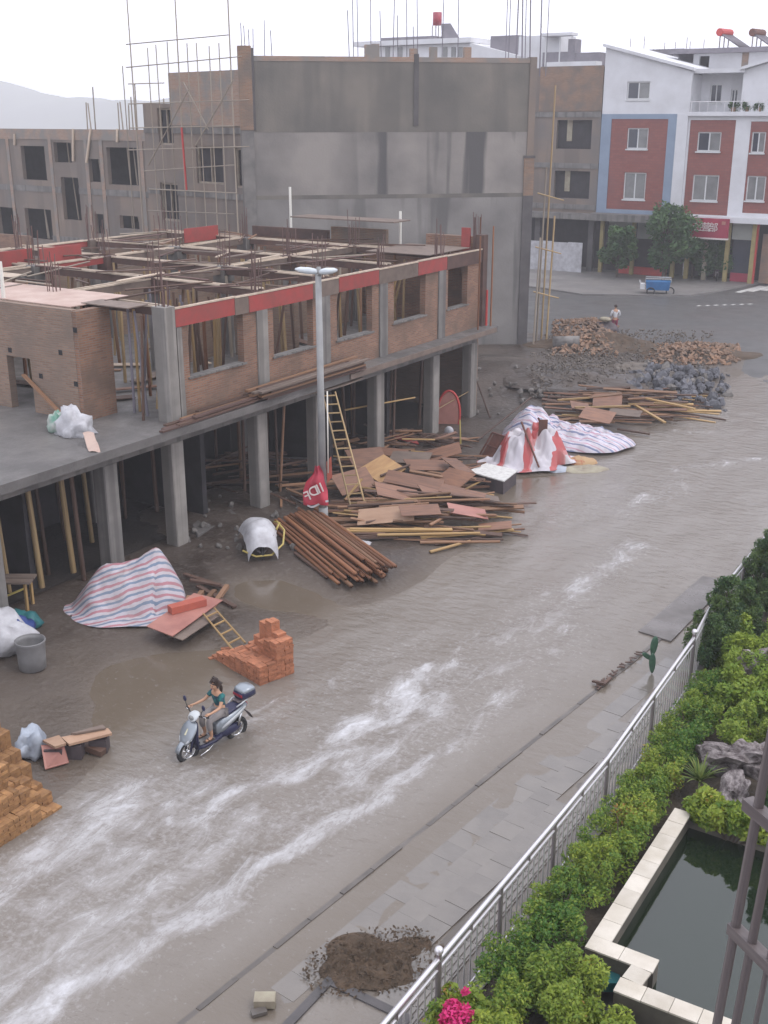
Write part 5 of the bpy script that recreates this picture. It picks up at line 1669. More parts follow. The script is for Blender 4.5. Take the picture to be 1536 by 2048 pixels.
def stack(label, origin, ang, hmap, me, group=None, lim=300):
    """hmap[i][j] = number of courses on a 0.24 x 0.24 cell; courses alternate direction; only outer bricks are kept"""
    t = thing('brick_stack', label, 'brick stack', origin, ang)
    ni, nj = len(hmap), len(hmap[0])
    H = lambda i, j: hmap[i][j] if 0 <= i < ni and 0 <= j < nj else 0
    rec = []
    for i in range(ni):
        for j in range(nj):
            for k in range(hmap[i][j]):
                if k < hmap[i][j] - 1 and min(H(i - 1, j), H(i + 1, j), H(i, j - 1), H(i, j + 1)) > k:
                    continue
                for s in (-1, 1):
                    rec.append((i, j, k, s))
    core = MB()
    for i in range(ni):
        for j in range(nj):
            if hmap[i][j] > 1:
                core.box(i * 0.242 + 0.012, i * 0.242 + 0.228, j * 0.242 + 0.012, j * 0.242 + 0.228, -0.15, (hmap[i][j] - 1) * 0.0545 + 0.03)
    rec = rec[:]
    extra = rec[lim:]
    for i, j, k, s in rec[:lim]:
        al = (k + i + j) % 2
        x, y = (i + 0.5) * 0.242, (j + 0.5) * 0.242
        if al: y += s * 0.06
        else: x += s * 0.06
        inst('brick', me, t, (x + ro.uniform(-0.012, 0.012), y + ro.uniform(-0.012, 0.012), k * 0.0545 + 0.027), (0, 0, (0 if al else math.pi / 2) + ro.uniform(-0.04, 0.04)))
    if extra:
        eb = MB()
        for i, j, k, s in extra:
            al = (k + i + j) % 2
            x, y = (i + 0.5) * 0.242 + (0 if al else s * 0.06), (j + 0.5) * 0.242 + (s * 0.06 if al else 0)
            a, c = (0.118, 0.056) if al else (0.056, 0.118)
            eb.box(x - a, x + a, y - c, y + c, k * 0.0545 + 0.001, k * 0.0545 + 0.053)
        e = eb.build('bricks', me.materials[0].name, t)
        e['kind'] = 'stuff'
    core.build('inner_bricks', me.materials[0].name, t)
    return t


# stack in the water: front corner F, long low arm to the rear left, tower at the right
F1 = G(520, 1372); Rc = G(588, 1345); Lc = G(432, 1312)
a1 = math.atan2((Rc - F1).y, (Rc - F1).x)      # i axis towards the right corner
hm = [[9, 9, 8, 8, 7, 6, 5, 2], [9, 9, 8, 8, 7, 6, 4, 2], [17, 16, 14, 9, 8, 6, 4, 1], [17, 18, 22, 20, 12, 7, 2, 0]]
stack('terracotta brick stack with stepped tower standing in the flood behind the scooter', F1 - Vector((0, 0, 0.05)), a1, hm, bk_r, lim=290)
for px, py in ((427, 1318), (440, 1322), (452, 1300)):
    p = on(px, py)
    inst('brick', bk_r, None, p + Vector((0, 0, 0.03)), (0, 0, ro.uniform(0, 3)))
    tag(bpy.context.scene.objects[-1] if False else COL.objects[-1], 'single loose brick lying by the stepped brick stack', 'brick', 'loose bricks beside the stepped stack')
# big ochre stack cut by the left edge of the picture
F2 = on(98, 1612)
hm2 = []
for i in range(7):
    row = []
    for j in range(8):
        v = 3 + 4.2 * i - 0.0 * j + (4 if j > 1 else -1) + 3 * noise.noise(Vector((i * 0.7, j * 0.7, 3)))
        row.append(int(max(2, min(34, v))))
    hm2.append(row)
hm2[0] = [2, 3, 7, 8, 8, 8, 5, 4]
hm2[1] = [6, 8, 12, 14, 14, 15, 14, 12]
hm2[2] = [8, 12, 14, 22, 22, 23, 22, 22]
d2 = G(0, 1668) - F2
# i runs away from the street (into the pile), j runs towards the camera along the kerb
t2 = stack('large ochre brick stack stepping down beside the plank bench', F2 + Vector((0.25, 0.1, -0.06)), math.pi, hm2, bk_o, lim=295)
t2.rotation_euler = (0, 0, math.pi + 0.02)

# ------------------------------------------------------------------ striped tarpaulin over the material heap (left)
TC = on(262, 1215)
TANG = math.atan2(RT2.y, RT2.x)
def tarp1(u, v, r):
    x, y = u * 1.72, v * 1.2
    e = max(0.0, 1 - r ** 4.0)
    t_ = min(1.0, max(0.0, (x + 0.55) / 1.25))
    d = math.hypot(x - (-0.55 + 1.25 * t_), y - (0.15 + 0.1 * t_))
    top = (1.15 + 0.42 * t_ - 0.12 * math.sin(t_ * 3.1)) * max(0.0, 1 - (d / (0.98 if x < 0.7 else 0.78)) ** 1.3)
    crease = 0.05 * abs(math.sin(x * 5.2 + y * 1.6 + 2 * noise.noise(Vector((x, y, 1))))) * min(1, d * 2)
    return max(0.05 * e + 0.05 * abs(noise.noise(Vector((x * 2.2, y * 2.2, 5)))), top + crease * e) 
b = heap_mesh((TC.x, TC.y, TC.z), 1.72, 1.2, 1.2, TANG, 0.07, 2.4, rings=34, segs=84, fn=tarp1, uvs=1.0, edge=0.16, base=0.01)
# stripes run across, along the slope
b.uvf = [((-0.35 * u + 0.85 * v) * 0.9 + 0.62 * (b.v[i][2]) + 0.0, u) for i, (u, v) in enumerate(b.uvf)]
tag(b.build('tarpaulin', 'tarp_stripes', smooth=True, loc=(TC.x, TC.y, TC.z)), 'large blue white and red striped tarpaulin draped over a heap', 'tarpaulin')

# pink sheets and boards next to it
def slab_thing(name, lab, cat, pix, z, th, mat, group=None, drop=None):
    """flat sheet whose corners are seen at the given places, resting at height z"""
    P = [G(x, y, z if drop is None else z + drop[i]) for i, (x, y) in enumerate(pix)]
    c = sum(P, Vector()) / len(P)
    b = MB()
    n = len(P)
    b.add(P + [p - Vector((0, 0, th)) for p in P], [tuple(range(n)), tuple(range(2 * n - 1, n - 1, -1))] + [(i + n, (i + 1) % n + n, (i + 1) % n, i) for i in range(n)])
    o = b.build(name, mat, loc=c)
    bpy.context.view_layer
    return tag(o, lab, cat, group)


slab_thing('plywood_sheet', 'broad pink plywood sheet beside the striped tarpaulin', 'plywood', [(293, 1252), (345, 1272), (445, 1200), (388, 1186)], 0.42, 0.02, 'plywood_pink')
slab_thing('plywood_sheet', 'tan plywood sheet half under the pink one', 'plywood', [(330, 1268), (365, 1280), (440, 1230), (420, 1210)], 0.34, 0.02, 'tan_formwork')
fb = G(375, 1218, 0.42)
MB().obox(fb + Vector((0, 0, 0.1)), (0.95, 0.26, 0.18), xrot(G(412, 1196, 0.42) - G(343, 1214, 0.42))).build('foam_block', 'foam_red', loc=fb)
tag(COL.objects[-1], 'red oblong block lying on the pink plywood', 'block')
for k in range(4):
    a = G(330 + k * 30, 1272 - k * 14, 0.0); c = G(380 + k * 25, 1205 - k * 6, 0.0)
    stick('support_timber', 'board', 'timber_brown', Vector((a.x, a.y, 0.12 + 0.07 * (k % 3))), Vector((c.x, c.y, 0.16 + 0.06 * (k % 2))), 0.12, 0.1)
    tag(COL.objects[-1], 'dark timber bearer underneath the pink plywood sheet', 'timber', 'bearers under the pink plywood')
for (x0, y0, x1, y1, z) in ((368, 1148, 452, 1176, 0.25), (395, 1172, 470, 1214, 0.2), (380, 1160, 440, 1170, 0.32)):
    stick('timber', 'board', 'timber_dark', G(x0, y0, z), G(x1, y1, z - 0.08), 0.12, 0.06)
    tag(COL.objects[-1], 'dark plank lying behind the striped tarpaulin', 'timber', 'dark planks behind the striped tarpaulin')
la, lb = G(418, 1222, 0.45), G(478, 1296, 0.06)
lw = (G(432, 1216, 0.45) - G(407, 1228, 0.45))
ladder('short yellow wooden ladder lying from the plywood to the brick stack', lb + Vector((0, 0, 0.05)), la, lw, 4, 0.028, 'timber_yellow')

# ------------------------------------------------------------------ stack of round poles
A = on(592, 1052); Bq = on(728, 1165)
dP = Vector((Bq.x - A.x, Bq.y - A.y, 0)).normalized()
nP = Vector((-dP.y, dP.x, 0))
LP_ = (Vector((Bq.x, Bq.y, 0)) - Vector((A.x, A.y, 0))).length
k = 0
for layer, cnt_ in enumerate((12, 11, 9, 5)):
    for i in range(cnt_):
        off = (i - cnt_ / 2 + 0.5) * 0.14 + (0.25 if layer > 1 else 0)
        c = Vector((A.x, A.y, 0)) + nP * off
        z = max(gz(A.x, A.y), gz(Bq.x, Bq.y)) + 0.06 + layer * 0.115
        a = c + dP * ro.uniform(-0.45, 0.25); e = c + dP * (LP_ + ro.uniform(-0.5, 0.45)) + nP * ro.uniform(-0.1, 0.1)
        stick('timber_pole', 'pole', ro.choice(['rust_pole', 'rust_pole', 'rust_pole', 'timber_brown']), Vector((a.x, a.y, z + ro.uniform(0, 0.02))), Vector((e.x, e.y, z + ro.uniform(-0.02, 0.02))), 0.062 + ro.uniform(-0.012, 0.012))
        tag(COL.objects[-1], ['rust brown round pole in the bottom layer of the neat stack', 'rust brown round pole in the second layer of the neat stack', 'rust brown round pole in the third layer of the neat stack', 'rust brown round pole on top of the neat stack'][layer] + (' on its left side' if i < cnt_ / 3 else (' in its middle' if i < 2 * cnt_ / 3 else ' on its right side')), 'pole', 'round poles stacked in front of the lamp post')
for (x0, y0, x1, y1, m) in ((690, 1085, 775, 1140, 'timber_dark'), (725, 1150, 745, 1165, 'timber_yellow'), (590, 1110, 655, 1160, 'timber_dark')):
    stick('timber_pole', 'pole', m, on(x0, y0) + Vector((0, 0, 0.06)), on(x1, y1) + Vector((0, 0, 0.06)), 0.05)
    tag(COL.objects[-1], 'dark pole lying loose next to the stack of round poles', 'pole', 'loose poles next to the round stack')
ws = on(718, 1088)
b = heap_mesh(ws, 0.62, 0.24, 0.12, TANG - 0.3, 0.06, 4, rings=8, segs=24, seed=4)
tag(b.build('plastic_sheet', 'sheet_white', smooth=True, loc=ws), 'crumpled white plastic sheet beside the round poles', 'plastic sheet')

# ------------------------------------------------------------------ covered wheelbarrow
wb = on(525, 1118)
WB = thing('wheelbarrow', 'wheelbarrow with bent yellow handles under a white sheet', 'wheelbarrow', wb)
wd = (on(505, 1045) - wb); wd.z = 0; wd.normalize()
wn = Vector((-wd.y, wd.x, 0))
def WL(f, s, z):
    return wb + wd * f + wn * s + Vector((0, 0, z))
b = MB(); b.loft([[WL(0.25, -0.2, 0.32), WL(0.25, 0.2, 0.32), WL(0.95, 0.25, 0.32), WL(0.95, -0.25, 0.32)], [WL(0.1, -0.36, 0.66), WL(0.1, 0.36, 0.66), WL(1.15, 0.4, 0.66), WL(1.15, -0.4, 0.66)]])
b.build('tray', 'rust_frame', WB, world=True)
b = MB(); b.path([WL(0.05 + 0.19 * math.cos(a), 0, 0.18 + 0.18 * math.sin(a)) for a in np.linspace(0, 2 * math.pi, 16, endpoint=False)], 0.05, 6, close=True)
b.build('wheel', 'rubber', WB, smooth=True, world=True)
for s in (-1, 1):
    MB().path([WL(0.0, s * 0.06, 0.2), WL(0.3, s * 0.25, 0.3), WL(1.0, s * 0.33, 0.5), WL(1.55, s * 0.36, 0.62)], 0.025, 6).build('handle', 'steel_dull', WB, smooth=True, world=True)
    MB().tube(WL(0.95, s * 0.3, 0.48), WL(1.0, s * 0.3, -0.02), 0.022, n=6).build('leg', 'steel_dull', WB, smooth=True, world=True)
MB().path([WL(1.0, -0.55, 0.75), WL(0.6, -0.72, 0.6), WL(0.15, -0.62, 0.35), WL(-0.15, -0.25, 0.16), WL(-0.18, 0.2, 0.16), WL(0.0, 0.55, 0.3)], 0.03, 6).build('guard_hoop', 'rope_yellow', WB, smooth=True, world=True)
MB().path([WL(1.25, -0.5, 0.65), WL(0.9, -0.62, 0.72), WL(0.7, -0.5, 0.6)], 0.03, 6).build('guard_hoop', 'rope_yellow', WB, smooth=True, world=True)
def shf(u, v):
    f = -0.22 + 1.55 * v
    s = (u - 0.5) * 2
    wdt = 0.42 + 0.14 * v
    z = 0.80 + 0.14 * math.sin(v * 3) + 0.06 * nz(u * 3, v * 4, 2.2) - 0.42 * abs(s) ** 3.2 - 1.6 * max(0, 0.22 - v) - 0.35 * max(0, v - 0.93) * 10 * 0.6
    return WL(f, s * wdt * (1 + 0.08 * nz(v * 5, u * 2)), z)
o = MB().grid(22, 26, shf).build('sheet', 'sheet_white', smooth=True, loc=wb)
tag(o, 'white plastic sheet covering the wheelbarrow', 'plastic sheet')

# ------------------------------------------------------------------ timber heaps (every visible board and pole is a piece of its own)
def timber_heap(px0, px1, py0, py1, n, ang0, spread, lens, zmax, mats, lab, grp, seed, name='timber'):
    rr = random.Random(seed)
    for k in range(n):
        u, v = rr.random(), rr.random()
        px = px0 + (px1 - px0) * u
        py = py0 + (py1 - py0) * v
        c = on(px, py)
        pyr = max(0.0, 1 - abs(2 * u - 1) ** 2.5) * max(0, 1 - abs(2 * v - 1) ** 2)
        L_ = rr.uniform(*lens)
        a = ang0 + rr.gauss(0, spread)
        d = Vector((math.cos(a), math.sin(a), 0)) * L_ / 2
        z = gz(c.x, c.y) + 0.05 + zmax * pyr * rr.random() ** 0.7
        dz = rr.uniform(-0.12, 0.12) * (z > 0.25)
        kind = rr.choice(['pole', 'board', 'board'])
        m = rr.choice(mats)
        p, q = c - d, c + d
        p.z = z + dz; q.z = z - dz
        p.z = max(p.z, gz(p.x, p.y) + 0.03); q.z = max(q.z, gz(q.x, q.y) + 0.03)
        if kind == 'pole':
            stick(name, 'pole', m, p, q, rr.uniform(0.03, 0.055))
        else:
            stick(name, 'board', m, p, q, rr.uniform(0.07, 0.16), rr.uniform(0.025, 0.06), roll=rr.uniform(-0.5, 0.5))
        look = {'timber_brown': 'brown', 'timber_yellow': 'yellowish', 'timber_dark': 'dark', 'plywood': 'reddish brown', 'concrete_dark': 'grey'}[m]
        tag(COL.objects[-1], f"{look} {kind} {'lying high ' if z > gz(c.x, c.y) + 0.3 else 'lying low '}{'at the left end of' if u < 0.33 else ('in the middle of' if u < 0.67 else 'at the right end of')} {lab}", 'timber', grp)


def ply_set(lst, lab, grp):
    for (px, py, z, w_, h_, a, tx, ty, m) in lst:
        c = G(px, py, z)
        o = inst('plywood_sheet', unit('board', m), None, c, Matrix.Rotation(a, 3, 'Z') @ Matrix.Rotation(tx, 3, 'X') @ Matrix.Rotation(ty, 3, 'Y'), (w_, h_, 0.02))
        off = o.rotation_euler.to_matrix() @ Vector((-w_ / 2, 0, 0))
        o.location = c + off
        tag(o, lab, 'plywood', grp)


aR = math.atan2(RT2.y, RT2.x)
mats1 = ['timber_brown', 'timber_brown', 'timber_yellow', 'timber_dark', 'plywood', 'timber_dark', 'timber_dark', 'timber_brown', 'timber_dark']
timber_heap(700, 990, 1000, 1085, 95, aR - 0.03, 0.16, (1.4, 3.2), 0.75, mats1, 'the heap at the water edge', 'scrap timbers of the heap right of the lamp post', 21)
timber_heap(690, 960, 920, 1005, 70, aR + 0.1, 0.5, (0.9, 2.2), 0.75, mats1, 'the plywood heap', 'scrap timbers below the columns', 22)
timber_heap(740, 930, 875, 925, 30, aR + 0.0, 0.5, (0.8, 2.0), 0.5, mats1, 'the scraps before the last columns', 'scrap timbers in front of the rightmost columns', 23)
PLY = [
    (765, 938, 0.62, 1.15, 0.95, aR + 0.9, 0.25, -0.2, 'plywood_yellow', 'yellow brown plywood sheet tilted up beside the leaning ladder'),
    (828, 962, 0.62, 1.7, 0.8, aR - 0.2, 0.2, 0.1, 'plywood', 'long torn brown plywood sheet in the middle of the heap'),
    (905, 958, 0.55, 1.2, 0.9, aR - 0.9, 0.2, 0.0, 'plywood', 'brown plywood sheet on the right shoulder of the heap'),
    (855, 930, 0.55, 1.4, 0.7, aR + 0.35, 0.15, 0.15, 'plywood', 'brown plywood sheet at the back of the heap'),
    (708, 962, 0.5, 1.2, 0.8, aR + 0.6, 0.3, 0.0, 'plywood', 'brown plywood sheet behind the rungs of the leaning ladder'),
    (772, 1030, 0.48, 1.55, 0.6, aR - 0.05, 0.35, 0.0, 'plywood_tan', 'tan plywood strip at the front left of the heap'),
    (935, 1022, 0.45, 1.1, 0.6, aR + 0.1, 0.25, 0.1, 'plywood_pink', 'pink plywood piece at the front right of the heap'),
    (990, 1052, 0.15, 0.9, 0.5, aR - 0.1, 0.0, 0.0, 'plywood', 'brown plywood piece lying at the water edge'),
    (960, 992, 0.45, 1.1, 0.5, aR, 0.2, 0, 'tan_formwork', 'grey tan plywood strip near the dark crate'),
    (915, 930, 0.6, 0.6, 1.1, aR + 0.5, 0.2, 0.1, 'plywood', 'upright brown plywood piece near the dark crate'),
    (790, 905, 0.45, 1.0, 0.6, aR + 0.2, 0.2, 0.1, 'plywood', 'brown plywood piece at the foot of a column behind the heap'),
    (870, 985, 0.5, 1.0, 0.5, aR + 0.3, 0.1, 0.1, 'plywood', 'small brown plywood piece among the poles of the heap')]
PLY += [
    (735, 915, 0.6, 1.3, 0.8, aR + 0.5, 0.3, 0.1, 'plywood', 'brown plywood sheet nearest the fourth column'),
    (820, 915, 0.55, 1.3, 0.7, aR - 0.3, 0.25, 0.1, 'tan_formwork', 'grey plywood sheet below the fifth column'),
    (885, 905, 0.5, 1.2, 0.6, aR + 0.1, 0.2, -0.1, 'plywood', 'brown plywood sheet below the sixth column'),
    (795, 985, 0.75, 1.3, 0.7, aR + 0.15, 0.35, 0.1, 'plywood', 'brown plywood sheet bridging the poles left of the middle'),
    (925, 985, 0.6, 1.3, 0.6, aR - 0.25, 0.3, 0.05, 'plywood', 'brown plywood sheet right of the middle of the heap'),
    (840, 1020, 0.7, 1.1, 0.45, aR + 0.2, 0.3, 0, 'plywood', 'narrow brown plywood offcut over the front poles')]
for q_ in PLY:
    q_ = q_[:2] + (q_[2] + 0.14,) + (q_[3] * 1.12, q_[4] * 1.1) + (q_[5], q_[6] + ro.uniform(-0.25, 0.3), q_[7] + ro.uniform(-0.28, 0.28)) + q_[8:]
    ply_set([q_[:9]], q_[9], None)
for (x0, y0, x1, y1, z, m) in ((700, 1058, 905, 1060, 0.4, 'timber_yellow'), (755, 1070, 960, 1066, 0.32, 'timber_yellow'), (860, 1104, 940, 1082, 0.1, 'timber_yellow'), (840, 1085, 1000, 1083, 0.15, 'timber_brown'), (720, 975, 850, 995, 0.5, 'timber_yellow'), (860, 1050, 910, 1022, 0.55, 'timber_brown')):
    stick('timber', 'pole', m, G(x0, y0, z), G(x1, y1, z), 0.05)
    tag(COL.objects[-1], 'long pale pole on top of the timber heap right of the lamp post', 'timber', 'long pale poles on the heap right of the lamp post')
stick('timber', 'board', 'timber_yellow', G(690, 1000, 0.3), G(724, 958, 0.75), 0.07, 0.05)
tag(COL.objects[-1], 'short yellow board propped against the leaning ladder', 'timber')
slab_thing('plywood_sheet', 'red board lying at the foot of the rightmost columns', 'plywood', [(772, 872), (838, 888), (832, 878), (778, 862)], 0.35, 0.03, 'red_formwork')

mats2 = ['timber_brown', 'timber_dark', 'timber_dark', 'timber_yellow', 'plywood', 'timber_brown']
timber_heap(1115, 1380, 790, 850, 90, aR - 0.22, 0.25, (1.2, 3.4), 0.85, mats2, 'the far timber heap', 'scrap timbers behind the fine striped tarpaulin', 31)
for (x0, y0, x1, y1, z, m) in ((1115, 800, 1320, 785, 0.85, 'timber_yellow'), (1290, 796, 1390, 818, 0.75, 'timber_yellow'), (1150, 815, 1260, 812, 0.85, 'timber_yellow'), (1270, 810, 1330, 845, 0.5, 'timber_yellow'), (1235, 858, 1300, 868, 0.15, 'timber_dark')):
    stick('timber', 'board', m, G(x0, y0, z), G(x1, y1, z - 0.05), 0.12, 0.06)
    tag(COL.objects[-1], 'long pale board on top of the heap behind the fine striped tarpaulin', 'timber', 'long pale boards behind the fine striped tarpaulin')
for q_ in ((1195, 830, 0.7, 1.3, 0.9, aR - 0.5, 0.3, 0.1, 'plywood', 'broad brown plywood piece left on the far timber heap'), (1215, 800, 0.8, 1.2, 0.9, aR - 0.2, 0.4, 0.0, 'plywood', 'brown plywood piece at the top of the far timber heap'), (1250, 825, 0.7, 1.3, 0.6, aR - 0.4, 0.2, 0, 'tan_formwork', 'grey tan plywood strip on the far timber heap'), (1160, 812, 0.7, 0.8, 0.6, aR, 0.3, 0.2, 'plywood', 'small brown plywood piece nearest the fine striped tarpaulin'), (1255, 786, 0.8, 0.9, 0.5, aR + 0.2, 0.4, 0, 'plywood_tan', 'tan plywood piece behind the far timber heap')):
    ply_set([q_[:9]], q_[9], None)
# timbers in the dark ground floor
timber_heap(390, 640, 925, 985, 40, aR + 0.25, 0.45, (1.0, 3.0), 0.9, ['timber_dark', 'timber_dark', 'timber_brown', 'concrete_dark'], 'the jumble under the slab', 'timbers jumbled under the slab', 41)
timber_heap(660, 860, 870, 905, 24, aR + 0.25, 0.5, (0.8, 2.4), 0.6, ['timber_dark', 'timber_brown', 'timber_dark'], 'the pile behind the ladder', 'timbers in the shade behind the ladder', 42)
timber_heap(560, 625, 985, 1020, 8, aR - 0.9, 0.4, (0.8, 1.8), 0.2, ['timber_dark', 'concrete_dark', 'timber_brown'], 'the scraps left of the lamp post', 'dark planks left of the lamp post', 43)
slab_thing('concrete_slab', 'flat grey concrete slab on the ground between two columns', 'slab', [(385, 1050), (395, 1070), (475, 1030), (440, 1000)], 0.3, 0.12, 'concrete_wet')
rk = [rock_mesh(i, 'rock_grey') for i in range(4)]
rb_ = [rock_mesh(i + 9, 'rock_blue', 0.55, 7) for i in range(5)] + [rock_mesh(3, 'rock_grey', 0.5, 7)]
for k in range(34):
    p = on(ro.choice([ro.uniform(380, 480), ro.uniform(540, 620), ro.uniform(360, 420)]), ro.uniform(1045, 1100) if k % 2 else ro.uniform(985, 1035))
    s = ro.uniform(0.05, 0.14)
    inst('rubble_stone', ro.choice(rk), None, p + Vector((0, 0, s * 0.4)), (ro.uniform(0, 3), ro.uniform(0, 3), ro.uniform(0, 3)), (s, s * 0.8, s * 0.7))
    tag(COL.objects[-1], 'lump of broken concrete near the feet of the columns', 'stone', 'broken concrete by the columns')

# planks stored on the slab edge
for k in range(20):
    y0 = 25.7 + ro.uniform(-0.3, 0.5)
    z = 3.93 + 0.075 * (k // 4) + 0.02
    x = -21.0 - 0.15 * (k % 4) + 0.04 * (k // 4)
    stick('stored_plank', 'board', ro.choice(['timber_brown', 'brown_formwork', 'timber_dark', 'tan_formwork']), (x, y0, z + ro.uniform(0, 0.02)), (x + ro.uniform(-0.1, 0.1), y0 + ro.uniform(4.6, 6.0), z + ro.uniform(0, 0.05)), 0.14, 0.06)
    tag(COL.objects[-1], ['long plank in the lowest layer on the slab ledge', 'long plank in the second layer on the slab ledge', 'long plank in the third layer on the slab ledge', 'long plank in the fourth layer on the slab ledge', 'long plank on top of the pile on the slab ledge'][k // 4], 'plank', 'planks stacked on the slab ledge')
for k in range(9):
    y0 = 21.6 + 0.22 * k
    stick('stored_plank', 'board', ro.choice(['timber_brown', 'timber_dark', 'brown_formwork']), (-21.06 - 0.13 * (k % 3), y0, 3.94 + 0.04 * (k // 2)), (-21.1 - 0.1 * (k % 3), y0 + 4.0, 3.96 + 0.04 * (k // 2)), 0.15, 0.05)
    tag(COL.objects[-1], ('weathered plank at the outer rim of the slab near the grey column' if k % 3 == 0 else ('weathered plank second from the slab rim near the grey column' if k % 3 == 1 else 'weathered plank farthest from the slab rim near the grey column')), 'plank', 'planks along the slab edge near the grey column')
o = slab_thing('plywood_sheet', 'curved plywood sheet jutting out below the slab edge', 'plywood', [(545, 806), (690, 770), (728, 755), (708, 752), (560, 795)], 3.6, 0.03, 'tan_formwork')
# sacks at the slab corner
sk = G(150, 868, 3.9)
b = blob(sk, 0.52, 0.42, 0.55, 0.5, 1.6, 2.3, 0.4)
tag(b.build('sack', 'sheet_white', smooth=True, loc=sk), 'bulging white sack at the edge of the slab', 'sack')
sk2 = G(118, 862, 3.9)
b = blob(sk2, 0.28, 0.3, 0.42, 0.5, 1.7, 6.1, 0.4)
tag(b.build('sack', 'sheet_green', smooth=True, loc=sk2), 'small greenish sack behind the white sack', 'sack')
q0, q1 = G(178, 884, 3.92), G(190, 905, 3.9)
MB().grid(4, 10, lambda u, v: q0 + (q1 - q0) * v + RT2 * (u - 0.5) * 0.3 + Vector((0, 0, 0.25 * (1 - v) + 0.04 * math.sin(v * 7 + u * 3)))).build('rag', 'plywood_pale', smooth=True, loc=q0)
tag(COL.objects[-1], 'pale rag trailing from the white sack over the slab edge', 'rag')
stick('ramp_pole', 'board', 'timber_brown', Vector(plL.P(plL.at(52, 748)[0], plL.at(52, 748)[1], 0.1)), G(132, 838, 3.95), 0.12, 0.05)
tag(COL.objects[-1], 'brown plank leaning from the doorway down to the sacks', 'plank')

# ------------------------------------------------------------------ left foreground: barrel, sheet, trestle, plank bench
bp_ = on(66, 1336)
t = thing('barrel', 'grey translucent plastic barrel standing in the mud', 'barrel', bp_)
b = MB()
prof = [(0.27, 0.0), (0.30, 0.02), (0.315, 0.3), (0.33, 0.62), (0.345, 0.66), (0.345, 0.70)]
b.loft([b.ring((0, 0, z), Vector((1, 0, 0)), Vector((0, 1, 0)), r, r, 22) for r, z in prof] + [b.ring((0, 0, z), Vector((1, 0, 0)), Vector((0, 1, 0)), r, r, 22) for r, z in ((0.32, 0.70), (0.31, 0.6), (0.29, 0.08))])
b.build('shell', 'bucket_plastic', t, smooth=True)
MB().path([(0.335 * math.cos(a), 0.335 * math.sin(a), 0.70) for a in np.linspace(0, 6.28, 22, endpoint=False)], 0.018, 6, close=True).build('rim', 'bucket_plastic', t, smooth=True)
MB().path([(-0.36, 0.0, 0.42), (-0.42, 0.03, 0.45), (-0.44, 0.05, 0.40)], 0.02, 5).build('tap', 'white_pipe', t)
c = on(8, 1300)
b = blob(c, 0.75, 0.5, 0.55, 0.6, 1.5, 8.2, TANG)
tag(b.build('plastic_sheet', 'sheet_white', smooth=True, loc=c), 'white sheet bundle at the left edge beside the barrel', 'plastic sheet')
c = on(38, 1290)
b = blob(c, 0.36, 0.5, 0.45, 0.5, 1.6, 9.4, TANG)
tag(b.build('plastic_sheet', 'blue_plastic', smooth=True, loc=c), 'dark blue plastic sheet between the barrel and the white bundle', 'plastic sheet')
c = on(45, 1252)
b = blob(c, 0.45, 0.35, 0.28, 0.5, 1.6, 10.2, TANG)
tag(b.build('bag', 'teal_plastic', smooth=True, loc=c), 'teal bag lying behind the barrel', 'bag')
# trestle with yellow board
tt = on(30, 1215)
T = thing('trestle', 'rough timber trestle with plank top at the left edge', 'trestle', tt)
for f, s in ((-0.5, -0.2), (0.55, -0.2), (-0.5, 0.25), (0.55, 0.25)):
    p = tt + RT2 * f * 0.7 + HD2 * s
    stick('leg', 'board', 'timber_yellow', Vector((p.x, p.y, tt.z - 0.05)), Vector((p.x, p.y, tt.z + 0.75)), 0.07, 0.06, parent=T)
for s in (-0.15, 0.18):
    p = tt + HD2 * s + RT2 * -0.75
    q = tt + HD2 * s + RT2 * 0.55
    stick('plank', 'board', 'tan_formwork', Vector((p.x, p.y, tt.z + 0.78)), Vector((q.x, q.y, tt.z + 0.78)), 0.26, 0.05, parent=T)
stick('brace', 'board', 'rope_yellow', tt + RT2 * -0.6 + HD2 * -0.24 + Vector((0, 0, 0.2)), tt + RT2 * 0.35 + HD2 * -0.24 + Vector((0, 0, 0.62)), 0.07, 0.04, parent=T)
# plank bench
bz = 0.42
PB = thing('plank_bench', 'makeshift bench of planks on dark blocks by the ochre bricks', 'bench', on(150, 1525))
def pb(pix, z, th, m, nm, drop=None):
    P = [G(x, y, z if drop is None else z + drop[i]) for i, (x, y) in enumerate(pix)]
    n = len(P)
    return MB().add(P + [p - Vector((0, 0, th)) for p in P], [tuple(range(n)), tuple(range(2 * n - 1, n - 1, -1))] + [(i + n, (i + 1) % n + n, (i + 1) % n, i) for i in range(n)]).build(nm, m, PB, world=True)
pb([(122, 1474), (138, 1488), (224, 1466), (216, 1456)], bz, 0.05, 'plywood_tan', 'plank')
pb([(142, 1466), (152, 1466), (212, 1455), (205, 1449)], bz + 0.055, 0.04, 'tan_formwork', 'plank')
pb([(85, 1480), (110, 1493), (132, 1486), (118, 1470)], bz + 0.06, 0.05, 'plywood_tan', 'plank')
pb([(82, 1490), (90, 1538), (138, 1524), (128, 1490)], bz - 0.02, 0.02, 'plywood_pink', 'leaning_board', [0, -0.32, -0.32, 0])
for px, py in ((200, 1500), (150, 1512), (112, 1520)):
    p = on(px, py)
    MB().obox(p + Vector((0, 0, bz / 2 - 0.06)), (0.35, 0.28, bz - 0.12), xrot(RT2)).build('support_block', 'box_dark', PB, world=True)
stick('loose_timber', 'board', 'timber_dark', on(165, 1500) + Vector((0, 0, 0.12)), on(208, 1512) + Vector((0, 0, 0.08)), 0.18, 0.12, parent=PB)
c = on(66, 1505)
b = blob(c, 0.3, 0.34, 0.36, 0.6, 1.6, 12.5, TANG)
tag(b.build('plastic_sheet', 'sheet_grey', smooth=True, loc=c), 'crumpled bluish grey plastic between the ochre bricks and the bench', 'plastic sheet')

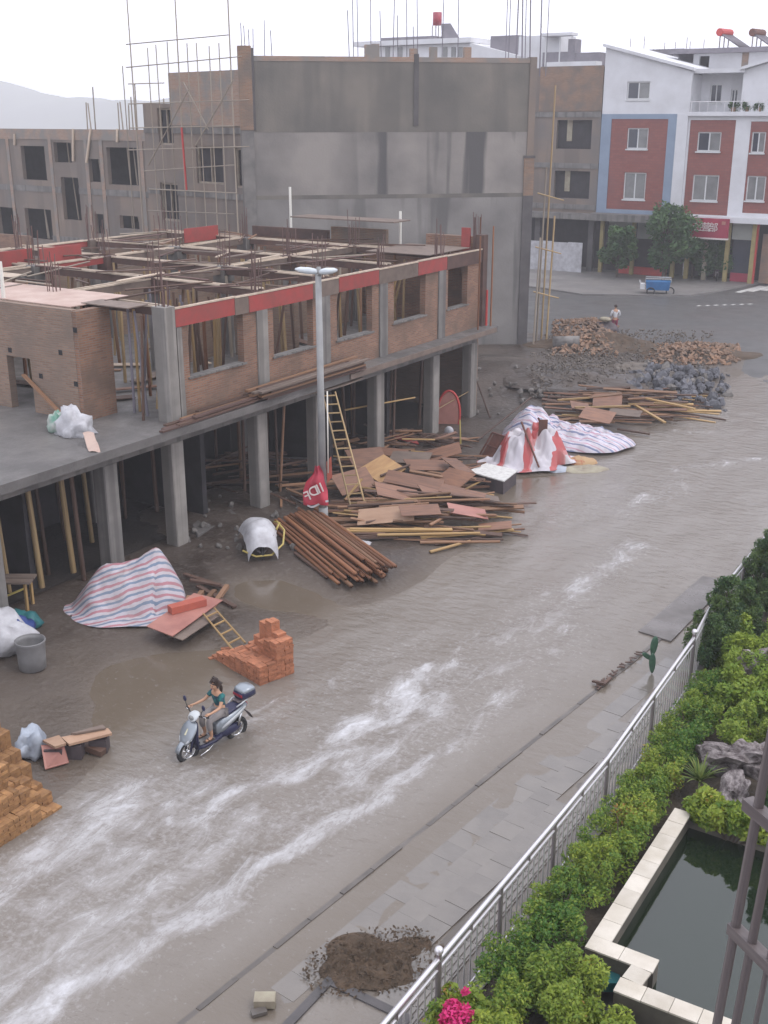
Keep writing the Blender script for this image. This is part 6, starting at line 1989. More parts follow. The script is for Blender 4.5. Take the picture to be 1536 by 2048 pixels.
# ------------------------------------------------------------------ right-hand clutter: striped tarp, red and white sheet, frame, box
c = on(1135, 882)
def tarp2(u, v, r):
    e = max(0.0, 1 - r ** 2.2)
    return (0.85 * math.exp(-((u + 0.62) / 0.32) ** 2) + 0.55) * e ** 0.6 + 0.04 * abs(math.sin(u * 12 + v * 5)) * e
b = heap_mesh(c, 2.7, 1.35, 0.6, TANG - 0.35, 0.26, 2.4, rings=34, segs=80, fn=tarp2, uvs=1.0, seed=3, base=0.0)
b.uvf = [(v * 1.0 + 0.15 * u + 0.5 * b.v[i][2], u) for i, (u, v) in enumerate(b.uvf)]
tag(b.build('tarpaulin', 'tarp_fine', smooth=True, loc=c), 'long pale tarpaulin with fine blue stripes by the far timber heap', 'tarpaulin')
c = on(1062, 925)
def tarp3(u, v, r):
    e = max(0.0, 1 - r ** 2.0)
    
    x, y = u * 1.5, v * 1.2
    t_ = min(1.0, max(0.0, (x + 0.35) / 0.8))
    d = math.hypot(x - (-0.35 + 0.8 * t_), y - 0.2)
    return max(0.06 * e, min(0.98 + 0.12 * math.sin(x * 3), 1.7 * max(0.0, 1 - (d / 1.05) ** 1.0))) + (0.05 + 0.13 * abs(math.sin(x * 3.1 + y * 1.5 + 1.5 * noise.noise(Vector((x * 1.5, y * 1.5, 3)))))) * e
b = heap_mesh(c, 1.5, 1.2, 1.2, TANG, 0.34, 2.3, rings=40, segs=96, fn=tarp3, seed=5.7, base=0.0, uvs=1.0, edge=0.3)
b.uvf = [(0.9 * u - 0.35 * v + 0.15, v) for u, v in b.uvf]
tag(b.build('tarpaulin', 'tarp_redwhite', smooth=True, loc=c), 'red and white printed sheet draped like a tent over rusty poles', 'tarpaulin')
plT = Plane((c.x, c.y), (RT2.x, RT2.y))
for (x0, y0, x1, y1, o0, o1) in ((1042, 842, 1078, 935, 0.1, 0.85), (1076, 835, 1112, 905, 0.1, 0.85)):
    a, e = plT.at(x0, y0), plT.at(x1, y1)
    stick('tent_pole', 'pole', 'rust_frame', plT.P(a[0], max(0.1, a[1]), o0), G(x1, y1, 0.22), 0.04)
    tag(COL.objects[-1], 'dark rusty pole lying over the red and white sheet', 'pole', 'rusty poles over the red and white sheet')
a = plT.at(1085, 860)
MB().obox(plT.P(a[0], a[1] + 0.1, 0.1), (0.32, 0.04, 0.62), xrot(RT2)).build('upright_board', 'rust_frame', loc=plT.P(a[0], a[1], 0.1))
tag(COL.objects[-1], 'small dark board standing upright behind the red cloth', 'board')
# rusty wire frame panel leaning
fr = [G(958, 912, 0.05), G(1030, 940, 0.05), G(1052, 888, 0.85), G(985, 865, 0.95)]
fo = sum(fr, Vector()) / 4
FR = thing('metal_frame', 'rusty metal frame with mesh leaning by the red and white sheet', 'frame', Vector((fo.x, fo.y, 0.05)))
for i in range(4):
    MB().beam(fr[i], fr[(i + 1) % 4], 0.06, 0.06).build('frame_bar', 'rust_frame', FR, world=True)
for k in range(1, 9):
    t_ = k / 9
    MB().tube(fr[0] + (fr[1] - fr[0]) * t_, fr[3] + (fr[2] - fr[3]) * t_, 0.012, n=4).build('wire', 'rust_frame', FR, world=True)
mid0, mid1 = fr[0] + (fr[3] - fr[0]) * 0.5, fr[1] + (fr[2] - fr[1]) * 0.5
MB().beam(mid0, mid1, 0.04, 0.04).build('frame_bar', 'rust_frame', FR, world=True)
pm = MB().add([fr[0] + (fr[1] - fr[0]) * 0.05 + Vector((0, 0, 0.02)), fr[1] * 0.95 + fr[0] * 0.05 + Vector((0, 0, 0.02)), fr[2] * 0.95 + fr[3] * 0.05, fr[3] * 0.95 + fr[2] * 0.05], [(0, 1, 2, 3)])
pm.build('backing_board', 'rust_frame', FR, world=True)
# white topped box
P = [G(936, 942, 0.5), G(1008, 962, 0.5), G(1036, 940, 0.5), G(972, 926, 0.5)]
bc = sum(P, Vector()) / 4
BX = thing('crate', 'dark low crate with chipped white top at the water edge', 'crate', Vector((bc.x, bc.y, 0)))
low = [Vector((bc.x + (p.x - bc.x) * 0.94, bc.y + (p.y - bc.y) * 0.94, gz(bc.x, bc.y) - 0.03)) for p in P]
up_ = [Vector((p.x, p.y, 0.46)) for p in low]
MB().loft([low, up_]).build('body', 'box_dark', BX, world=True)
MB().loft([[Vector((p.x, p.y, 0.46)) for p in P], [Vector((p.x, p.y, 0.50)) for p in P]]).build('lid', 'white_top', BX, world=True)
# cardboard and mud-soaked sheets
for (px, py, ru, rv, h, m, lab) in ((1160, 925, 0.65, 0.4, 0.22, 'cardboard', 'orange patterned soaked carton in front of the fine striped tarpaulin'), (1165, 940, 1.0, 0.45, 0.12, 'paper_mud', 'muddy pale sheet spread at the water edge'), (1112, 938, 0.45, 0.4, 0.15, 'sheet_grey', 'grey sodden sheet beside the red and white tent')):
    c = on(px, py)
    b = heap_mesh(c, ru, rv, h, TANG + 0.1, 0.08, 3, rings=10, segs=28, seed=px * 0.1, prof=3)
    tag(b.build('soaked_sheet', m, smooth=True, loc=c), lab, 'sheet')
for (x0, y0, z0, x1, y1, z1, lab) in ((980, 835, 1.5, 950, 765, 2.6, 'dark pole slanting up beside the last column'), (955, 880, 0.3, 1062, 795, 1.0, 'dark pole propped against the tarpaulins')):
    stick('leaning_pole', 'pole', 'timber_dark', G(x0, y0, 0.2 if z0 > 1 else z0), Vector(G(x0, y0, 0.2)) + Vector((-0.9, 0.2, 1.7)) if z0 > 1 else G(x1, y1, z1), 0.04)
    tag(COL.objects[-1], lab, 'pole')
# red oval board between the last columns
plo = Plane((-21.95, 38.9), (RT2.x, RT2.y))
a = plo.at(897, 828)
OB = MB()
ring0 = OB.ring(plo.P(a[0], a[1], 0), plo.d, Vector((0, 0, 1)), 0.46, 0.98, 26)
OB.loft([ring0, [p + plo.n * 0.06 for p in ring0]])
ob = thing('oval_board', 'red rimmed oval board leaning between the last two columns', 'board', plo.P(a[0], 0.1))
OB.build('board', 'plywood_pink', ob, world=True)
MB().path(OB.ring(plo.P(a[0], a[1], 0.06), plo.d, Vector((0, 0, 1)), 0.46, 0.98, 30), 0.05, 6, close=True).build('rim', 'red_paint', ob, smooth=True, world=True)
c = G(898, 862, 0.3)
tag(MB().ball(c, 0.2, 0, 14, (1, 0.7, 1)).build('plastic_jug', 'sheet_white', smooth=True, loc=c), 'white round jug at the foot of the red oval board', 'jug')
stick('short_post', 'pole', 'rope_yellow', on(921, 888), on(921, 888) + Vector((-0.05, 0, 0.95)), 0.035)
tag(COL.objects[-1], 'short yellow post beside the last column', 'post')

# ------------------------------------------------------------------ rubble beyond the tarpaulins
def rubble_stuff(name, lab, cat, px0, px1, py0, py1, n, size, h, mat, seed, squash=0.6, shape='brick'):
    rr = random.Random(seed)
    b = MB()
    for k in range(n):
        u, v = rr.random(), rr.random()
        c = on(px0 + (px1 - px0) * u, py0 + (py1 - py0) * v)
        pyr = max(0, 1 - (2 * u - 1) ** 2) * max(0, 1 - (2 * v - 1) ** 2)
        s = rr.uniform(*size)
        z = c.z + h * pyr * rr.uniform(0.75, 1.0) + s * 0.2
        rot = Matrix.Rotation(rr.uniform(0, 6.3), 3, 'Z') @ Matrix.Rotation(rr.uniform(-0.9, 0.9), 3, 'X') @ Matrix.Rotation(rr.uniform(-0.9, 0.9), 3, 'Y')
        b.obox((c.x, c.y, z), (s, s * rr.uniform(0.4, 0.6), s * rr.uniform(0.25, 0.5)), rot)
    o = b.build(name, mat)
    tag(o, lab, cat, kind='stuff')
    return o


def mound(px, py, ru, rv, h, ang, mat, lab, seed, name='spoil_heap', cat='spoil heap'):
    c = on(px, py)
    b = heap_mesh(c, ru, rv, h, ang, h * 0.55, 1.1, rings=34, segs=90, seed=seed, prof=1.3, base=-0.1, edge=0.22)
    return tag(b.build(name, mat, smooth=True, loc=c), lab, cat)


mound(1195, 690, 3.8, 2.2, 0.55, TANG, 'earth', 'brown spoil under the broken bricks near the gable corner', 1)
rubble_stuff('broken_bricks', 'heap of broken orange bricks near the gable corner', 'rubble', 1105, 1235, 640, 715, 620, (0.14, 0.30), 0.7, 'brick_broken', 51)
mound(1370, 708, 3.6, 1.5, 0.4, TANG, 'earth', 'brown spoil under the broken bricks at the road edge', 2)
rubble_stuff('broken_bricks', 'low heap of broken bricks at the edge of the far road', 'rubble', 1290, 1480, 690, 730, 520, (0.12, 0.28), 0.5, 'brick_broken', 52)
mound(1165, 755, 4.0, 2.6, 0.28, TANG, 'mud', 'grey muddy spoil bank behind the far timber heap', 3)
mound(1255, 745, 3.0, 2.0, 0.35, TANG, 'rubble_mud', 'pale gravel bank beside the dark stones', 4)
rubble_stuff('mixed_rubble', 'grey brown rubble spread between the two brick heaps', 'rubble', 1090, 1430, 660, 745, 700, (0.06, 0.2), 0.35, 'rubble_mud', 55)
rubble_stuff('gravel', 'loose grey gravel and chips over the spoil bank', 'gravel', 1060, 1310, 705, 795, 1300, (0.04, 0.15), 0.45, 'rubble_mud', 53)
sh = on(1345, 770)
STN = thing('stone_heap', 'heap of dark bluish stones at the street corner', 'stone heap', sh)
rs_ = random.Random(61)
for k in range(290):
    u, v = rs_.random(), rs_.random()
    c = on(1245 + 215 * u, 735 + 85 * v + 20 * (u - 0.5))
    pyr = max(0, 1 - (2 * u - 1) ** 2) * max(0, 1 - (2 * v - 1) ** 2)
    s = (0.07 + 0.26 * rs_.random() ** 1.8) * (1.15 if v > 0.5 else 0.85)
    inst('stone', rs_.choice(rb_), STN, Vector((c.x, c.y, c.z + 0.55 * pyr + s * 0.2)) - Vector(STN.location), (rs_.uniform(0, 3), rs_.uniform(0, 3), rs_.uniform(0, 3)), (s, s * 0.8, s * 0.65))
lg = on(1105, 698)
MB().tube(lg + Vector((0, 0, 0.35)), lg + Vector((1.3, 0.55, 0.42)), 0.34, 0.33, 16).build('concrete_pipe', 'concrete', smooth=True, loc=lg)
tag(COL.objects[-1], 'short grey concrete pipe lying beside the broken bricks', 'pipe')
ds = on(1208, 668)
b = blob(ds, 0.75, 0.5, 0.5, 0.5, 1.5, 14.2, TANG)
tag(b.build('bag_pile', 'box_dark', smooth=True, loc=ds), 'dark bag heap beside the standing person', 'bags')
b = MB().ball(ds + Vector((0, 0, 0.85)), 0.3, 0, 12, (1.2, 0.9, 0.5))
tag(b.build('sack', 'paper_mud', smooth=True, loc=ds), 'pale sack on top of the dark bag heap', 'sack')
for k in range(26):
    p = on(ro.uniform(940, 1120), ro.uniform(735, 830))
    s = ro.uniform(0.06, 0.16)
    inst('rubble_stone', ro.choice(rk), None, p + Vector((0, 0, s * 0.4)), (ro.uniform(0, 3), ro.uniform(0, 3), ro.uniform(0, 3)), (s, s * 0.8, s * 0.7))
    tag(COL.objects[-1], 'pale stone scattered on the yard between shell and spoil bank', 'stone', 'stones scattered on the yard')
for (x0, y0, x1, y1) in ((955, 735, 1040, 722), (960, 745, 1030, 730)):
    a, c = on(x0, y0), on(x1, y1)
    stick('ditch_kerb', 'board', 'concrete', Vector((a.x, a.y, 0.35)), Vector((c.x, c.y, 0.35)), 0.35, 0.3)
    tag(COL.objects[-1], 'concrete kerb length at the foot of the gable wall', 'kerb', 'kerb lengths at the gable foot')
# drifting rope of debris on the pavement edge
dbr = [(1193, 1378), (1205, 1362), (1215, 1358), (1235, 1338), (1258, 1322), (1285, 1302)]
b = MB()
for (x0, y0), (x1, y1) in zip(dbr[:-1], dbr[1:]):
    for k in range(7):
        t_ = ro.random()
        c = G(x0 + (x1 - x0) * t_ + ro.uniform(-3, 3), y0 + (y1 - y0) * t_ + ro.uniform(-3, 3), 0.05)
        a = ro.uniform(0, 6.3)
        b.beam(c - Vector((math.cos(a), math.sin(a), 0)) * 0.07, c + Vector((math.cos(a), math.sin(a), 0.1)) * 0.07, 0.03, 0.02)
tag(b.build('drift_debris', 'timber_dark'), 'line of dark drift debris caught on the kerb', 'debris', kind='stuff')
for (x0, y0, x1, y1) in ((1185, 1362, 1212, 1368), (1205, 1370, 1222, 1355)):
    stick('driftwood', 'board', 'timber_dark', G(x0, y0, 0.07), G(x1, y1, 0.1), 0.07, 0.04)
    tag(COL.objects[-1], 'piece of driftwood stranded on the kerb', 'driftwood', 'driftwood on the kerb')

# ================================================================== SCOOTER AND RIDER
SX, SY = -13.66, 14.90
SCT = thing('scooter', 'silver grey motor scooter with top box riding through the flood', 'scooter', (SX, SY, -0.05), R(-11))
SCT.scale = (0.93, 0.95, 0.9)
# local frame: front is -y, up z
XV, YV, ZV = Vector((1, 0, 0)), Vector((0, 1, 0)), Vector((0, 0, 1))


def wheel(y, r):
    tb = MB()
    tb.path([(0, y + r * math.cos(a), r + 0.0 + r * math.sin(a)) for a in np.linspace(0, 2 * math.pi, 26, endpoint=False)], 0.055, 8, close=True)
    t = tb.build('wheel', 'rubber', SCT, smooth=True)
    rm = MB()
    rm.path([(0, y + (r - 0.06) * math.cos(a), r + (r - 0.06) * math.sin(a)) for a in np.linspace(0, 2 * math.pi, 22, endpoint=False)], 0.025, 6, close=True)
    for k in range(5):
        a = k * 2 * math.pi / 5 + 0.3
        rm.tube((0, y, r), (0, y + (r - 0.06) * math.cos(a), r + (r - 0.06) * math.sin(a)), 0.022, n=6)
    rm.tube((-0.06, y, r), (0.06, y, r), 0.05, n=10)
    rm.build('rim', 'chrome', t, smooth=True)
    return t


WR = 0.235
wheel(-0.66, WR)
wheel(0.63, WR)


def lo(name, mat, secs, n=18, e=0.8, smooth=True, parent=None):
    """loft of (centre, half width x, half thickness, normal direction angle in yz)"""
    b = MB()
    rings = []
    for (c, wx, th, ang) in secs:
        y = Vector((0, math.cos(ang), math.sin(ang)))
        rings.append(b.ring(c, XV, y, wx, th, n, e))
    b.loft(rings)
    return b.build(name, mat, parent or SCT, smooth=smooth)


# front fender
b = MB()
b.loft([b.ring((0, -0.66 + 0.29 * math.cos(a), WR + 0.29 * math.sin(a)), XV, Vector((0, math.cos(a), math.sin(a))), 0.075, 0.012, 10, 0.7) for a in np.linspace(0.25, 2.9, 12)])
b.build('front_fender', 'scooter_silver', SCT, smooth=True)
for s in (-1, 1):
    MB().tube((s * 0.085, -0.66, WR), (s * 0.07, -0.56, 0.56), 0.025, n=8).build('fork', 'scooter_navy', SCT, smooth=True)
# front apron: nose shield, wide in the middle, pointed low nose
lo('front_shield', 'scooter_silver', [((0, -0.78, 0.44), 0.05, 0.02, 0.5), ((0, -0.76, 0.49), 0.13, 0.05, 0.4), ((0, -0.70, 0.58), 0.20, 0.075, 0.3), ((0, -0.63, 0.70), 0.225, 0.075, 0.3), ((0, -0.57, 0.80), 0.21, 0.065, 0.3), ((0, -0.52, 0.88), 0.15, 0.05, 0.3), ((0, -0.50, 0.91), 0.06, 0.02, 0.3)])
lo('inner_shield', 'scooter_navy', [((0, -0.50, 0.28), 0.16, 0.03, 0.2), ((0, -0.52, 0.42), 0.20, 0.04, 0.2), ((0, -0.53, 0.60), 0.20, 0.04, 0.25), ((0, -0.50, 0.78), 0.18, 0.035, 0.3), ((0, -0.47, 0.88), 0.12, 0.03, 0.3)])
for s in (-1, 1):
    b = MB()
    b.loft([b.ring((s * wx, y, z), Vector((0.5, s * -0.3, 0)).normalized(), ZV, 0.035, h, 8) for wx, y, z, h in ((0.08, -0.775, 0.50, 0.02), (0.13, -0.74, 0.545, 0.045), (0.18, -0.68, 0.60, 0.03))])
    b.build('indicator_lamp', 'scooter_white', SCT, smooth=True)
MB().grid(4, 5, lambda u, v: ((u - 0.5) * 0.16, -0.722 + 0.09 * v - 0.012 + 0.5 * (u - 0.5) ** 2, 0.66 + 0.12 * v)).build('decal', 'decal_cream', SCT, smooth=True)
# handlebar cowl and bar
lo('headlight_cowl', 'scooter_white', [((0, -0.55, 0.96), 0.05, 0.03, 1.2), ((0, -0.53, 0.98), 0.12, 0.06, 1.2), ((0, -0.47, 1.02), 0.15, 0.075, 1.1), ((0, -0.40, 1.05), 0.12, 0.06, 1.0), ((0, -0.36, 1.06), 0.06, 0.03, 1.0)])
MB().ball((0, -0.535, 1.0), 0.07, 0, 12, (1.2, 0.5, 0.8)).build('headlight', 'glass_pale', SCT, smooth=True)
MB().path([(-0.36, -0.36, 1.07), (-0.2, -0.42, 1.05), (0, -0.44, 1.03), (0.2, -0.42, 1.05), (0.36, -0.36, 1.07)], 0.014, 8).build('handlebar', 'rubber', SCT, smooth=True)
for s in (-1, 1):
    MB().tube((s * 0.25, -0.40, 1.06), (s * 0.37, -0.355, 1.072), 0.022, n=8).build('grip', 'rubber', SCT, smooth=True)
    MB().tube((s * 0.22, -0.43, 1.08), (s * 0.36, -0.42, 1.085), 0.008, n=6).build('brake_lever', 'chrome', SCT, smooth=True)
    m_ = MB().path([(s * 0.2, -0.43, 1.06), (s * 0.26, -0.45, 1.2), (s * 0.30, -0.44, 1.26)], 0.008, 6).build('mirror', 'rubber', SCT, smooth=True)
    MB().ball((s * 0.32, -0.44, 1.32), 0.07, 0, 10, (0.85, 0.3, 1.0)).build('mirror_glass', 'scooter_navy', m_, smooth=True)
MB().tube((0, -0.50, 0.8), (0, -0.43, 1.04), 0.05, 0.04, 10).build('steering_column', 'scooter_navy', SCT, smooth=True)
# floorboard, belly
lo('floorboard', 'scooter_navy', [((0, -0.50, 0.27), 0.15, 0.05, 1.57), ((0, -0.35, 0.27), 0.19, 0.05, 1.57), ((0, -0.05, 0.28), 0.19, 0.055, 1.57), ((0, 0.12, 0.32), 0.17, 0.08, 1.57)], e=0.6)
MB().box(-0.14, 0.14, -0.44, 0.0, 0.325, 0.335).build('foot_mat', 'bucket_plastic', SCT)
# rear body and seat
lo('rear_body', 'scooter_silver', [((0, 0.02, 0.50), 0.14, 0.17, 1.57), ((0, 0.20, 0.56), 0.175, 0.20, 1.57), ((0, 0.45, 0.63), 0.18, 0.15, 1.57), ((0, 0.70, 0.71), 0.15, 0.10, 1.57), ((0, 0.88, 0.77), 0.09, 0.05, 1.57)])
lo('engine_cover', 'scooter_navy', [((0, 0.05, 0.33), 0.10, 0.09, 1.57), ((0, 0.3, 0.33), 0.15, 0.14, 1.57), ((-0.03, 0.6, 0.32), 0.15, 0.11, 1.57), ((-0.03, 0.72, 0.30), 0.08, 0.07, 1.57)])
lo('seat', 'scooter_navy', [((0, -0.02, 0.74), 0.09, 0.03, 1.5), ((0, 0.08, 0.77), 0.14, 0.06, 1.5), ((0, 0.28, 0.77), 0.16, 0.07, 1.5), ((0, 0.46, 0.81), 0.16, 0.06, 1.5), ((0, 0.66, 0.85), 0.14, 0.055, 1.5), ((0, 0.76, 0.85), 0.08, 0.03, 1.5)])
for s in (-1, 1):
    b = MB()
    b.loft([b.ring((s * wx, y, z), ZV, Vector((s, 0, 0)), h, 0.014, 8) for wx, y, z, h in ((0.165, 0.12, 0.52, 0.015), (0.19, 0.3, 0.60, 0.045), (0.19, 0.55, 0.70, 0.045), (0.16, 0.78, 0.80, 0.02))])
    b.build('side_trim', 'scooter_white', SCT, smooth=True)
    MB().path([(s * 0.14, 0.55, 0.86), (s * 0.17, 0.68, 0.92), (s * 0.14, 0.86, 0.95), (s * 0.05, 0.92, 0.95)], 0.016, 7).build('grab_rail', 'scooter_white', SCT, smooth=True)
MB().ball((0, 0.89, 0.78), 0.06, 0, 10, (1.4, 0.6, 0.7)).build('tail_lamp', 'red_lens', SCT, smooth=True)
b = MB(); b.loft([b.ring((0, y, z), XV, Vector((0, 0.5, 0.8)).normalized(), wx, 0.012, 8, 0.6) for y, z, wx in ((0.82, 0.66, 0.09), (0.95, 0.52, 0.09), (1.04, 0.36, 0.08))])
b.build('rear_mudguard', 'box_dark', SCT, smooth=True)
MB().tube((-0.16, 0.25, 0.27), (-0.17, 0.85, 0.36), 0.05, 0.06, 10).build('exhaust', 'chrome', SCT, smooth=True)
for s in (-1, 1):
    MB().tube((s * 0.1, 0.60, 0.36), (s * 0.1, 0.70, 0.66), 0.03, n=8).build('shock_absorber', 'chrome', SCT, smooth=True)
MB().path([(0.12, -0.02, 0.25), (0.2, -0.28, 0.17), (0.21, -0.5, 0.13)], 0.015, 6).build('side_stand', 'chrome', SCT, smooth=True)
# top box
tbx = lo('top_box', 'scooter_navy', [((0, 0.70, 1.03), 0.12, 0.07, 1.57), ((0, 0.74, 1.05), 0.19, 0.11, 1.57), ((0, 0.90, 1.06), 0.21, 0.12, 1.57), ((0, 1.06, 1.05), 0.18, 0.11, 1.57), ((0, 1.12, 1.03), 0.1, 0.06, 1.57)], e=0.7)
lo('lid', 'scooter_silver', [((0, 0.72, 1.12), 0.12, 0.04, 1.57), ((0, 0.76, 1.14), 0.18, 0.07, 1.57), ((0, 0.90, 1.16), 0.20, 0.085, 1.57), ((0, 1.05, 1.14), 0.17, 0.07, 1.57), ((0, 1.11, 1.11), 0.09, 0.03, 1.57)], e=0.75, parent=tbx)
MB().box(-0.15, 0.15, 0.692, 0.71, 1.02, 1.08).build('reflector', 'red_lens', tbx)
MB().beam((0, 0.62, 0.93), (0, 1.0, 0.945), 0.2, 0.03).build('rack', 'steel_dull', SCT)


# ------------------------------------------------------------------ people
def skin_obj(name, mat, verts, edges, radii, parent, sub=2, roots=(0,)):
    me = bpy.data.meshes.new(name)
    me.from_pydata([tuple(v) for v in verts], edges, [])
    me.materials.append(MT[mat])
    o = bpy.data.objects.new(name, me)
    COL.objects.link(o)
    if parent is not None:
        o.parent = parent
    sk = o.modifiers.new('skin', 'SKIN')
    sk.use_smooth_shade = True
    if not me.skin_vertices:
        pass
    sv = me.skin_vertices[0].data
    for i, r in enumerate(radii):
        r = r if isinstance(r, (tuple, list)) else (r, r)
        sv[i].radius = r
        sv[i].use_root = i in roots
    ss = o.modifiers.new('subdivision', 'SUBSURF')
    ss.levels = sub
    ss.render_levels = sub
    return o


class Fig:
    def __init__(s):
        s.v, s.e, s.r, s.roots = [], [], [], []
    def p(s, co, r, par=None):
        s.v.append(Vector(co)); s.r.append(r)
        i = len(s.v) - 1
        if par is None: s.roots.append(i)
        else: s.e.append((par, i))
        return i
    def chain(s, par, pts):
        for co, r in pts:
            par = s.p(co, r, par)
        return par
    def make(s, name, mat, parent, sub=2):
        return skin_obj(name, mat, s.v, s.e, s.r, parent, sub, s.roots)


def hand(f, par, c, d, side, up, curl):
    """palm and five fingers: c palm centre, d finger direction, side across the knuckles, up back of hand"""
    c, d, side, up = Vector(c), Vector(d).normalized(), Vector(side).normalized(), Vector(up).normalized()
    f.chain(par, [(c, (0.034, 0.02)), (c + d * 0.035, (0.036, 0.016))])
    for k, L in enumerate((0.070, 0.080, 0.075, 0.058)):
        b0 = c + d * 0.03 + side * (0.030 - k * 0.02)
        d1 = (d * math.cos(curl * 0.5) - up * math.sin(curl * 0.5))
        d2 = (d * math.cos(curl * 1.4) - up * math.sin(curl * 1.4))
        i = f.p(b0, 0.010)
        f.chain(i, [(b0 + d1 * L * 0.5, 0.0095), (b0 + d1 * L * 0.5 + d2 * L * 0.5, 0.008)])
    b0 = c - d * 0.02 + side * 0.03
    i = f.p(b0, 0.011)
    f.chain(i, [(b0 + side * 0.022 + d * 0.022 - up * 0.01, 0.0105), (b0 + side * 0.026 + d * 0.05 - up * 0.028, 0.009)])


RD = thing('person', 'woman in teal top and grey trousers riding the silver scooter', 'person', (SX, SY, -0.05), R(-11))
RD.scale = (0.93, 0.95, 0.9)
f = Fig()
pel = f.p((0, 0.24, 0.92), (0.15, 0.12))
ch = f.chain(pel, [((0, 0.22, 1.05), (0.125, 0.095)), ((0, 0.18, 1.20), (0.145, 0.10)), ((0, 0.165, 1.31), (0.13, 0.085))])
nk = f.chain(ch, [((0, 0.15, 1.395), 0.052), ((0, 0.135, 1.44), 0.05)])
hd_ = f.chain(nk, [((0, 0.115, 1.50), (0.068, 0.078)), ((0, 0.11, 1.555), (0.078, 0.092)), ((0, 0.115, 1.62), (0.062, 0.075))])
# nose and ears
f.chain(nk + 1, [((0, 0.03, 1.515), 0.018), ((0, 0.012, 1.505), 0.012)])
ARM = {}
for s in (-1, 1):
    sh_ = f.chain(ch, [((s * 0.16, 0.165, 1.315), 0.055)])
    el = f.chain(sh_, [((s * 0.225, 0.10, 1.21), 0.045), ((s * 0.27, 0.02, 1.115), 0.038)])
    wr_ = f.chain(el, [((s * 0.285, -0.12, 1.10), 0.034), ((s * 0.295, -0.24, 1.095), 0.024)])
    hand(f, wr_, (s * 0.30, -0.315, 1.105), (0, -1, -0.05), (-s, 0, 0), (0, 0.1, 1), 1.3)
    kn = f.chain(pel, [((s * 0.10, 0.16, 0.88), 0.10), ((s * 0.125, 0.0, 0.85), 0.085), ((s * 0.135, -0.17, 0.82), 0.066)])
    f.chain(kn, [((s * 0.13, -0.17, 0.68), 0.058), ((s * 0.12, -0.14, 0.52), 0.045), ((s * 0.115, -0.12, 0.42), 0.035), ((s * 0.115, -0.14, 0.375), 0.036), ((s * 0.12, -0.22, 0.36), (0.038, 0.025)), ((s * 0.12, -0.29, 0.352), (0.032, 0.016))])
body = f.make('body', 'skin', RD)
f = Fig()
a = f.p((0, 0.245, 0.90), (0.155, 0.125))
a = f.chain(a, [((0, 0.225, 1.04), (0.138, 0.108)), ((0, 0.185, 1.19), (0.16, 0.115)), ((0, 0.17, 1.30), (0.15, 0.098))])
for s in (-1, 1):
    f.chain(a, [((s * 0.16, 0.168, 1.315), 0.068), ((s * 0.215, 0.115, 1.235), 0.062), ((s * 0.228, 0.095, 1.205), 0.058)])
f.make('blouse', 'cloth_teal', RD)
f = Fig()
a = f.p((0, 0.245, 0.91), (0.16, 0.13))
for s in (-1, 1):
    f.chain(a, [((s * 0.10, 0.16, 0.88), 0.112), ((s * 0.125, 0.0, 0.852), 0.098), ((s * 0.135, -0.175, 0.82), 0.08), ((s * 0.13, -0.18, 0.68), 0.072), ((s * 0.122, -0.15, 0.55), 0.062)])
f.make('trousers', 'cloth_grey', RD)
f = Fig()
a = f.p((0, 0.15, 1.60), (0.088, 0.088))
f.chain(a, [((0, 0.095, 1.655), (0.07, 0.06)), ((0, 0.05, 1.625), (0.06, 0.025))])
c_ = f.chain(a, [((0, 0.185, 1.54), (0.085, 0.06)), ((0, 0.235, 1.50), 0.04)])
f.chain(c_, [((0.0, 0.275, 1.43), 0.042), ((0.0, 0.275, 1.34), 0.035), ((0, 0.265, 1.27), 0.015)])
f.make('hair', 'hair', RD)
eb = MB()
for s in (-1, 1):
    eb.ball((s * 0.03, 0.028, 1.545), 0.011, 0, 8)
eb.build('eyes', 'hair', RD, smooth=True)
MB().ball((0, 0.032, 1.478), 0.016, 0, 8, (1.4, 0.5, 0.5)).build('mouth', 'red_lens', RD, smooth=True)
for s in (-1, 1):
    MB().obox((s * 0.12, -0.21, 0.343), (0.085, 0.24, 0.02), Matrix.Identity(3)).build('sandal', 'sandal', RD)
    MB().path([(s * 0.12 - 0.045, -0.22, 0.345), (s * 0.12, -0.235, 0.395), (s * 0.12 + 0.045, -0.22, 0.345)], 0.012, 6).build('sandal_strap', 'sandal', RD, smooth=True)

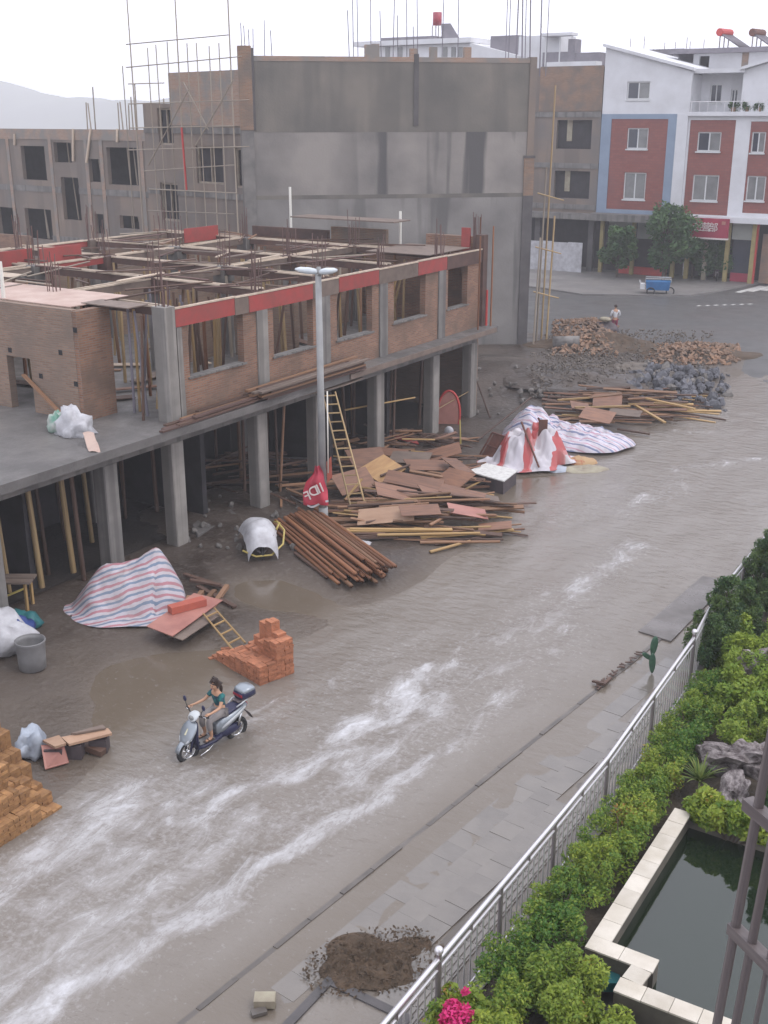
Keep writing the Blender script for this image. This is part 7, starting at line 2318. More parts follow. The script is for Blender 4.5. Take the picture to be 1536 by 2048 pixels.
# ------------------------------------------------------------------ the person standing across the lot
pp = G(1228, 668, 0.05)
PW = thing('person', 'person in white shirt and red trousers standing by the bags', 'person', pp, math.atan2(pp.x, -pp.y) + 0.35)
f = Fig()
a0 = f.p((0, 0, 0.92), (0.15, 0.105))
a = f.chain(a0, [((0, 0.0, 1.05), (0.125, 0.09)), ((0, 0.01, 1.22), (0.15, 0.10)), ((0, 0.0, 1.36), (0.14, 0.085))])
n_ = f.chain(a, [((0, 0, 1.44), 0.05), ((0, -0.01, 1.48), 0.05)])
f.chain(n_, [((0, -0.02, 1.54), (0.068, 0.08)), ((0, -0.02, 1.60), (0.076, 0.09)), ((0, -0.01, 1.66), (0.06, 0.07))])
for s in (-1, 1):
    w_ = f.chain(a, [((s * 0.18, 0, 1.36), 0.058), ((s * 0.25, 0.02, 1.23), 0.045), ((s * 0.28, 0.0, 1.10), 0.04), ((s * 0.18, -0.10, 1.02), 0.033), ((s * 0.08, -0.15, 0.99), 0.026)])
    hand(f, w_, (s * 0.03, -0.155, 0.985), (-s, -0.1, -0.1), (0, 0, 1), (0, -1, 0), 0.7)
    f.chain(a0, [((s * 0.09, 0, 0.82), 0.095), ((s * 0.10, -0.01, 0.65), 0.08), ((s * 0.10, -0.01, 0.48), 0.06), ((s * 0.10, 0.01, 0.30), 0.055), ((s * 0.10, 0.02, 0.09), 0.036), ((s * 0.10, -0.03, 0.05), 0.04), ((s * 0.105, -0.12, 0.03), (0.04, 0.022))])
f.make('body', 'skin', PW, 1)
f = Fig()
a = f.p((0, 0, 0.93), (0.155, 0.115))
a = f.chain(a, [((0, 0.0, 1.05), (0.14, 0.105)), ((0, 0.01, 1.22), (0.165, 0.115)), ((0, 0.0, 1.35), (0.16, 0.10))])
for s in (-1, 1):
    f.chain(a, [((s * 0.18, 0, 1.36), 0.072), ((s * 0.25, 0.02, 1.23), 0.062), ((s * 0.28, 0.0, 1.12), 0.058), ((s * 0.21, -0.07, 1.04), 0.052)])
f.make('shirt', 'cloth_white', PW, 1)
f = Fig()
a = f.p((0, 0, 0.93), (0.158, 0.115))
for s in (-1, 1):
    f.chain(a, [((s * 0.09, 0, 0.82), 0.108), ((s * 0.10, -0.01, 0.65), 0.094), ((s * 0.10, -0.01, 0.48), 0.076), ((s * 0.10, 0.01, 0.30), 0.07), ((s * 0.10, 0.02, 0.13), 0.062)])
f.make('trousers', 'cloth_maroon', PW, 1)
MB().ball((0, 0.0, 1.63), 0.098, 0, 12, (0.95, 1.05, 0.95)).build('hair', 'hair', PW, smooth=True)
for s in (-1, 1):
    MB().ball((s * 0.03, -0.10, 1.585), 0.012, 0, 6).build('eye', 'hair', PW)
    MB().obox((s * 0.104, -0.055, 0.02), (0.1, 0.27, 0.05), Matrix.Identity(3)).build('shoe', 'sandal', PW)

# ------------------------------------------------------------------ cart and parked motorbike across the road
cp = G(1315, 590, 0.03)
CT = thing('cargo_cart', 'blue box cart with white rails standing at the far kerb', 'cart', cp, R(20))
b = MB(); b.loft([[Vector((x, y, 0.38)) for x, y in ((-0.8, -0.4), (0.75, -0.4), (0.75, 0.4), (-0.8, 0.4))], [Vector((x, y, 0.98)) for x, y in ((-0.88, -0.46), (0.83, -0.46), (0.83, 0.46), (-0.88, 0.46))]])
b.build('cargo_box', 'cart_blue', CT)
for y in (-0.48, 0.48):
    MB().path([(-0.9, y, 0.98), (-0.9, y, 1.2), (0.86, y, 1.2), (0.86, y, 0.98)], 0.025, 6).build('rail', 'frame_white', CT, smooth=True)
for x, y in ((-0.5, -0.46), (-0.5, 0.46), (0.85, 0.0)):
    MB().path([(x + 0.27 * math.cos(a), y, 0.28 + 0.27 * math.sin(a)) for a in np.linspace(0, 6.28, 18, endpoint=False)], 0.045, 6, close=True).build('wheel', 'rubber', CT, smooth=True)
MB().path([(-0.85, 0, 0.5), (-1.3, 0, 0.9), (-1.3, 0.3, 1.0)], 0.03, 6).build('handle', 'frame_white', CT, smooth=True)
MB().box(-1.25, -0.92, -0.3, 0.3, 0.42, 0.8).build('seat_box', 'frame_white', CT)
mp_ = G(1432, 560, 0.15)
MBK = thing('motorbike', 'dark motorbike with bright headlamp parked by the shop posts', 'motorbike', mp_, R(200))
for y in (-0.65, 0.65):
    MB().path([(0, y + 0.27 * math.cos(a), 0.29 + 0.27 * math.sin(a)) for a in np.linspace(0, 6.28, 18, endpoint=False)], 0.05, 6, close=True).build('wheel', 'rubber', MBK, smooth=True)
b = MB(); b.loft([b.ring((0, y, z), XV, ZV, wx, h, 12, 0.8) for y, z, wx, h in ((-0.45, 0.75, 0.06, 0.05), (-0.2, 0.78, 0.15, 0.14), (0.1, 0.74, 0.13, 0.1), (0.5, 0.78, 0.12, 0.06), (0.8, 0.85, 0.05, 0.04))])
b.build('body', 'box_dark', MBK, smooth=True)
MB().ball((0, -0.55, 0.98), 0.11, 0, 10).build('headlamp', 'scooter_white', MBK, smooth=True)
MB().path([(-0.33, -0.35, 1.1), (0, -0.48, 1.02), (0.33, -0.35, 1.1)], 0.02, 6).build('handlebar', 'rubber', MBK, smooth=True)
for s in (-1, 1):
    MB().tube((s * 0.07, -0.65, 0.29), (s * 0.05, -0.48, 1.0), 0.025, n=6).build('fork', 'steel_dull', MBK, smooth=True)
    MB().tube((s * 0.3, -0.4, 1.1), (s * 0.34, -0.42, 1.3), 0.01, n=5).build('mirror', 'rubber', MBK)
MB().box(-0.12, 0.12, -0.2, 0.25, 0.3, 0.62).build('engine', 'steel_dull', MBK)

# ================================================================== PLANTS
rl = np.random.default_rng(5)


def leaves(name, P, size, mat, parent=None, tint=None, up=0.5, world=True, aspect=0.55):
    """one mesh of leaf-sized quads centred on points P"""
    n = len(P)
    P = np.asarray(P, dtype=np.float64)
    if parent is not None and world:
        P = P - np.array(parent.location)
    nrm = rl.normal(size=(n, 3)); nrm[:, 2] = np.abs(nrm[:, 2]) + up
    nrm /= np.linalg.norm(nrm, axis=1)[:, None]
    t = rl.normal(size=(n, 3)); t -= nrm * (t * nrm).sum(1)[:, None]; t /= np.linalg.norm(t, axis=1)[:, None]
    bt = np.cross(nrm, t)
    s = size * rl.uniform(0.65, 1.35, n)[:, None]
    V = np.stack([P - t * s, P - bt * s * aspect + nrm * s * 0.15, P + t * s, P + bt * s * aspect + nrm * s * 0.15], 1).reshape(-1, 3)
    me = bpy.data.meshes.new(name)
    me.vertices.add(4 * n); me.vertices.foreach_set('co', V.astype(np.float32).ravel())
    me.loops.add(4 * n); me.loops.foreach_set('vertex_index', np.arange(4 * n, dtype=np.int32))
    me.polygons.add(n); me.polygons.foreach_set('loop_start', np.arange(0, 4 * n, 4, dtype=np.int32)); me.polygons.foreach_set('loop_total', np.full(n, 4, dtype=np.int32))
    me.update(calc_edges=True)
    a = me.attributes.new('tint', 'FLOAT', 'FACE')
    a.data.foreach_set('value', np.clip(rl.uniform(0, 1, n) if tint is None else tint, 0, 1).astype(np.float32))
    me.materials.append(MT[mat])
    o = bpy.data.objects.new(name, me)
    COL.objects.link(o)
    if parent is not None:
        o.parent = parent
    return o


def clump_points(centres, radii, n, shell=0.55, flat=1.0):
    """points gathered in the outer part of lumps"""
    centres = np.asarray(centres); radii = np.asarray(radii)
    w_ = radii ** 2; w_ = w_ / w_.sum()
    k = rl.choice(len(centres), n, p=w_)
    d = rl.normal(size=(n, 3)); d /= np.linalg.norm(d, axis=1)[:, None]
    r = (shell + (1 - shell) * rl.random(n) ** 0.5)
    off = d * (r * radii[k])[:, None]
    off[:, 2] *= flat
    return centres[k] + off, k


def tree(name, lab, base, h, rad, n, leaf, mat, seed, group=None, nl=36, low=0.35):
    rr = random.Random(seed)
    t = thing(name, lab, 'tree', base, 0, group)
    tr = MB()
    pts = [Vector((0, 0, -0.1))]
    for k in range(1, 6):
        pts.append(Vector((rr.uniform(-0.06, 0.06) * k, rr.uniform(-0.06, 0.06) * k, h * 0.8 * k / 5)))
    tr.path(pts, [h * 0.03 * (1 - k / 7) for k in range(6)], 8)
    cs, rs = [], []
    for k in range(nl):
        z = h * (low + (0.95 - low) * rr.random())
        f_ = (z / h - low) / (1 - low)
        rmax = rad * (0.45 + 0.9 * math.sin(math.pi * min(1, f_ * 0.85 + 0.12))) * 0.75
        a = rr.uniform(0, 6.28)
        r = rmax * rr.uniform(0.25, 1.0)
        c = Vector((r * math.cos(a), r * math.sin(a), z))
        cs.append(c); rs.append(rad * rr.uniform(0.22, 0.42))
        st = pts[min(5, max(1, int(z / h * 5 * 0.9)))]
        if k % 2 == 0:
            tr.path([st * 0.9, (st + c) / 2 + Vector((0, 0, 0.1)), c], [h * 0.012, h * 0.008, h * 0.003], 5)
    tr.build('trunk', 'bark', t, smooth=True)
    P, k = clump_points([tuple(c) for c in cs], rs, n, 0.3)
    tint = np.array([rr.random() * 0.5 for _ in cs])[k] + rl.uniform(0, 0.45, n)
    leaves('crown', P, leaf, mat, t, tint, world=False)
    return t


for px, py, h, rad, sd, lab in ((1234, 555, 3.8, 1.35, 1, 'small round street tree in front of the blue trimmed house'), (1325, 562, 5.8, 2.25, 2, 'largest street tree in front of the shops'), (1384, 556, 3.3, 1.6, 3, 'street tree half hidden behind the largest one'), (1428, 556, 3.1, 1.9, 4, 'low spreading street tree below the red shop sign')):
    tree('street_tree', lab, G(px, py, 0.15), h, rad, 9000 if h > 6 else 5200, 0.15, 'leaf_tree', sd, low=0.28 if h < 5 else 0.22)

for px, w_, n_ in ((1490, 0.5, 700), (1515, 0.45, 600), (1462, 0.25, 300)):
    s, z = plA.at(px, 222)
    p = plA.P(s, 0, -0.6)
    c, r_ = [(p.x + rl.uniform(-w_, w_), p.y, zbal + 0.5 + rl.uniform(0, 0.35)) for _ in range(8)], [0.22] * 8
    t = thing('balcony_plant', {1490: 'broad dark potted plant on the balcony', 1515: 'dark potted plant at the right end of the balcony', 1462: 'small potted plant beside the balcony door'}[px], 'plant', (p.x, p.y, zbal + 0.3))
    P, k = clump_points(c, r_, n_, 0.3)
    leaves('foliage', P, 0.09, 'leaf_tree', t, None)
    MB().tube((p.x, p.y, zbal + 0.3), (p.x, p.y, zbal + 0.6), 0.16, 0.2, 10).build('pot', 'brick_broken', t, world=True)

# ------------------------------------------------------------------ steel railing
RL = thing('railing', 'stainless steel railing with round handrail along the garden', 'railing', (-6.15, 10.8, 0.06))
posts = [G(852, 2062), G(990, 1912), G(1095, 1776), G(1190, 1636), G(1275, 1496), G(1350, 1376)]
posts = [Vector((railx(p.y) + 0.0, p.y, 0)) for p in posts]
posts = [Vector((railx(8.6), 8.6, 0))] + posts
HT = 1.32
def railseg(a, c, first=True, nb=8):
    d = (c - a)
    for z, r, nm in ((HT, 0.042, 'handrail'), (HT - 0.17, 0.02, 'rail'), (0.2, 0.02, 'rail')):
        stick(nm, 'bar', 'steel', Vector((a.x, a.y, z)), Vector((c.x, c.y, z)), r, parent=RL)
    for k in range(1, nb + 1):
        p = a + d * (k / (nb + 1))
        stick('baluster', 'bar', 'steel', Vector((p.x, p.y, 0.2)), Vector((p.x, p.y, HT - 0.17)), 0.013, parent=RL)
    for f_ in (0.5,):
        p = a + d * f_
        stick('bracket', 'bar', 'steel_dull', Vector((p.x, p.y, HT - 0.17)), Vector((p.x, p.y, HT)), 0.025, parent=RL)
for i, p in enumerate(posts):
    ball = i in (1, 6)
    stick('post', 'bar', 'steel_dull', Vector((p.x, p.y, 0.0)), Vector((p.x, p.y, HT + (0.1 if ball else 0.0))), 0.045 if ball else 0.036, parent=RL)
    if ball:
        MB().ball((p.x, p.y, HT + 0.14), 0.065, 0, 14).build('finial_ball', 'steel', RL, smooth=True, world=True)
for a, c in zip(posts[:-1], posts[1:]):
    railseg(a, c, nb=max(5, int((c - a).length / 0.19)))
more = [posts[-1], Vector((-6.6, 24.9, 0)), Vector((-6.66, 27.4, 0)), Vector((-6.7, 30.0, 0)), Vector((-6.72, 32.6, 0))]
for a, c in zip(more[:-1], more[1:]):
    railseg(a, c, nb=13)
    stick('post', 'bar', 'steel_dull', Vector((c.x, c.y, 0.0)), Vector((c.x, c.y, HT)), 0.036, parent=RL)
b = MB()
allp = posts + more[1:]
for a, c in zip(allp[:-1], allp[1:]):
    b.beam(a + Vector((0.02, 0, 0.04)), c + Vector((0.02, 0, 0.04)), 0.26, 0.12)
pk = b.build('railing_plinth', 'concrete_light')
tag(pk, 'low concrete plinth under the steel railing', 'plinth')

# ------------------------------------------------------------------ hedge
HG = thing('hedge', 'long clipped green hedge with reddish tips beside the railing', 'hedge', (-5.4, 16.5, 0.06))
cs, rs = [], []
rr = random.Random(4)
for y in np.arange(10.3, 22.6, 0.11):
    cx = -5.45 - 0.05 * max(0, y - 16.5)
    for k in range(4):
        x = cx + rr.uniform(-0.42, 0.40)
        cs.append((x, y + rr.uniform(-0.1, 0.1), 0.40 + rr.uniform(-0.12, 0.30))); rs.append(rr.uniform(0.10, 0.20))
cs_a = np.array(cs)
P, k = clump_points(cs, rs, 60000, 0.2)
patch = np.array([noise.noise(Vector((c[0] * 1.2, c[1] * 0.8, 2))) for c in cs])
tint = 0.36 + 0.75 * patch[k] + rl.uniform(-0.34, 0.42, len(P))
leaves('foliage', P, 0.033, 'leaf_hedge', HG, tint, aspect=0.42)
st = MB()
for y in np.arange(10.4, 22.5, 0.3):
    x = -5.45 - 0.05 * max(0, y - 16.5)
    st.path([(x, y, 0), (x + rr.uniform(-0.1, 0.1), y + rr.uniform(-0.1, 0.1), 0.35), (x + rr.uniform(-0.25, 0.25), y + rr.uniform(-0.2, 0.2), 0.7)], [0.02, 0.015, 0.006], 5)
st.build('stems', 'bark', HG, world=True)


def shrub(name, lab, cat, cs, rs, n, leaf, mat, up=0.5, shell=0.4, tint=None, stem=True, aspect=0.55, base=None):
    cs_ = np.array(cs)
    b0 = base or (float(cs_[:, 0].mean()), float(cs_[:, 1].mean()), 0.06)
    t = thing(name, lab, cat, b0)
    P, k = clump_points(cs, rs, n, shell)
    tn = rl.uniform(0, 0.5, len(cs))[k] + rl.uniform(0, 0.5, n) if tint is None else tint
    leaves('foliage', P, leaf, mat, t, tn, up, aspect=aspect)
    if stem:
        sb = MB()
        for c in cs[::max(1, len(cs) // 14)]:
            sb.path([(b0[0] + rl.uniform(-0.08, 0.08), b0[1] + rl.uniform(-0.08, 0.08), 0.0), ((b0[0] + c[0]) / 2, (b0[1] + c[1]) / 2, c[2] * 0.5), tuple(c)], [0.025, 0.015, 0.006], 5)
        sb.build('stems', 'bark', t, world=True)
    return t


def lumps(cx, cy, z0, z1, r, n, seed, rl_=(0.14, 0.3), taper=0.0):
    rr = random.Random(seed)
    out, rad = [], []
    for _ in range(n):
        z = z0 + (z1 - z0) * rr.random()
        f_ = (z - z0) / max(1e-6, z1 - z0)
        rm = r * (1 - taper * f_) * (0.55 + 0.45 * math.sin(math.pi * min(1, 0.25 + 0.75 * f_))) if taper else r
        a = rr.uniform(0, 6.28); q = rm * math.sqrt(rr.random())
        out.append((cx + q * math.cos(a), cy + q * math.sin(a), z)); rad.append(rr.uniform(*rl_) * (1 - 0.5 * taper * f_))
    return out, rad


# near hedge at the bottom edge, planting round the pond
c, r_ = lumps(-5.35, 10.6, 0.25, 0.85, 0.55, 22, 1); shrub('shrub', 'rounded green shrub at the lower end of the hedge', 'shrub', c, r_, 11000, 0.036, 'leaf_hedge', aspect=0.42)
c, r_ = lumps(-4.65, 11.9, 0.2, 0.72, 0.5, 20, 2); shrub('shrub', 'green shrub in the corner of the pond wall', 'shrub', c, r_, 10500, 0.036, 'leaf_hedge', aspect=0.42)
cs, rs = [], []
for k in range(46):
    cs.append((-4.3 + 2.4 * rr.random(), 11.0 + 1.15 * rr.random() + 0.0, 0.2 + 0.25 * rr.random())); rs.append(rr.uniform(0.14, 0.24))
shrub('shrub', 'low yellow green ground cover along the near pond wall', 'shrub', cs, rs, 15000, 0.034, 'leaf_hedge', aspect=0.42)
# bougainvillea
bp0 = G(925, 2020, 0.55)
c, r_ = lumps(bp0.x, bp0.y, 0.25, 0.85, 0.25, 10, 3, (0.1, 0.18))
t = shrub('flowering_shrub', 'shrub with bright pink flowers at the railing foot', 'shrub', c, r_, 1300, 0.05, 'leaf_hedge')
P, k = clump_points([tuple(G(905, 2018, 0.95)), tuple(G(925, 2030, 0.95)), tuple(G(912, 2042, 0.92)), tuple(G(930, 1982, 0.98)), tuple(G(895, 2040, 0.9))], [0.13, 0.15, 0.14, 0.05, 0.12], 900, 0.3)
leaves('flowers', P, 0.035, 'petal_pink', t)
# conifers along the far part of the railing
for px, py, h, rad, sd, lab in ((1432, 1322, 2.15, 0.85, 11, 'dark green conifer behind the ball topped railing post'), (1508, 1215, 2.2, 0.85, 12, 'tall conifer at the far end of the railing'), (1388, 1332, 1.35, 0.62, 13, 'short bluish conifer next to the ball topped post'), (1482, 1292, 1.6, 0.7, 14, 'thin conifer between the two taller conifers'), (1560, 1230, 2.0, 0.8, 15, 'conifer cut by the right edge of the picture')):
    p = G(px, py, 0.06)
    x = max(p.x, -6.15)
    c, r_ = lumps(x, p.y, 0.35, h, rad, 60, sd, (0.12, 0.24), taper=0.68)
    shrub('conifer', lab, 'conifer', c, r_, 9500, 0.05, 'leaf_conifer', up=0.1, base=(x, p.y, 0.06), aspect=0.3)
# lime shrub, mixed planting above the rockery
c, r_ = lumps(G(1520, 1320, 0.8).x, G(1520, 1320, 0.8).y, 0.4, 1.25, 0.8, 30, 21); shrub('shrub', 'bright lime green feathery shrub at the right edge', 'shrub', c, r_, 7500, 0.055, 'leaf_lime', aspect=0.3)
c, r_ = lumps(-4.6, 21.8, 0.3, 0.95, 0.8, 26, 22); shrub('shrub', 'lime tinged shrub between hedge and rockery', 'shrub', c, r_, 6500, 0.055, 'leaf_lime', tint=None)
c, r_ = lumps(-4.2, 20.0, 0.3, 0.95, 0.75, 26, 23); shrub('shrub', 'dense mid green shrub above the upper garden rock', 'shrub', c, r_, 11000, 0.038, 'leaf_hedge', aspect=0.42)
c, r_ = lumps(-3.3, 19.6, 0.4, 1.15, 0.6, 22, 24); shrub('shrub', 'green shrub right of the rockery cut by the picture edge', 'shrub', c, r_, 10500, 0.036, 'leaf_hedge', aspect=0.42)
cs, rs = [], []
for k in range(40):
    t_ = rr.random()
    cs.append((-4.75 + 1.6 * t_, 17.1 + 0.35 * rr.random() - 0.1, 0.45 + 0.3 * rr.random())); rs.append(rr.uniform(0.12, 0.24))
shrub('shrub', 'leafy green creeper spilling over the pond below the rocks', 'shrub', cs, rs, 8500, 0.055, 'leaf_hedge')
c, r_ = lumps(-2.9, 17.85, 0.6, 1.9, 0.7, 36, 25); shrub('shrub', 'tall dark leafed shrub behind the rockery reflected in the pond', 'shrub', c, r_, 8000, 0.055, 'leaf_tree')
c, r_ = lumps(-5.2, 24.0, 0.3, 1.0, 0.9, 30, 26); shrub('shrub', 'yellow green shrub below the dark conifer', 'shrub', c, r_, 8000, 0.05, 'leaf_lime')
# spiky plant
sp0 = G(1400, 1560, 0.45)
SPK = thing('spiky_plant', 'clump of long arching yellow green blades beside the rocks', 'plant', (sp0.x, sp0.y, 0.06))
for k in range(46):
    a = rr.uniform(0, 6.28); L_ = rr.uniform(0.45, 0.85); el = rr.uniform(0.5, 1.35)
    b = MB()
    pts = []
    for j in range(6):
        q = j / 5
        r = L_ * q * math.cos(el)
        z = 0.35 + L_ * q * math.sin(el) - 0.35 * L_ * q * q
        pts.append(Vector((r * math.cos(a), r * math.sin(a), z)))
    sd_ = Vector((-math.sin(a), math.cos(a), 0))
    vs_, fs_ = [], []
    for j, p in enumerate(pts):
        wd_ = 0.022 * (1 - (j / 5) ** 2) + 0.002
        vs_ += [p - sd_ * wd_, p + sd_ * wd_]
    for j in range(5):
        fs_.append((2 * j, 2 * j + 1, 2 * j + 3, 2 * j + 2))
    b.add(vs_, fs_)
    o = b.build('blade', 'leaf_spiky', SPK, smooth=True, uv=False)
    at_ = o.data.attributes.new('tint', 'FLOAT', 'FACE'); at_.data.foreach_set('value', [rr.random()] * len(o.data.polygons))
# rockery
for px, py, s, z, sd, lab in ((1462, 1520, (0.5, 0.36, 0.30), 0.62, 3, 'jagged brown and white garden rock above the lower one'), (1465, 1595, (0.42, 0.26, 0.2), 0.55, 5, 'flat pale streaked garden rock over the pond'), (1515, 1325, (0.42, 0.35, 0.25), 0.9, 7, 'mossy garden rock under the lime shrub'), (1510, 1535, (0.45, 0.4, 0.35), 0.45, 8, 'dark garden rock at the right edge'), (1420, 1630, (0.4, 0.3, 0.26), 0.25, 9, 'low rock half hidden at the pond end')):
    p = G(px, py, z)
    me = rock_mesh(sd, 'rock', 0.85, 26)
    o = inst('garden_rock', me, None, p, (0.2 * sd, 0.1, sd), s)
    tag(o, lab, 'rock')
mb_ = heap_mesh(Vector((-3.7, 18.6, 0.05)), 1.5, 1.3, 0.5, 0, 0.15, 1.2, seed=9)
tag(mb_.build('rockery_mound', 'garden_earth', smooth=True, loc=(-3.7, 18.6, 0.05)), 'dark earth mound carrying the garden rocks', 'mound', kind='structure')
# prickly pear outside the rail
ck = G(1303, 1345, 0.03)
CK = thing('cactus', 'upright prickly pear cactus beside the handrail', 'cactus', ck)
CK.scale = (0.7, 0.7, 0.68)
for c_, wx, h_, ang in (((0, 0, 0.35), 0.11, 0.38, 0.05), ((0.0, 0.02, 0.98), 0.12, 0.36, -0.08), ((-0.18, 0, 0.55), 0.085, 0.22, 0.9)):
    b = MB()
    x_ = Vector((RT2.x * math.cos(ang), RT2.y * math.cos(ang), math.sin(ang)))
    z_ = Vector((-RT2.x * math.sin(ang), -RT2.y * math.sin(ang), math.cos(ang)))
    y_ = x_.cross(z_)
    rings = []
    for q in np.linspace(-1, 1, 11):
        wq = wx * math.sqrt(max(0.02, 1 - q * q)) * (1 + 0.15 * q)
        rings.append(b.ring(Vector(c_) + z_ * (q * h_), x_, y_, wq, wq * 0.28 + 0.01, 14))
    b.loft(rings).build('pad', 'cactus_green', CK, smooth=True)

# ------------------------------------------------------------------ pond
PD = thing('pond', 'garden pond basin with pale tiled coping', 'pond', (-3.8, 14.5, 0.06))
cz = 0.50
path_ = [Vector((-4.72, 17.1, 0)), Vector((-4.66, 13.10, 0)), Vector((-3.93, 13.12, 0)), Vector((-3.98, 12.50, 0)), Vector((-2.55, 12.55, 0))]
wd_ = 0.30
for i, (a, c) in enumerate(zip(path_[:-1], path_[1:])):
    d = (c - a).normalized()
    L_ = (c - a).length
    nn = Vector((-d.y, d.x, 0))          # towards the water
    s0_, s1_ = (0, L_ - 0.15) if i == 0 else ((-0.15, L_ + 0.15) if i in (1,) else ((0.155, L_ - 0.155) if i == 2 else (-0.15, L_)))
    if i == 2: s0_, s1_ = 0.152, L_ - 0.152
    if i == 0: s1_ = L_ - 0.152
    n_t = max(1, round((s1_ - s0_) / 0.42))
    for k in range(n_t):
        u0, u1 = s0_ + (s1_ - s0_) * k / n_t + 0.004, s0_ + (s1_ - s0_) * (k + 1) / n_t - 0.004
        q0, q1 = a + d * u0, a + d * u1
        MB().beam(Vector((q0.x, q0.y, cz - 0.015)), Vector((q1.x, q1.y, cz - 0.015 + rr.uniform(-0.003, 0.003))), wd_, 0.03).build('coping_tile', 'ceramic_tile', PD, world=True)
    q0, q1 = a + d * (s0_), a + d * (s1_)
    MB().beam(Vector((q0.x, q0.y, 0.02)), Vector((q1.x, q1.y, 0.02)), 0.22, 0.89).build('basin_wall', 'pond_wall', PD, world=True)
MB().add([(-4.6, 12.6, -0.42), (2.0, 12.6, -0.42), (2.0, 17.3, -0.42), (-4.6, 17.3, -0.42)], [(0, 1, 2, 3)]).build('basin_floor', 'pond_wall', PD, world=True)
MB().beam((-4.8, 17.25, 0.02), (2.0, 17.25, 0.02), 0.22, 0.89).build('basin_wall', 'pond_wall', PD, world=True)
MB().beam((1.9, 12.5, 0.02), (1.9, 17.2, 0.02), 0.22, 0.89).build('basin_wall', 'pond_wall', PD, world=True)
pw = MB().add([(-4.60, 13.2, 0.16), (-3.88, 13.2, 0.16), (-3.88, 12.6, 0.16), (1.8, 12.6, 0.16), (1.8, 17.15, 0.16), (-4.60, 17.15, 0.16)], [(0, 1, 2, 3, 4, 5)]).build('pond_water', 'pond_water', uv=False)
tag(pw, 'still dark pond water mirroring sky and plants', 'water', kind='structure')
c = G(1212, 1958, 0.15)
tag(MB().obox((c.x, c.y, 0.13), (0.4, 0.3, 0.16), xrot(RT2)).build('planter_tray', 'teal_plastic', loc=c), 'small teal tray in the nook of the pond wall', 'tray')
c = G(1185, 1945, 0.2)
c2, r2 = lumps(c.x, c.y, 0.15, 0.45, 0.12, 5, 31, (0.06, 0.1)); shrub('shrub', 'tiny reddish plant beside the teal tray', 'shrub', c2, r2, 350, 0.03, 'leaf_hedge', tint=np.full(350, 0.98))

# ------------------------------------------------------------------ pavement odds and ends
c = G(748, 1925, 0.03)
b = heap_mesh(c, 0.82, 0.55, 0.12, 0.9, 0.2, 4.5, rings=24, segs=60, seed=20, prof=1.6, base=-0.01, edge=0.34)
o = tag(b.build('soil_heap', 'earth', smooth=True, loc=c), 'low heap of dark brown earth dumped on the pavement', 'soil heap')
P = []
for k in range(900):
    a = rr.uniform(0, 6.28); q = math.sqrt(rr.random()) * 1.25
    u_, v_ = 0.9 * q * math.cos(a), 0.58 * q * math.sin(a)
    P.append((c.x + u_ * math.cos(0.9) - v_ * math.sin(0.9), c.y + u_ * math.sin(0.9) + v_ * math.cos(0.9), 0.04 + 0.13 * max(0, 1 - q ** 2) + rr.uniform(0, 0.05)))
lo_ = leaves('litter', np.array(P), 0.03, 'leaf_spiky', None, rl.uniform(0, 0.25, 900), 0.9)
lo_.data.materials[0] = MT['earth']
tag(lo_, 'crumbs of earth and dead leaves strewn over the soil heap', 'litter', kind='stuff')
b = MB()
PT = thing('paving_pit', 'open rectangular pit in the paving holding muddy water', 'pit', (-7.2, 9.7, 0))
for x0_, x1_, y0_, y1_ in ((PIT[0] - 0.14, PIT[0], PIT[2], PIT[3] + 0.14), (PIT[0] + 0.002, PIT[1], PIT[3], PIT[3] + 0.14), (PIT[1], PIT[1] + 0.14, PIT[2], PIT[3] + 0.14)):
    MB().box(x0_, x1_ - 0.002, y0_, y1_, -0.05, 0.045).build('edge_stone', 'concrete_dark', PT, world=True)
MB().add([(PIT[0], PIT[2], 0.014), (PIT[1], PIT[2], 0.014), (PIT[1], PIT[3], 0.014), (PIT[0], PIT[3], 0.014)], [(0, 1, 2, 3)]).build('muddy_water', 'flood_water', PT, world=True, uv=False)
c = G(530, 2008, 0.03)
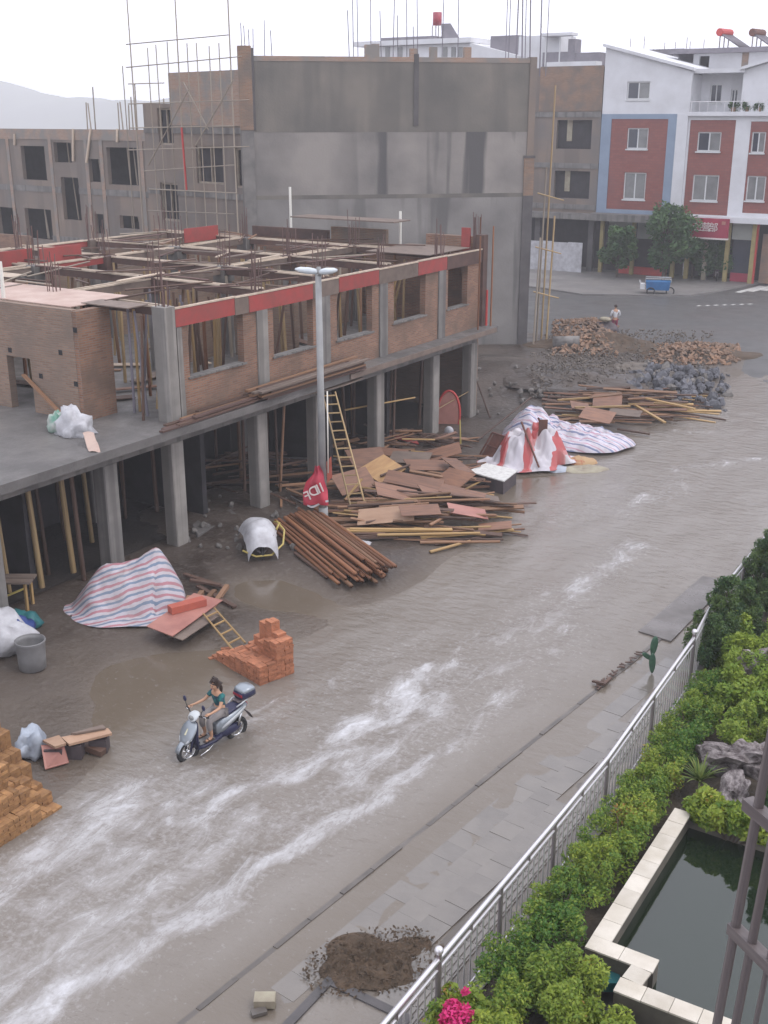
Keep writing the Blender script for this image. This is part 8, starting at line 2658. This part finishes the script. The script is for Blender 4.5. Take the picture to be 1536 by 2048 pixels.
tag(MB().obox(c + Vector((0, 0, 0.07)), (0.30, 0.2, 0.13), xrot(RT2)).build('carton', 'paper_mud', loc=c), 'small brown carton lying on the pavement', 'carton')
c = G(518, 2026, 0.03)
tag(MB().obox(c + Vector((0, 0, 0.02)), (0.22, 0.12, 0.05), xrot(RT2 + HD2 * 0.4)).build('paving_chip', 'kerb_stone', loc=c), 'broken paving chip beside the small carton', 'stone')

# ------------------------------------------------------------------ open casement of our own building
wp = _C + (_FW * CAM_F + _RT * (1470 - 768) + _UP * (1024 - 1860)) * (4.5 / CAM_F)
WN = thing('open_window', 'open steel casement frame with teal glass at the right edge', 'window', wp)
dW = Vector((0.81, -0.59, 0)).normalized()
plW = Plane((wp.x, wp.y), (dW.x, dW.y))
zu = plW.at(1508, 1617)[1]
for s, r_, z0_ in ((0.0, 0.022, 6.9), (0.10, 0.02, 6.9), (0.2, 0.012, 6.9)):
    stick('stile', 'bar', 'frame_brown', plW.P(s - 0.14, z0_), plW.P(s + 0.16, 11.2), r_ * 0.95, parent=WN)
for z in (wp.z, zu, 7.2, 11.0):
    stick('rail', 'board', 'frame_brown', plW.P(-0.02, z), plW.P(1.1, z), 0.05, 0.05, parent=WN)
MB().wall(plW, 0.24, 1.08, 6.95, 11.1, 0.012).build('pane', 'window_teal', WN, world=True)
OW = thing('apartment_building', 'wall of our own building carrying the open casement', 'building', (0.9, -3, 0))
MB().box(0.75, 6, -14, 3.2, 0, 16).build('wall', 'white_wall', OW, world=True)

# ================================================================== wet air
hz = MB().box(-1520, 820, -120, 1000, -2.0, 64).build('haze', [], uv=False) if False else None
me = MB().box(-1520, 820, -120, 1000, -2.0, 64)
m, n, L, bs_ = base_mat('haze')
n.remove(bs_)
pvn = n.new('ShaderNodeVolumePrincipled')
pvn.inputs['Color'].default_value = (0.97, 0.97, 1.0, 1)
pvn.inputs['Density'].default_value = 0.0010
pvn.inputs['Anisotropy'].default_value = 0.0
L.new(pvn.outputs[0], n['Material Output'].inputs['Volume'])
hz = me.build('haze', 'haze', uv=False)
tag(hz, 'thin pale rain haze filling the air over the whole street', 'haze', kind='stuff')
